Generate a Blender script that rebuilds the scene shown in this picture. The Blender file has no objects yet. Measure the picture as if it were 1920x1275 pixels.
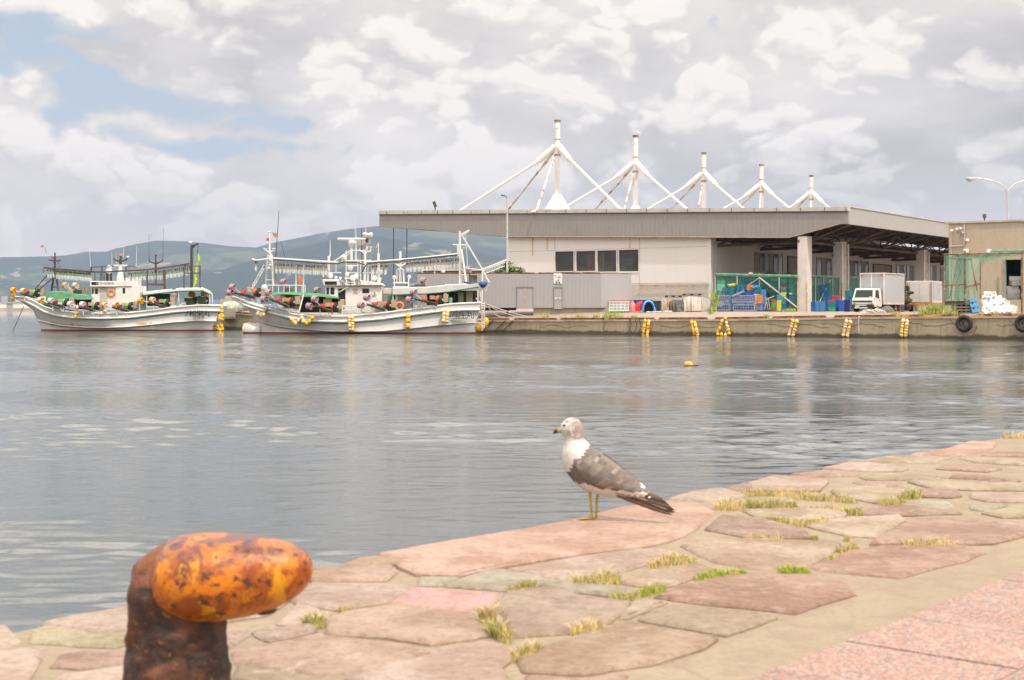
import bpy, bmesh, math, random
import numpy as np
from mathutils import Vector, Matrix, noise
random.seed(7)
C = bpy.context.scene.collection
SC = bpy.context.scene
# ---------------------------------------------------------------- camera, world, sun
F, CX, HY, CZ = 2667.0, 960.0, 577.0, 0.8      # focal length, principal column and horizon row of the picture; eye height
WZ = -1.24                                      # water level
cam = bpy.data.cameras.new('camera'); co = bpy.data.objects.new('camera', cam); C.objects.link(co)
cam.lens = 50; cam.sensor_width = 36; cam.shift_y = -60.5/1920
cam.clip_start = 0.1; cam.clip_end = 60000
co.location = (0, 0, CZ); co.rotation_euler = (math.pi/2, 0, 0)
cam.dof.use_dof = True; cam.dof.focus_distance = 90; cam.dof.aperture_fstop = 8.5
SC.camera = co
SC.view_settings.view_transform = 'Standard'; SC.view_settings.look = 'None'
SC.view_settings.exposure = -0.05; SC.view_settings.gamma = 1
SC.cycles.use_adaptive_sampling = True; SC.cycles.adaptive_threshold = .025; SC.cycles.use_denoising = True; SC.cycles.time_limit = 1000
SC.cycles.max_bounces = 6; SC.cycles.transparent_max_bounces = 12
SC.cycles.volume_bounces = 0; SC.cycles.caustics_reflective = False; SC.cycles.caustics_refractive = False
TOSUN = Vector((0.31, -0.45, 0.84)).normalized()

class NT:
    "small helper for shader maths"
    def __init__(s, nt): s.t = nt
    def n(s, typ, **k):
        x = s.t.nodes.new(typ)
        for a, b in k.items(): setattr(x, a, b)
        return x
    def put(s, sock, v):
        if isinstance(v, bpy.types.NodeSocket): s.t.links.new(v, sock)
        elif v is not None: sock.default_value = v
    def m(s, op, a, b=None, c=None, clamp=False):
        x = s.n('ShaderNodeMath', operation=op, use_clamp=clamp)
        s.put(x.inputs[0], a); s.put(x.inputs[1], b); s.put(x.inputs[2], c)
        return x.outputs[0]
    def add(s, a, b): return s.m('ADD', a, b)
    def sub(s, a, b): return s.m('SUBTRACT', a, b)
    def mul(s, a, b): return s.m('MULTIPLY', a, b)
    def xyz(s, x, y, z):
        q = s.n('ShaderNodeCombineXYZ')
        for i, v in enumerate((x, y, z)): s.put(q.inputs[i], v)
        return q.outputs[0]
    def sep(s, v):
        q = s.n('ShaderNodeSeparateXYZ'); s.put(q.inputs[0], v); return q.outputs
    def noise(s, v, scale, detail=6, rough=.5, dist=0, dim='3D'):
        q = s.n('ShaderNodeTexNoise', noise_dimensions=dim)
        s.put(q.inputs['Vector'], v); q.inputs['Scale'].default_value = scale
        q.inputs['Detail'].default_value = detail; q.inputs['Roughness'].default_value = rough
        q.inputs['Distortion'].default_value = dist
        return q.outputs['Fac']
    def vor(s, v, scale, feature='F1', detail=0, rough=.5, out='Distance', rnd=1, dim='3D'):
        q = s.n('ShaderNodeTexVoronoi', feature=feature, voronoi_dimensions=dim)
        s.put(q.inputs['Vector'], v); q.inputs['Scale'].default_value = scale
        if 'Detail' in q.inputs: q.inputs['Detail'].default_value = detail; q.inputs['Roughness'].default_value = rough
        q.inputs['Randomness'].default_value = rnd
        return q.outputs[out]
    def ss(s, v, a, b, lo=0., hi=1.):
        q = s.n('ShaderNodeMapRange', interpolation_type='SMOOTHSTEP')
        s.put(q.inputs[0], v)
        for i, t in enumerate((a, b, lo, hi)): s.put(q.inputs[i+1], t)
        return q.outputs[0]
    def mix(s, f, a, b, mode='MIX'):
        q = s.n('ShaderNodeMix', data_type='RGBA', blend_type=mode)
        s.put(q.inputs[0], f)
        for k, v in ((6, a), (7, b)):
            if isinstance(v, (tuple, list)): v = tuple(v)[:3]+(1,)
            s.put(q.inputs[k], v)
        return q.outputs[2]
    def bump(s, h, strength=.3, dist=.02):
        q = s.n('ShaderNodeBump'); q.inputs['Strength'].default_value = strength; q.inputs['Distance'].default_value = dist
        s.put(q.inputs['Height'], h); return q.outputs[0]

def build_world():
    w = bpy.data.worlds.new('World'); SC.world = w; w.use_nodes = True
    t = w.node_tree; t.nodes.clear(); N = NT(t)
    tc = N.n('ShaderNodeTexCoord')
    x, y, z = N.sep(tc.outputs['Generated'])
    az = N.m('ARCTAN2', x, y)
    el = N.m('ARCSINE', z)
    sky = N.n('ShaderNodeTexSky', sky_type='NISHITA', sun_disc=False)
    sky.sun_elevation = math.asin(TOSUN.z); sky.sun_rotation = math.atan2(TOSUN.x, TOSUN.y)
    sky.air_density = 1.0; sky.dust_density = 1.5; sky.ozone_density = 1
    blue = N.mix(.6, N.mix(1.0, sky.outputs[0], (.09, .082, .076), 'MULTIPLY'), (.42, .475, .55)); blue = N.mix(N.ss(el, .22, .45), blue, (.15, .27, .50))
    # cloud coordinates: flattened towards the horizon the way real cloud decks look
    elc = N.mul(el, 1.5)
    warp = N.noise(N.xyz(az, elc, 0), 6, 5, .62, dim='2D')
    warp2 = N.noise(N.xyz(N.add(az, 7.), elc, 0), 6, 5, .62, dim='2D')
    ax = N.add(az, N.mul(N.sub(warp, .5), .10)); ez = N.add(elc, N.mul(N.sub(warp2, .5), .07))
    def dens(dx, dz, det):
        v = N.xyz(N.add(ax, dx+1.7), N.add(ez, dz), 0)
        a = N.noise(v, 4.6, det, .55, dim='2D')
        b = N.vor(v, 12, 'F1', 2, .55, dim='2D')
        return N.sub(N.add(a, .12), N.mul(N.mul(b, b), .55))
    d0 = dens(0, 0, 8); d1 = dens(.009, .024, 5); d2 = dens(.002, .007, 7)
    # where the blue shows: ellipses in azimuth and elevation (radians)
    gaps = [(-.330, .186, .065, .015), (-.350, .160, .050, .024), (-.235, .139, .095, .019), (-.17, .130, .055, .012), (-.21, .112, .07, .011), (-.30, .118, .03, .012)]
    g = None
    for (a0, e0, ra, re) in gaps:
        q1 = N.mul(N.sub(ax, a0), 1/ra); q2 = N.mul(N.sub(N.mul(ez, 1/1.5), e0), 1/re)
        r = N.add(N.mul(q1, q1), N.mul(q2, q2))
        k = N.m('EXPONENT', N.mul(r, -.7))
        g = k if g is None else N.m('MAXIMUM', g, k)
    veil = N.noise(N.xyz(N.mul(ax, .6), N.add(ez, 3.), 0), 9, 5, .6, dim='2D')
    cover = N.ss(N.sub(N.add(N.mul(d0, .65), N.mul(veil, .35)), N.m('MAXIMUM', N.mul(g, .82), N.ss(el, .22, .40, 0, .36))), -.44, -.12)
    puff = N.ss(N.sub(d0, N.mul(g, .25)), .10, .40)
    # relief: lit tops, shaded bases
    light = N.m('MULTIPLY', N.add(N.mul(N.ss(N.sub(d0, d1), -.13, .15), .6), N.mul(N.ss(N.sub(d0, d2), -.055, .06), .4)), puff)
    big = N.noise(N.xyz(N.add(az, 8.3), N.mul(elc, 1.6), 0), 5.5, 4, .55, dim='2D')
    mid = N.ss(N.m('ABSOLUTE', N.sub(el, .085)), .0, .07)           # darker bank low on the right
    dark = N.mul(N.ss(az, -.06, .12), N.sub(1, mid))
    s0 = N.add(N.add(N.mul(light, .70), N.mul(N.sub(veil, .5), .5)), N.mul(N.sub(big, .5), 1.35))
    shade = N.m('SUBTRACT', N.add(s0, N.ss(el, .02, .15, .28, .42)), N.mul(dark, .52), clamp=True)
    cr = N.n('ShaderNodeValToRGB'); e = cr.color_ramp
    e.elements[0].position = 0; e.elements[0].color = (.36, .348, .35, 1)
    e.elements[1].position = 1; e.elements[1].color = (.69, .66, .63, 1)
    p = e.elements.new(.35); p.color = (.49, .473, .468, 1)
    p = e.elements.new(.68); p.color = (.595, .57, .55, 1)
    N.put(cr.inputs[0], shade)
    haze = N.ss(el, .0, .13, .75, 0)
    cl = N.mix(haze, N.mix(.35, cr.outputs[0], N.mix(1, cr.outputs[0], (1.25, 1.16, 1.02), 'MULTIPLY')), (.72, .625, .535))
    up = N.n('ShaderNodeVectorMath', operation='SCALE'); N.put(up.inputs[0], cl); N.put(up.inputs[3], N.ss(el, .20, .46, 1., 2.5)); cl = up.outputs[0]
    col = N.mix(cover, blue, cl)
    bg = N.n('ShaderNodeBackground'); N.put(bg.inputs[0], col); bg.inputs[1].default_value = 1.5
    out = N.n('ShaderNodeOutputWorld'); t.links.new(bg.outputs[0], out.inputs[0])
build_world()
sl = bpy.data.lights.new('sun', 'SUN'); so = bpy.data.objects.new('sun', sl); C.objects.link(so)
sl.energy = 3.4; sl.angle = math.radians(.6); sl.color = (1, .92, .81)
so.rotation_euler = TOSUN.to_track_quat('Z', 'Y').to_euler()

# ---------------------------------------------------------------- helpers
def tag(o, label=None, cat=None, group=None, kind=None):
    for k, v in (('label', label), ('category', cat), ('group', group), ('kind', kind)):
        if v: o[k] = v
    return o
WL = {}
def empty(name, loc, label=None, cat=None, group=None):
    o = bpy.data.objects.new(name, None); C.objects.link(o); o.location = loc; o.empty_display_size = .3
    WL[o.name] = Vector(loc); return tag(o, label, cat, group)
_mc = {}
def M(name, col, rough=.7, var=.18, scale=2., metal=0, bump=0., bscale=30, alpha=1, dirt=None, dirt_amt=.5, dscale=1.5, spec=.5, emit=None, stretch=(1, 1, 1)):
    if name in _mc: return _mc[name]
    m = bpy.data.materials.new(name); m.use_nodes = True; t = m.node_tree; N = NT(t)
    b = t.nodes['Principled BSDF']; tc = N.n('ShaderNodeTexCoord').outputs['Object']
    mp = N.n('ShaderNodeMapping'); mp.inputs['Scale'].default_value = stretch; N.put(mp.inputs[0], tc); v = mp.outputs[0]
    f = N.noise(v, scale, 6, .6)
    lo = tuple(c*(1-var) for c in col); hi = tuple(min(1, c*(1+var)) for c in col)
    c = N.mix(N.ss(f, .3, .7), lo, hi)
    if dirt:
        g = N.noise(v, dscale, 8, .65, .4)
        c = N.mix(N.ss(g, 1-dirt_amt-.12, 1-dirt_amt+.12), c, dirt)
    N.put(b.inputs['Base Color'], c)
    b.inputs['Roughness'].default_value = rough; b.inputs['Metallic'].default_value = metal
    b.inputs['Specular IOR Level'].default_value = spec
    if alpha < 1: b.inputs['Alpha'].default_value = alpha
    if bump: N.put(b.inputs['Normal'], N.bump(N.noise(v, bscale, 6, .65), bump, .02))
    _mc[name] = m; return m

class MB:
    def __init__(s): s.v = []; s.f = []; s.mi = []; s.cur = 0
    def add(s, vs, fs):
        o = len(s.v); s.v += [tuple(p) for p in vs]
        for f in fs: s.f.append(tuple(i+o for i in f)); s.mi.append(s.cur)
        return s
    def hexa(s, p):       # 8 corners: bottom 4 (ccw) then top 4
        return s.add(p, [(3, 2, 1, 0), (4, 5, 6, 7), (0, 1, 5, 4), (1, 2, 6, 5), (2, 3, 7, 6), (3, 0, 4, 7)])
    def box(s, c, size, rz=0, rot=None):
        hx, hy, hz = [k/2 for k in size]; R = rot if rot is not None else Matrix.Rotation(rz, 3, 'Z'); c = Vector(c)
        return s.hexa([c+R@Vector(q) for q in ((-hx, -hy, -hz), (hx, -hy, -hz), (hx, hy, -hz), (-hx, hy, -hz), (-hx, -hy, hz), (hx, -hy, hz), (hx, hy, hz), (-hx, hy, hz))])
    def cyl(s, a, b, r, r2=None, n=8, cap=True):
        a = Vector(a); b = Vector(b); r2 = r if r2 is None else r2; d = b-a
        if d.length < 1e-6: return s
        q = d.to_track_quat('Z', 'Y'); vs = []
        for P, R in ((a, r), (b, r2)):
            for i in range(n):
                an = 2*math.pi*i/n; vs.append(P+q@Vector((R*math.cos(an), R*math.sin(an), 0)))
        fs = [(i, (i+1) % n, n+(i+1) % n, n+i) for i in range(n)]
        if cap: fs += [tuple(range(n))[::-1], tuple(range(n, 2*n))]
        return s.add(vs, fs)
    def tube(s, pts, r, n=6, cap=True):
        pts = [Vector(p) for p in pts]; k = len(pts); vs = []
        rs = r if isinstance(r, (list, tuple)) else [r]*k
        for i, p in enumerate(pts):
            d = (pts[min(i+1, k-1)]-pts[max(i-1, 0)]).normalized(); q = d.to_track_quat('Z', 'Y')
            for j in range(n):
                an = 2*math.pi*j/n; vs.append(p+q@Vector((rs[i]*math.cos(an), rs[i]*math.sin(an), 0)))
        fs = [(i*n+j, i*n+(j+1) % n, (i+1)*n+(j+1) % n, (i+1)*n+j) for i in range(k-1) for j in range(n)]
        if cap: fs += [tuple(range(n))[::-1], tuple(range((k-1)*n, k*n))]
        return s.add(vs, fs)
    def ball(s, c, r, nu=10, nv=7, rot=None):
        c = Vector(c); r = (r, r, r) if not isinstance(r, (tuple, list)) else r; vs = []; R = rot if rot is not None else Matrix.Identity(3)
        for i in range(nv+1):
            th = math.pi*i/nv
            for j in range(nu):
                ph = 2*math.pi*j/nu
                vs.append(c+R@Vector((r[0]*math.sin(th)*math.cos(ph), r[1]*math.sin(th)*math.sin(ph), r[2]*math.cos(th))))
        fs = [(i*nu+j, (i+1)*nu+j, (i+1)*nu+(j+1) % nu, i*nu+(j+1) % nu) for i in range(nv) for j in range(nu)]
        return s.add(vs, fs)
    def loft(s, rings, cap=True, closed=True):
        n = len(rings[0]); vs = [p for r in rings for p in r]; m = n if closed else n-1
        fs = [(i*n+j, i*n+(j+1) % n, (i+1)*n+(j+1) % n, (i+1)*n+j) for i in range(len(rings)-1) for j in range(m)]
        if cap and closed: fs += [tuple(range(n))[::-1], tuple(range((len(rings)-1)*n, len(rings)*n))]
        return s.add(vs, fs)
    def prism(s, poly, d):       # poly of points, extruded by vector d
        n = len(poly); d = Vector(d); vs = [Vector(p) for p in poly]; vs += [p+d for p in vs]
        fs = [tuple(range(n)), tuple(range(n, 2*n))[::-1]]+[((i+1) % n, i, n+i, n+(i+1) % n) for i in range(n)]
        return s.add(vs, fs)
    def quad(s, a, b, c, d): return s.add([a, b, c, d], [(0, 1, 2, 3)])
    def build(s, name, mats, parent=None, smooth=False, origin=None, bevel=0, fix=True):
        if not isinstance(mats, (list, tuple)): mats = [mats]
        V = s.v
        if parent is not None: o0 = WL[parent.name]
        elif origin is not None: o0 = Vector(origin)
        else:
            A = np.array(V); o0 = Vector(((A[:, 0].min()+A[:, 0].max())/2, (A[:, 1].min()+A[:, 1].max())/2, A[:, 2].min()))
        me = bpy.data.meshes.new(name)
        me.from_pydata([(p[0]-o0.x, p[1]-o0.y, p[2]-o0.z) for p in V], [], s.f)
        for m in mats: me.materials.append(m)
        me.polygons.foreach_set('material_index', s.mi)
        if fix:
            bm = bmesh.new(); bm.from_mesh(me); bmesh.ops.remove_doubles(bm, verts=bm.verts, dist=1e-5)
            bmesh.ops.recalc_face_normals(bm, faces=bm.faces); bm.to_mesh(me); bm.free()
        if smooth: me.polygons.foreach_set('use_smooth', [True]*len(me.polygons))
        o = bpy.data.objects.new(name, me); C.objects.link(o)
        if parent is not None: o.parent = parent; o.location = (0, 0, 0)
        else: o.location = o0
        WL[o.name] = Vector(o0)
        if bevel:
            b = o.modifiers.new('bevel', 'BEVEL'); b.width = bevel; b.segments = 2; b.limit_method = 'ANGLE'
        if smooth:
            try: me.set_sharp_from_angle(angle=math.radians(40))
            except Exception: pass
        return o
def inst(src, loc, rz=0, scale=1, parent=None, rot=None):
    o = src.copy(); C.objects.link(o)
    for k in ('label', 'category', 'group', 'kind'):
        if k in o: del o[k]
    if parent is not None: o.parent = parent; loc = Vector(loc)-WL[parent.name]
    else: o.parent = None
    o.location = loc
    o.rotation_euler = rot if rot is not None else (0, 0, rz)
    o.scale = (scale,)*3 if not isinstance(scale, (tuple, list)) else scale
    WL[o.name] = Vector(loc)
    return o
def hide_proto(o): bpy.data.objects.remove(o, do_unlink=True)
def W(px, py, Y): return Vector(((px-CX)/F*Y, Y, CZ+(HY-py)/F*Y))
def G0(px, py, z=0.):
    Y = (CZ-z)*F/(py-HY); return Vector(((px-CX)/F*Y, Y, z))
class Pl:
    "vertical plane through a point along d; off moves it towards the viewer"
    def __init__(s, p, d):
        s.p = Vector((p[0], p[1])); s.d = Vector((d[0], d[1])).normalized()
        n = Vector((s.d.y, -s.d.x));
        if n.dot(-s.p) < 0: n = -n
        s.n = n
    def s_(s, px, off=0):
        k = (px-CX)/F; q = s.p+s.n*off; return (k*q.y-q.x)/(s.d.x-k*s.d.y)
    def h(s, px, py, off=0):
        t = s.s_(px, off); q = s.p+s.n*off+s.d*t; return Vector((q.x, q.y, CZ+(HY-py)/F*q.y))
    def pt(s, t, z, off=0):
        q = s.p+s.n*off+s.d*t; return Vector((q.x, q.y, z))
    def box(s, mb, px0, py0, px1, py1, near, far):     # measured on the near face
        a = s.h(px0, py0, near); b = s.h(px1, py1, near); zt = max(a.z, b.z); zb = min(a.z, b.z)
        t0, t1 = s.s_(px0, near), s.s_(px1, near)
        mb.hexa([s.pt(t0, zb, near), s.pt(t1, zb, near), s.pt(t1, zb, far), s.pt(t0, zb, far), s.pt(t0, zt, near), s.pt(t1, zt, near), s.pt(t1, zt, far), s.pt(t0, zt, far)])
    def boxs(s, mb, t0, t1, z0, z1, near, far):
        mb.hexa([s.pt(t0, z0, near), s.pt(t1, z0, near), s.pt(t1, z0, far), s.pt(t0, z0, far), s.pt(t0, z1, near), s.pt(t1, z1, near), s.pt(t1, z1, far), s.pt(t0, z1, far)])
def interp(x, xs, ys): return float(np.interp(x, xs, ys))
def text_mesh(s, size, mat, name, parent, origin, xdir, zdir, extr=.006):
    "flat raised lettering centred on origin"
    cu = bpy.data.curves.new(name, 'FONT'); cu.body = s; cu.size = size; cu.align_x = 'CENTER'; cu.align_y = 'CENTER'; cu.extrude = extr
    to = bpy.data.objects.new(name, cu); C.objects.link(to)
    dg = bpy.context.evaluated_depsgraph_get(); me = bpy.data.meshes.new_from_object(to.evaluated_get(dg))
    bpy.data.objects.remove(to, do_unlink=True)
    me.materials.clear(); me.materials.append(mat)
    X = Vector(xdir).normalized(); Z = Vector(zdir).normalized(); Yv = Z.cross(X).normalized()   # text normal = -Yv
    R = Matrix((X, Z, X.cross(Z))).transposed().to_4x4(); R.translation = Vector(origin)-WL[parent.name]
    me.transform(R); me.name = name
    o = bpy.data.objects.new(name, me); C.objects.link(o); o.parent = parent; WL[o.name] = WL[parent.name]
    return o
# ================================================================ THE SETTING
def mat_water():
    m = bpy.data.materials.new('sea_water'); m.use_nodes = True; N = NT(m.node_tree); b = m.node_tree.nodes['Principled BSDF']
    v = N.n('ShaderNodeNewGeometry').outputs['Position']; x, y, z = N.sep(v)
    b.inputs['Base Color'].default_value = (.03, .038, .034, 1)
    b.inputs['Roughness'].default_value = .02; b.inputs['IOR'].default_value = 2.1
    q = N.xyz(N.mul(x, .55), y, 0)
    fine = N.noise(q, 7.5, 4, .62, dim='2D'); coarse = N.noise(N.xyz(N.mul(x, .3), N.mul(y, .5), 0), 1.1, 3, .5, dim='2D')
    patch = N.ss(N.noise(N.xyz(N.mul(x, .25), y, 0), .07, 3, .5, dim='2D'), .35, .62, .35, 1.)
    bp = N.n('ShaderNodeBump'); bp.inputs['Strength'].default_value = 1.; N.put(bp.inputs['Distance'], N.mul(patch, N.ss(y, 12, 90, .006, .030)))
    N.put(bp.inputs['Height'], N.add(fine, N.mul(coarse, .5))); N.put(b.inputs['Normal'], bp.outputs[0])
    return m
MW = mat_water()
def build_water():
    # rows packed with distance, displaced by many crossing wave trains
    ys = [7.5]
    while ys[-1] < 125: ys.append(ys[-1]*1.0032)
    while ys[-1] < 400: ys.append(ys[-1]*1.03)
    ys += [600, 1000, 1800, 3200, 5600, 9000]
    ys = np.array(ys); nx = 420; us = np.linspace(-.62, .62, nx)
    Y, U = np.meshgrid(ys, us, indexing='ij'); X = Y*U
    dy = np.gradient(ys)[:, None]; R = np.random.RandomState(3)
    H = np.zeros_like(Y)
    lf = np.zeros_like(Y)
    for k in range(7):
        a = R.uniform(0, 6.28); w = R.uniform(.12, .5); lf += np.sin(X*w*np.cos(a)*.6+Y*w*np.sin(a)+R.uniform(0, 6.28))
    w1 = np.sin(X*.11+Y*.50+1.3*np.sin(X*.07+.4)+2.)+np.sin(X*.05-Y*.23+1.7*np.sin(Y*.11))+.7*np.sin(X*.31+Y*.9+2*np.sin(X*.13))
    lf = (.80+.62*np.tanh(w1*.9))*(.9+.25*np.tanh(lf/2))
    for k in range(90):
        lam = np.exp(R.uniform(np.log(.16), np.log(2.6))); th = R.normal(math.radians(93), .42)
        kk = 2*math.pi/lam; amp = .0036*lam/(1+(lam/1.1)**2)*R.uniform(.5, 1.3)
        fade = np.clip(lam/(2.6*dy)-1, 0, 1)
        ph = kk*(X*math.cos(th)+Y*math.sin(th))+R.uniform(0, 6.28)
        s = np.sin(ph+.35*np.sin(ph)); H += amp*fade*s
    H *= lf
    V = np.stack([X, Y, H+WZ], -1).reshape(-1, 3)
    ny = len(ys); idx = np.arange(ny*nx).reshape(ny, nx)
    Fc = np.stack([idx[:-1, :-1], idx[:-1, 1:], idx[1:, 1:], idx[1:, :-1]], -1).reshape(-1, 4)
    me = bpy.data.meshes.new('water'); me.vertices.add(len(V)); me.vertices.foreach_set('co', V.ravel())
    me.loops.add(Fc.size); me.loops.foreach_set('vertex_index', Fc.ravel().astype(np.int32))
    me.polygons.add(len(Fc)); me.polygons.foreach_set('loop_start', np.arange(0, Fc.size, 4)); me.polygons.foreach_set('loop_total', np.full(len(Fc), 4))
    me.update(); me.polygons.foreach_set('use_smooth', [True]*len(Fc)); me.materials.append(MW)
    o = bpy.data.objects.new('water', me); C.objects.link(o); o['kind'] = 'structure'
    # the rest of the harbour outside that fan, a little lower
    mb = MB(); z = WZ-.09; mb.quad((-9000, -200, z), (9000, -200, z), (9000, 9500, z), (-9000, 9500, z))
    tag(mb.build('sea', MW, fix=False), kind='structure')
build_water()

# ---------------------------------------------------------------- near quay
def mat_stone():
    m = bpy.data.materials.new('paving_stone'); m.use_nodes = True; N = NT(m.node_tree); b = m.node_tree.nodes['Principled BSDF']
    tc = N.n('ShaderNodeTexCoord').outputs['Object']; at = N.n('ShaderNodeAttribute', attribute_name='Col').outputs['Color']
    a = N.noise(tc, 3.2, 5, .6, .4); f = N.noise(tc, 130, 3, .7); g = N.noise(tc, 14, 6, .65)
    c = N.mix(N.ss(a, .40, .60, 0, .7), at, N.mix(1, at, (.68, .60, .55), 'MULTIPLY')); k = N.noise(tc, 38, 5, .75, .3); c = N.mix(N.ss(k, .45, .62, 0, .6), c, N.mix(1, c, (.66, .60, .55), 'MULTIPLY')); pl_ = N.noise(tc, 5.5, 7, .7, 1.2); c = N.mix(N.ss(pl_, .60, .66, 0, .55), c, (.46, .40, .33)); c = N.mix(N.ss(pl_, .40, .34, 0, .4), c, (.20, .145, .11))
    c = N.mix(N.ss(g, .52, .68, 0, .35), c, (.44, .36, .29)); c = N.mix(N.ss(f, .54, .74, 0, .5), c, (.20, .15, .12))
    sp = N.vor(tc, 9, 'F1'); c = N.mix(N.ss(sp, .05, .02, 0, .6), c, (.14, .10, .08))
    N.put(b.inputs['Base Color'], c); b.inputs['Roughness'].default_value = .85; b.inputs['Specular IOR Level'].default_value = .3
    N.put(b.inputs['Normal'], N.bump(N.add(N.add(N.mul(g, .7), N.mul(k, .5)), N.mul(f, .4)), .85, .014)); return m
def mat_mortar():
    m = bpy.data.materials.new('sandy_mortar'); m.use_nodes = True; N = NT(m.node_tree); b = m.node_tree.nodes['Principled BSDF']
    tc = N.n('ShaderNodeTexCoord').outputs['Object']; f = N.noise(tc, 160, 3, .8); g = N.noise(tc, 9, 7, .65); a = N.noise(tc, 1.7, 5, .6)
    c = N.mix(a, (.25, .195, .13), (.385, .305, .215)); cr_ = N.vor(N.mix(.25, tc, N.n('ShaderNodeTexNoise').outputs['Color']), 5, 'DISTANCE_TO_EDGE'); c = N.mix(N.mul(N.ss(cr_, .02, .005), N.ss(a, .50, .62, 0, .4)), c, (.16, .12, .085)); c = N.mix(N.ss(g, .42, .62, 0, .6), c, (.25, .185, .125)); k = N.noise(tc, 45, 5, .75); c = N.mix(N.ss(k, .48, .66, 0, .55), c, (.22, .165, .115)); c = N.mix(N.ss(f, .52, .75, 0, .45), c, (.20, .15, .11))
    N.put(b.inputs['Base Color'], c); b.inputs['Roughness'].default_value = .9
    N.put(b.inputs['Normal'], N.bump(N.add(N.mul(g, .7), N.mul(f, .35)), .7, .015)); return m
def mat_granite():
    m = bpy.data.materials.new('pink_granite'); m.use_nodes = True; N = NT(m.node_tree); b = m.node_tree.nodes['Principled BSDF']
    tc = N.n('ShaderNodeTexCoord').outputs['Object']; sp = N.n('ShaderNodeSeparateColor'); N.put(sp.inputs[0], N.vor(tc, 150, 'F1', out='Color'))
    r = sp.outputs[0]; g = N.noise(tc, 5, 4, .6); at = N.n('ShaderNodeAttribute', attribute_name='Col').outputs['Color']
    cr = N.n('ShaderNodeValToRGB'); cr.color_ramp.interpolation = 'CONSTANT'; e = cr.color_ramp
    e.elements[0].color = (.40, .21, .165, 1); e.elements[1].position = .80; e.elements[1].color = (.20, .185, .18, 1)
    p = e.elements.new(.3); p.color = (.52, .35, .28, 1); p = e.elements.new(.5); p.color = (.44, .37, .30, 1); p = e.elements.new(.68); p.color = (.42, .19, .14, 1)
    N.put(cr.inputs[0], r); c = N.mix(1, N.mix(1, cr.outputs[0], (.74, .70, .67), 'MULTIPLY'), at, 'MULTIPLY'); c = N.mix(N.ss(g, .5, .75, 0, .3), c, (.45, .34, .27))
    N.put(b.inputs['Base Color'], c); b.inputs['Roughness'].default_value = .6; return m
MS, MM, MG = mat_stone(), mat_mortar(), mat_granite()
EDGE = [(30, 1174), (78, 1166), (150, 1151), (234, 1136), (300, 1122), (420, 1098), (545, 1068), (641, 1059), (672, 1046), (708, 1039), (812, 1021), (920, 1002), (1062, 976), (1168, 949), (1252, 931),
        (1319, 916), (1358, 911), (1400, 903), (1449, 890), (1481, 886), (1542, 875), (1591, 863), (1620, 860), (1671, 851), (1707, 848), (1768, 840), (1823, 825), (1868, 819), (1920, 803)]
EW = [G0(*p) for p in EDGE]
QE = Vector((.64, .768, 0)).normalized(); QI = Vector((QE.y, -QE.x, 0))
def setcol(o, cols):
    me = o.data; at = me.color_attributes.new('Col', 'FLOAT_COLOR', 'CORNER')
    for p in me.polygons:
        c = cols[p.index]
        for li in p.loop_indices: at.data[li].color = (*c, 1)
def quay():
    e = [p.copy() for p in EW]; e = [e[0]-QE*6]+[e[0]-QE*.25]+e+[e[-1]+QE*14]
    for i, p in enumerate(e): p += QI*.022
    # top of mortar bed as a strip of quads with a little unevenness, front wall down into the water
    mb = MB(); rows = [0, .12, .35, .7, 1.2, 2.5, 14]; G = []
    for i, p in enumerate(e):
        G.append([p+QI*r+Vector((0, 0, -.010+(0 if r in (0, 14) else noise.noise(p*2+QI*r*3)*.006))) for r in rows])
    n = len(rows); vs = [q for r in G for q in r]
    mb.add(vs, [(i*n+j, (i+1)*n+j, (i+1)*n+j+1, i*n+j+1) for i in range(len(G)-1) for j in range(n-1)])
    mb.cur = 1
    for i in range(len(e)-1):
        a, b = G[i][0], G[i+1][0]; mb.quad(a, b, b-QI*.03+Vector((0, 0, -2.6)), a-QI*.03+Vector((0, 0, -2.6)))
    wall = M('quay_wall_stone', (.22, .19, .16), .9, .35, 3, bump=.6, bscale=8)
    tag(mb.build('quay', [MM, wall]), kind='structure')
quay()
PK, BR, RD, SD, GY, SL = (.44, .34, .28), (.36, .275, .215), (.36, .25, .195), (.41, .335, .245), (.35, .315, .24), (.47, .325, .255)
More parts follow.
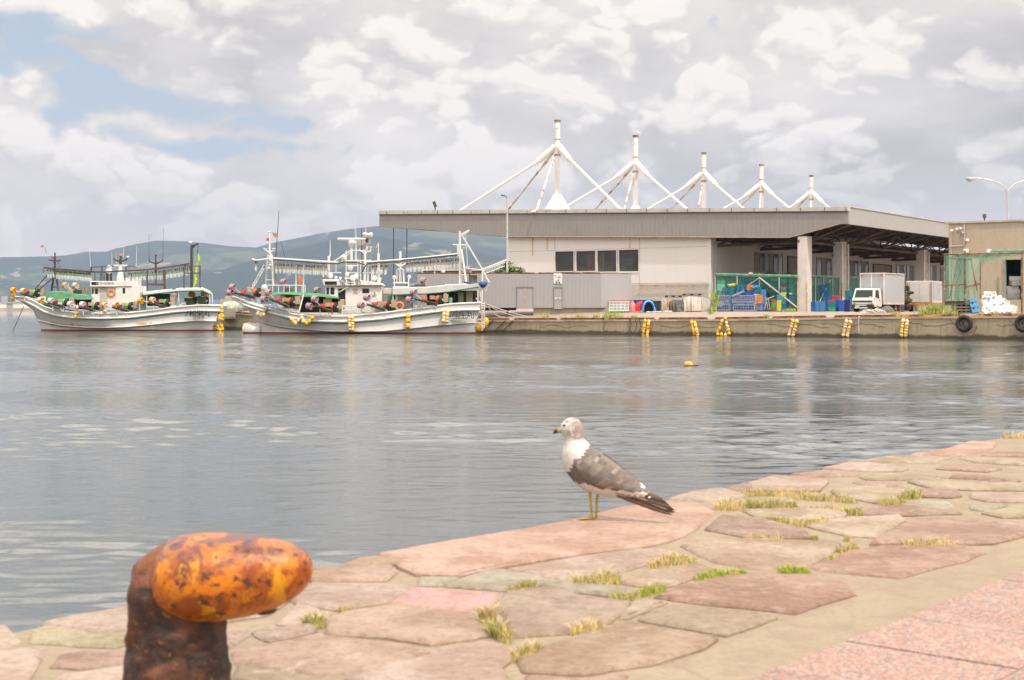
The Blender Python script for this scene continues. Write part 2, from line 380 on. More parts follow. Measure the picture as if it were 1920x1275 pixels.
STONES = [
 (SL, [(708,1040),(812,1021),(920,1002),(1062,976),(1170,948),(1250,940),(1306,940),(1338,955),(1326,968),(1306,988),(1280,1003),(1252,1013),(1198,1024),(1089,1037),(943,1061),(865,1079),(781,1076),(745,1060),(757,1050)]),
 ((.60,.44,.33), [(594,1063),(635,1060),(734,1058),(745,1069),(721,1087),(667,1088),(586,1088),(560,1070)]),
 ((.56,.44,.31), [(641,1059),(672,1046),(708,1043),(755,1051),(738,1056)]),
 (PK, [(583,1091),(667,1092),(721,1093),(776,1101),(724,1127),(630,1140),(557,1129),(547,1121)]),
 ((.78,.47,.44), [(781,1100),(935,1111),(906,1140),(812,1136),(729,1127)]),
 (GY, [(786,1082),(859,1081),(828,1096),(785,1095)]),
 (GY, [(870,1082),(917,1067),(945,1067),(1012,1079),(1026,1089),(1000,1097),(944,1105),(836,1097)]),
 (PK, [(952,1064),(1090,1041),(1200,1028),(1256,1030),(1245,1046),(1170,1066),(1130,1074),(1050,1082),(1022,1075)]),
 (GY, [(1018,1092),(1073,1093),(1155,1099),(1196,1108),(1182,1116),(1143,1115),(1062,1105),(1018,1098)]),
 (BR, [(951,1107),(985,1101),(1022,1101),(1060,1106),(1100,1117),(1181,1126),(1165,1145),(1143,1162),(1110,1175),(1070,1181),(960,1190),(953,1166),(932,1131)]),
 ((.55,.42,.31), [(1162,1090),(1195,1075),(1238,1062),(1314,1055),(1334,1063),(1300,1080),(1254,1096),(1219,1098)]),
 (SD, [(1198,1158),(1226,1140),(1262,1130),(1300,1133),(1423,1146),(1456,1154),(1407,1172),(1361,1187),(1265,1171)]),
 (SD, [(1192,1123),(1250,1126),(1215,1140),(1176,1155),(1162,1156)]),
 ((.56,.425,.30), [(970,1233),(1022,1209),(1080,1190),(1138,1172),(1184,1164),(1344,1192),(1317,1211),(1225,1241),(1089,1262),(983,1256)]),
 ((.53,.345,.26), [(1228,1116),(1273,1096),(1360,1079),(1423,1076),(1552,1079),(1586,1094),(1604,1111),(1539,1129),(1490,1146),(1439,1140),(1300,1126)]),
 ((.50,.335,.25), [(1518,1061),(1550,1044),(1591,1029),(1650,1021),(1720,1020),(1815,1021),(1845,1032),(1810,1048),(1752,1061),(1687,1080),(1623,1075),(1545,1068)]),
 ((.59,.45,.33), [(1302,1008),(1413,1010),(1500,1013),(1576,1017),(1556,1037),(1510,1059),(1461,1067),(1407,1063),(1342,1052),(1312,1038),(1278,1020)]),
 ((.49,.36,.28), [(1352,966),(1429,972),(1480,984),(1511,994),(1518,1007),(1394,1003),(1322,990),(1338,976)]),
 ((.62,.50,.37), [(1392,954),(1494,952),(1560,955),(1588,960),(1580,967),(1510,974),(1481,976),(1425,970)]),
 ((.62,.50,.37), [(1512,983),(1550,974),(1591,970),(1688,967),(1696,974),(1668,990),(1640,1004),(1591,1001),(1528,988)]),
 (RD, [(1709,971),(1760,970),(1920,975),(1960,985),(1935,997),(1862,1016),(1770,1018),(1704,1016),(1632,1018),(1648,1006)]),
 (RD, [(1613,950),(1650,947),(1687,947),(1740,951),(1803,961),(1704,964),(1610,961)]),
 (GY, [(1697,938),(1730,935),(1778,936),(1786,945),(1759,953),(1690,945)]),
 (RD, [(1725,917),(1760,915),(1794,917),(1802,928),(1784,931),(1725,929)]),
 (SD, [(1560,917),(1626,910),(1697,917),(1684,934),(1642,942),(1568,927)]),
 (PK, [(1402,904),(1449,891),(1500,893),(1552,901),(1536,918),(1413,918)]),
 (RD, [(1483,887),(1552,881),(1611,886),(1608,891),(1509,892)]),
 (PK, [(1544,876),(1591,865),(1640,868),(1702,877),(1687,882),(1616,882)]),
 (SD, [(1622,861),(1671,852),(1720,852),(1782,857),(1752,866),(1658,865)]),
 (SL, [(1709,849),(1768,841),(1823,827),(1868,829),(1856,844),(1800,853)]),
 (RD, [(1840,852),(1868,846),(1950,847),(1960,856)]),
 (PK, [(1254,932),(1300,918),(1354,913),(1402,925),(1380,932),(1320,937)]),
 (BR, [(1360,912),(1398,905),(1410,914),(1382,920)]),
 (RD, [(1768,871),(1830,869),(1878,877),(1849,882),(1756,877)]),
 (SD, [(1612,893),(1687,885),(1774,893),(1762,898),(1625,898)]),
 (RD, [(1786,889),(1850,892),(1913,899),(1905,902),(1780,895)]),
 (SD, [(1703,902),(1778,899),(1925,906),(1940,918),(1816,917),(1740,912)]),
 (RD, [(1598,903),(1671,904),(1694,911),(1626,908)]),
 (PK, [(1818,923),(1923,924),(1935,940),(1849,937),(1822,931)]),
 (GY, [(1818,946),(1889,944),(1849,955),(1823,953)]),
 (SD, [(1842,960),(1925,946),(1955,967),(1880,968)]),
 (SD, [(1800,858),(1925,860),(1935,871),(1830,865)]),
 (PK, [(-60,1180),(0,1168),(12,1169),(40,1200),(0,1213),(-80,1225)]),
 (PK, [(80,1166),(150,1151),(234,1137),(300,1124),(320,1160),(255,1182),(208,1185),(135,1174)]),
 ((.58,.49,.34), [(60,1180),(82,1171),(135,1178),(193,1188),(250,1186),(262,1196),(216,1211),(156,1208),(57,1200)]),
 (RD, [(96,1246),(112,1226),(161,1219),(262,1222),(250,1238),(167,1250)]),
 (PK, [(-80,1236),(0,1218),(52,1213),(82,1221),(52,1270),(10,1290),(-60,1290)]),
 (PK, [(324,1122),(420,1098),(545,1068),(580,1090),(545,1120),(500,1150),(417,1162),(345,1165)]),
 (PK, [(420,1176),(470,1178),(463,1186),(430,1210),(400,1212)]),
 (PK, [(476,1181),(510,1174),(555,1173),(593,1178),(507,1199),(482,1188)]),
 (PK, [(520,1165),(560,1128),(618,1145),(610,1165),(588,1174),(552,1171)]),
 ((.62,.46,.35), [(614,1186),(614,1158),(640,1147),(667,1141),(755,1130),(820,1140),(889,1146),(903,1165),(915,1187),(890,1193),(807,1204),(724,1191)]),
 ((.55,.41,.32), [(432,1218),(500,1204),(591,1187),(693,1197),(770,1208),(808,1221),(760,1235),(693,1251),(604,1262),(526,1251),(440,1240)]),
 (PK, [(684,1257),(745,1240),(812,1226),(906,1203),(940,1210),(967,1227),(941,1248),(952,1272),(930,1292),(700,1292),(645,1272)]),
 (RD, [(962,1290),(987,1263),(1090,1268),(1178,1262),(1120,1300),(1000,1320)]),
 (SD, [(446,1248),(520,1258),(600,1269),(636,1281),(600,1310),(430,1310)]),
 (PK, [(110,1262),(170,1256),(240,1246),(300,1250),(300,1300),(90,1310)]),
]
def add_stone(mb, cols, poly, col, z0):
    R = random.Random(len(mb.v)); P = []
    n = len(poly)
    for i in range(n):          # break the straight edges up
        a, b = poly[i], poly[(i+1) % n]; k = max(1, int((b-a).length/.022))
        for j in range(k):
            q = a.lerp(b, j/k); w = .0028 if j else .001; P.append(q+Vector((R.uniform(-w, w), R.uniform(-w, w), 0)))
    n = len(P); c = sum(P, Vector())/n; area = sum(P[i].x*P[(i+1) % n].y-P[(i+1) % n].x*P[i].y for i in range(n))
    area_ = abs(area)/2
    if area < 0: P.reverse()
    tx, ty = R.uniform(-.008, .008), R.uniform(-.008, .008)
    def ring(ins, z):
        out = []
        for i in range(n):
            if ins > .01: dd = (P[i]-c); q = c+dd*(1-ins/max(dd.length, .03)); out.append(Vector((q.x, q.y, z+z0+tx*(q.x-c.x)+ty*(q.y-c.y)))); continue
            d = (P[(i+1) % n]-P[i-1]).normalized(); nn = Vector((-d.y, d.x, 0))
            q = P[i]+nn*ins; out.append(Vector((q.x, q.y, z+z0+tx*(q.x-c.x)+ty*(q.y-c.y))))
        return out
    k0 = len(mb.f); mb.loft([ring(-.005, -.03), ring(-.004, -.007), ring(.003, -.0015), ring(.012, .0012)], cap=False)
    m = len(mb.v)-n; mb.f.append(tuple(range(m, m+n))); mb.mi.append(0)
    cols += [col]*(len(mb.f)-k0)
def stones():
    mb = MB(); cols = []
    for i, (col, pl) in enumerate(STONES):
        r = random.Random(i); k = r.uniform(.93, 1.07)*(.70 if col not in (PK, BR, RD, SD, GY, SL) else 1); add_stone(mb, cols, [G0(*p) for p in pl], tuple(min(1, c*k*.93) for c in col), r.uniform(-.002, .003))
    # the same paving going on outside the picture, both ways along the edge
    r = random.Random(5)
    def grid(o, u0, u1):
        u = u0
        while u < u1:
            L = r.uniform(.3, .55); v = .015
            while v < 1.05:
                w = r.uniform(.16, .34); g = .018
                q = [(u+g, v+g), (u+L-g, v+g+r.uniform(-.03, .03)*(v > .1)), (u+L-g, v+w-g), (u+g+r.uniform(0, .05), v+w-g)]
                add_stone(mb, cols, [o+QE*a+QI*b for a, b in q], r.choice([PK, BR, SD, RD, GY, PK]), r.uniform(-.003, .004)); v += w
            u += L
    grid(EW[-1]+QE*.75, 0, 11); grid(EW[0]-QE*.45, -5, 0)
    o = mb.build('paving', MS, fix=False); setcol(o, cols); tag(o, kind='structure')
    # pink granite slabs of the walk
    mb = MB(); cols = []; o0 = Vector((.797, 3.408, 0)); e = Vector((.638, .770, 0)).normalized(); i_ = Vector((e.y, -e.x, 0))
    for a in range(-22, 40):
        for b in range(8):
            L, w, g = .335, .42, .0025; p = o0+e*(a*L)+i_*(b*w); z = r.uniform(-.001, .001)+.002
            k0 = len(mb.f)
            c4 = [p+e*g+i_*g, p+e*(L-g)+i_*g, p+e*(L-g)+i_*(w-g), p+e*g+i_*(w-g)]
            mb.hexa([Vector((q.x, q.y, -.03)) for q in c4]+[Vector((q.x, q.y, z)) for q in c4]); s = r.uniform(.9, 1.08); cols += [(s, s, s)]*(len(mb.f)-k0)
    o = mb.build('walkway', MG, fix=False); setcol(o, cols); tag(o, kind='structure')
stones()
# ---------------------------------------------------------------- grass in the joints
GGR = M('grass_green', (.26, .27, .05), .7, .35, 40); GST = M('grass_straw', (.64, .49, .23), .8, .3, 40); GMO = M('moss_green', (.30, .36, .035), .9, .4, 60)
def tuft(px, py, wpx, hpx, n, straw, label, name='grass_tuft', slope=0, flat=False):
    c = G0(px, py); s = c.y/F; hpx *= 1.35; n = int(n*2.0); r = random.Random(int(px*7+py)); mb = MB(); hw = wpx/2*s; h = hpx*s
    for k in range(n):
        u = r.uniform(-1, 1)*(1-.25*r.random()); x = c.x+u*hw; u = max(-1.05, min(1.05, u+r.gauss(0, .05))); y = c.y+u*slope+r.gauss(0, min(hw*.4, .028)); hh = h*(.10+.95*r.random()**2.4)*(1-.4*min(1, abs(u))**2)*(.6+.8*abs(noise.noise(Vector((x*9, 0, px)))))
        mb.cur = 1 if r.random() < straw else 0
        b = Vector((x, y, -.015)); lean = Vector((r.gauss(0, .75)+u*.35, r.gauss(0, .6), 0))*hh; w = Vector((r.uniform(.0005, .0011), r.uniform(-.001, .001), 0))
        m1 = b+lean*.35+Vector((0, 0, .015+hh*.6)); t = b+lean+Vector((0, 0, .015+hh*r.uniform(.75, 1)))
        mb.add([b-w, b+w, m1+w*.8, m1-w*.8, t], [(0, 1, 2, 3), (3, 2, 4)])
    o = mb.build(name, [GMO if flat else GGR, GST], origin=(c.x, c.y, -.012), fix=False)
    return tag(o, label, 'grass', 'grass growing in the paving joints')
TUFTS = [
 (588,1168,44,24,220,.45,'short round grass tuft in the joint just right of the rusty bollard',0),
 (915,1160,30,34,260,.75,'tall straw-tipped grass clump below the pink painted quadrilateral',.0),
 (936,1190,44,38,330,.5,'dense green grass clump in the wide joint left of the brown slab',-.05),
 (985,1226,56,24,260,.75,'dry pale grass clump at the corner nearest the bottom edge',.03),
 (650,1141,34,9,50,.6,'tiny grass sprout by the joint left of the pink quadrilateral',0),
 (1102,1179,70,24,200,.9,'wispy dry grass along the lower right rim of the brown slab',.03),
 (978,1102,58,16,200,.4,'low grass line above the brown slab, right of the pink quadrilateral',.03),
 (1118,1090,100,20,420,.6,'long strip of dry grass below the big salmon slab, left half',.03),
 (1262,1056,100,20,420,.6,'long strip of dry grass below the big salmon slab, right half',.05),
 (1170,1118,60,12,180,.5,'low grass patch at the meeting of three joints right of the brown slab',.02),
 (1222,1106,60,14,240,.2,'bright green moss cushion in the joint at the centre of the paving',.05),
 (1352,1078,110,13,420,.15,'bright mossy strip above the largest reddish stone',.05),
 (1490,1071,60,13,320,.05,'bright green moss cushion between two reddish stones',.0),
 (1560,1047,26,10,80,.5,'small grass sprout in the dark joint above the moss cushion',.03),
 (1432,1007,80,9,160,.75,'thin dry grass line on the brownish stone near the middle',.0),
 (1370,950,60,24,260,.8,'dry grass clump at the right tip of the salmon slab',.02),
 (1445,950,110,24,560,.35,'broad green grass patch beside the water side paving stones',.0),
 (1450,925,130,16,300,.7,'dry grass fringe behind the broad green patch',.0),
 (1545,935,110,18,380,.6,'dry grass strip left of the square sandy stone',-.08),
 (1600,960,40,16,140,.3,'green grass tip at the corner of two sandy stones',.0),
 (1560,952,80,8,140,.8,'thin straw line between two pale sandy stones',.0),
 (1518,980,80,16,260,.75,'dry grass clump under the pale lozenge stone',.03),
 (1455,974,50,12,120,.4,'small green weeds left of the dry clump under the lozenge stone',-.03),
 (1672,942,60,16,220,.6,'dry grass strip lower right of the square sandy stone',.03),
 (1710,930,36,24,180,.55,'upright grass tuft at the dark gap left of the red square stone',.02),
 (1740,1018,100,15,220,.8,'sparse dry grass along the lower rim of the large dark red stone',.0),
 (1592,1009,20,7,50,.7,'tiny dry sprout above the long reddish stone',.0),
 (1527,1008,16,8,40,.2,'tiny green weed right of the brownish stone',.0),
 (1590,1028,50,9,120,.5,'sparse weeds in the dark joint beside the long reddish stone',.03),
 (1905,819,60,12,120,.8,'dry grass at the far end of the quay edge',.0)]
for a in TUFTS:
    tuft(*a[:6], a[6], slope=a[7], flat=('moss' in a[6]), name='moss_cushion' if 'moss' in a[6] else 'grass_tuft')

# ---------------------------------------------------------------- bollard
def mat_rust(name, glossy):
    m = bpy.data.materials.new(name); m.use_nodes = True; N = NT(m.node_tree); b = m.node_tree.nodes['Principled BSDF']
    tc = N.n('ShaderNodeTexCoord').outputs['Object']; a = N.noise(tc, 16, 7, .68, .5); g = N.noise(tc, 42, 5, .7); st = N.noise(N.mix(1, tc, (1, 1, .35), 'MULTIPLY'), 34, 4, .6)
    if glossy:
        c = N.mix(N.ss(a, .40, .60), (.27, .055, .008), (.60, .185, .008)); c = N.mix(N.ss(st, .54, .63, 0, .85), c, (.66, .30, .008)); c = N.mix(N.ss(g, .40, .34, 0, .7), c, (.20, .04, .01))
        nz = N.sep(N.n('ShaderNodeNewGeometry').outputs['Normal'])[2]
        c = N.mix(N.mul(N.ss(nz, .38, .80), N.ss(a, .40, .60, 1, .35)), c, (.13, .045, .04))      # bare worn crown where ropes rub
        c = N.mix(N.ss(g, .56, .62, 0, .9), c, (.05, .022, .018)); rough = .36
    else:
        c = N.mix(N.ss(a, .42, .6), (.022, .010, .007), (.085, .028, .012)); c = N.mix(N.ss(g, .60, .70, 0, .7), c, (.40, .17, .03))
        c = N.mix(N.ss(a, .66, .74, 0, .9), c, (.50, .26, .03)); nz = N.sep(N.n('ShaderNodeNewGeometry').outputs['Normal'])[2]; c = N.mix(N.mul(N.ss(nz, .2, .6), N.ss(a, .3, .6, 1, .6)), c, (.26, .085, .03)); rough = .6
    N.put(b.inputs['Base Color'], c); b.inputs['Roughness'].default_value = rough
    N.put(b.inputs['Normal'], N.bump(N.add(a, N.mul(g, .4)), .35 if glossy else .9, .012)); return m
def bollard():
    Y0 = 2.86; root = empty('mooring_bollard', W(335, 1300, Y0)*1., 'rusty mooring bollard with an orange overhanging head on the stone quay edge', 'bollard')
    root.location.z = 0; WL[root.name].z = 0
    q = Y0/F
    secs = [(1395, 328, 112), (1375, 330, 108), (1340, 331, 104), (1290, 331, 100), (1250, 332, 97), (1210, 334, 89), (1165, 333, 88), (1140, 331, 88), (1110, 331, 89), (1080, 333, 84), (1055, 337, 76), (1035, 344, 64), (1020, 352, 50), (1010, 362, 34), (1005, 370, 14)]
    mb = MB(); rings = []
    ys, xs, rs = zip(*secs)
    lv = np.linspace(1395, 1005, 60)
    for py in lv:
        x = np.interp(-py, [-a for a in ys], xs); r = np.interp(-py, [-a for a in ys], rs)
        c = W(x, py, Y0); ring = []
        for k in range(48):
            an = 2*math.pi*k/48; d = Vector((math.cos(an), math.sin(an), 0))
            nz = noise.fractal(Vector((d.x*1.6, d.y*1.6, py*.012)), .8, 2, 4)*9+abs(noise.noise(Vector((d.x*3, d.y*3, py*.03))))*7
            ring.append(c+d*((r+nz*min(1, r/60)-3)*q))
        rings.append(ring)
    mb.loft(rings); mb.build('column', mat_rust('dark_pitted_rust', False), root, smooth=True)
    mb = MB(); rings = []          # head: flat-topped lobe tapering to a nose on the right, bulging towards the viewer
    HX = [298, 300, 303, 309, 320, 340, 372, 420, 470, 520, 555, 576, 587, 592, 593.5]
    HT = [1082, 1062, 1044, 1026, 1011, 1002, 997, 996.5, 998.5, 1004.5, 1013.5, 1025, 1038, 1051, 1060]
    HB = [1086, 1104, 1117, 1130, 1140, 1150, 1156, 1156, 1148, 1134, 1116, 1098, 1082, 1070, 1061]
    for i in range(57):
        x = HX[0]+(HX[-1]-HX[0])*(1-math.cos(math.pi*i/56))/2; t = np.interp(x, HX, HT); b_ = np.interp(x, HX, HB); h = (b_-t)/2; cy = (t+b_)/2; u = (x-446)/148
        rd = h*1.22*(1.0-.15*u); c = W(x, cy, Y0)+Vector((0, (-.26-.16*u)*148*q*.5-.014, 0)); ring = []
        for k in range(44):
            an = 2*math.pi*k/44; ca, sa = math.cos(an), math.sin(an)
            e = .80 if sa > 0 else .95
            z = h*math.copysign(abs(sa)**e, sa); y = rd*math.copysign(abs(ca)**.9, ca)*(1-.10*max(0, -sa))
            ring.append(c+Vector((0, y, z))*q*(1+.012*noise.noise(Vector((x*.02, ca*1.5, sa*1.5)))+.006*noise.noise(Vector((x*.06, ca*5, sa*5)))))
        rings.append(ring)
    mb.loft(rings); mb.build('head', mat_rust('orange_worn_rust', True), root, smooth=True)
    mb = MB(); rings = []          # lip under the nose of the head, lifting ring on the crown
    mb.ball(W(503, 1131, Y0)+Vector((0, -.05, 0)), (.026, .022, .013), 14, 9); mb.build('under_lip', mat_rust('dark_pitted_rust2', False), root, smooth=True)
    mb = MB(); p = [W(420, 1001, Y0)+Vector((.055*math.cos(a), .03*math.sin(a)-.03, -.0135)) for a in np.linspace(0, 2*math.pi, 25)]; mb.tube(p, .007, 8, cap=False)
    mb.build('crown_ring', mat_rust('crown_rust', True), root, smooth=True)
bollard()

# ---------------------------------------------------------------- gull
def gull():
    Y0 = 5.36; root = empty('seagull', G0(1113, 972, .002), 'black-tailed gull with grey back standing on the salmon slab at the quay edge', 'bird')
    q = Y0/F
    def P(px, py, d):  # d: depth towards viewer in pixels
        dd = (px-1110)*.34+d; Y = Y0-dd*q; return Vector(((px-CX)*q, Y, CZ+(HY-py)*q))
    def attr_mat():
        m = bpy.data.materials.new('plumage'); m.use_nodes = True; N = NT(m.node_tree); b = m.node_tree.nodes['Principled BSDF']
        at = N.n('ShaderNodeAttribute', attribute_name='Col').outputs['Color']; tc = N.n('ShaderNodeTexCoord').outputs['Object']
        f = N.noise(N.mix(1, tc, (1, 1, 1), 'MULTIPLY'), 70, 4, .7); c = N.mix(N.ss(f, .35, .7, 0, .35), at, N.mix(1, at, (.55, .47, .42), 'MULTIPLY'))
        N.put(b.inputs['Base Color'], c); b.inputs['Roughness'].default_value = .85; N.put(b.inputs['Normal'], N.bump(f, .5, .004)); return m
    PM = attr_mat()
    WH, HD, MT, DK, BRN = (.70, .66, .62), (.33, .27, .235), (.175, .148, .132), (.07, .045, .032), (.36, .28, .225)
    S = [(1070,784,1078,784,3),(1064,786,1084,786,9),(1058,790,1088,790,13),(1053,797,1092,797,17),(1051,806,1094,805,19),(1055,815,1095,814,18),(1059,824,1095,822,18),(1058,836,1100,828,22),(1054,850,1110,838,30),
         (1055,868,1126,847,36),(1061,886,1140,858,38),(1076,904,1153,869,38),(1093,919,1166,881,36),(1112,925,1180,893,31),(1140,929,1196,906,24),(1172,934,1208,917,17),(1205,943,1226,930,12),(1235,951,1247,943,8),(1256,956,1261,953,3)]
    def lerp_s(S, k):
        A = np.array(S, float); x = np.linspace(0, len(S)-1, (len(S)-1)*k+1); return [[np.interp(v, range(len(S)), A[:, j]) for j in range(A.shape[1])] for v in x]
    mb = MB(); rings = []
    for (x0, y0, x1, y1, w) in lerp_s(S, 3):
        ring = []
        for k in range(28):
            a = 2*math.pi*k/28; u = .5+.5*math.cos(a); ring.append(P(x0+(x1-x0)*u, y0+(y1-y0)*u, w*.9*math.sin(a)*(1-.1*math.cos(a))))
        rings.append(ring)
    mb.loft(rings); o = mb.build('body', PM, root, smooth=True)
    cols = []
    for p in o.data.polygons:
        c = p.center+WL[root.name]; x = c.x/q+CX; z = HY-(c.z-CZ)/q
        if z < 829 and x < 1105:
            n = noise.noise(Vector((x*.16, z*.16, c.y*60))); n += .8*noise.noise(Vector((x*.35, z*.30, c.y*90))); t = min(1, max(0, (x-1056)/26+.7*n)); t *= 1.0 if z < 822 else .65
            col = tuple(WH[i]*(1-t)+HD[i]*t for i in range(3))
            if z > 826: col = WH
        elif z < 905 and 1150 > x > 1101-(z-838)*.8 and z > 829: col = MT
        elif x > 1150: col = BRN if z < 925+.25*(x-1150) else WH
        else: col = WH
        cols.append(col)
    setcol(o, cols)
    # folded wings, one on each side, feather coverts then long dark primaries
    for sgn in (1, -1):
        mb = MB(); rings = []; WS = [(1072,862,1080,852,27),(1073,874,1098,845,34),(1080,887,1116,843,38),(1093,898,1136,853,39),(1108,909,1158,868,37),(1126,916,1176,882,32),(1146,920,1192,896,26),(1172,923,1207,908,19),(1198,926,1216,917,12)]
        for (x0, y0, x1, y1, w) in lerp_s(WS, 3):
            ring = []
            for k in range(16):
                a = 2*math.pi*k/16; u = .5+.5*math.cos(a); bulge = math.sin(math.pi*min(1, max(0, u)))**.5
                ring.append(P(x0+(x1-x0)*u, y0+(y1-y0)*u, sgn*(w*(.62+.38*bulge)*(1-.55*u*u)+2+math.sin(a)*3.5)))
            rings.append(ring)
        mb.loft(rings); o = mb.build('wing', PM, root, smooth=True); cols = []
        for p in o.data.polygons:
            c = p.center+WL[root.name]; x = c.x/q+CX; z = HY-(c.z-CZ)/q; n = noise.noise(Vector((x*.10, z*.22, 3*sgn)))
            n2 = noise.noise(Vector((x*.35+z*.2, z*.5-x*.15, sgn))); col = tuple((MT[i]*(1-.6*max(0, n))+BRN[i]*.9*max(0, n))*(1+.45*n2) for i in range(3))
            e = z-(886+.40*(x-1100))      # distance below the wing's middle line
            if x > 1128 and e > 7+4*n: col = BRN
            if z < 893 and x < 1080+(z-840)*.1: pass
            if x > 1133 and z > 913+3*n+(x-1133)*.07: col = WH
            if x > 1196 and z < 909+3*n: col = WH
            cols.append(col)
        setcol(o, cols)
        mb = MB()                     # primaries: overlapping long feathers
        for j in range(7):
            f = j/6; tip = (1238+24*(1-abs(f-.75)*1.3), 930+28*f); x0, y0 = 1134+6*f, 906+12*f; wd = 5.2
            dx, dy = tip[0]-x0, tip[1]-y0; L = math.hypot(dx, dy); nx_, ny_ = -dy/L, dx/L; R = []
            for (t, w) in ((0, .5), (.3, 1), (.7, .95), (.9, .6), (1, .08)):
                cx_, cy_ = x0+dx*t, y0+dy*t; d = sgn*(17*(1-t)+5-f*3)
                R.append([P(cx_+nx_*wd*w, cy_+ny_*wd*w, d), P(cx_, cy_, d+sgn*2.2), P(cx_-nx_*wd*w, cy_-ny_*wd*w, d+sgn*.8), P(cx_, cy_, d-sgn*1.2)])
            mb.loft(R)
        o = mb.build('flight_feathers', PM, root); cols = []
        for i, p in enumerate(o.data.polygons): cols.append(DK if (i//18) % 3 else (.15, .10, .068))
        setcol(o, cols)
        mb = MB()
        for j in range(8): mb.ball(P(1140+j*10.5, 913+j*2.2-(j > 5)*2, sgn*(27-2.6*j)), (3.6*q, 3.6*q, 2.5*q), 8, 6)
        mb.ball(P(1202, 921, sgn*9), 2.6*q, 8, 6); mb.ball(P(1216, 928, sgn*7), 2.2*q, 8, 6)
        mb.build('white_feather_tips', M('white_plumage', (.78, .74, .70), .85, .1), root, smooth=True)
    # bill
    BL = M('bill_yellow', (.42, .38, .07), .5, .2); BK = M('bill_dark', (.06, .015, .01), .45)
    mb = MB(); rings = []
    for (x, y, r, w) in ((1056,808,6.2,4.5),(1050,808.5,4.4,3.2),(1046,810,3.9,2.6)): rings.append([P(x, y+r*math.sin(a), w*math.cos(a)) for a in np.linspace(0, 2*math.pi, 13)[:-1]])
    mb.loft(rings); o = mb.build('bill', BL, root, smooth=True)
    mb = MB(); rings = []
    for (x, y, r, w) in ((1046.2,810,4,2.7),(1042,811,3.9,2.2),(1039,813,2.6,1.4),(1037.8,815.5,.7,.5)): rings.append([P(x, y+r*math.sin(a), w*math.cos(a)) for a in np.linspace(0, 2*math.pi, 13)[:-1]])
    mb.loft(rings); mb.build('bill_tip', BK, root, smooth=True)
    for sgn in (1, -1):
        mb = MB(); mb.ball(P(1058, 798, sgn*13.0), (2.5*q, 1.6*q, 2.3*q), 10, 8); mb.build('eye', M('eye_dark', (.015, .012, .01), .15), root, smooth=True)
    LY = M('leg_yellow', (.40, .31, .045), .6, .2, 60)
    for (x0, y0, xk, yk, x1, y1, d) in ((1106, 920, 1107, 938, 1110, 972, 5), (1123, 918, 1120, 935, 1118, 969, -9)):
        mb = MB(); z0 = .006
        a, k, f = P(x0, y0, d), P(xk, yk, d), P(x1, y1, d); f.z = z0
        mb.tube([a, k, f], [3.4*q, 2.7*q, 2.0*q], 8)
        toes = [Vector((-.047, -.010, 0)), Vector((-.055, .004, 0)), Vector((-.043, .020, 0))]
        tp = [f+t for t in toes]
        for t in tp: t.z = .0045; mb.tube([f, f.lerp(t, .5)+Vector((0, 0, .003)), t], [.0028, .0026, .0014], 6)
        mb.tube([f, f+Vector((.010, .001, .001))], [.002, .001], 5)
        web = [Vector((p.x, p.y, .0040)) for p in (f, tp[0], tp[0].lerp(tp[1], .5)+Vector((.008, 0, 0)), tp[1], tp[1].lerp(tp[2], .5)+Vector((.008, 0, 0)), tp[2])]
        mb.prism(web, (0, 0, .0012)); mb.build('leg', LY, root, smooth=True)
gull()
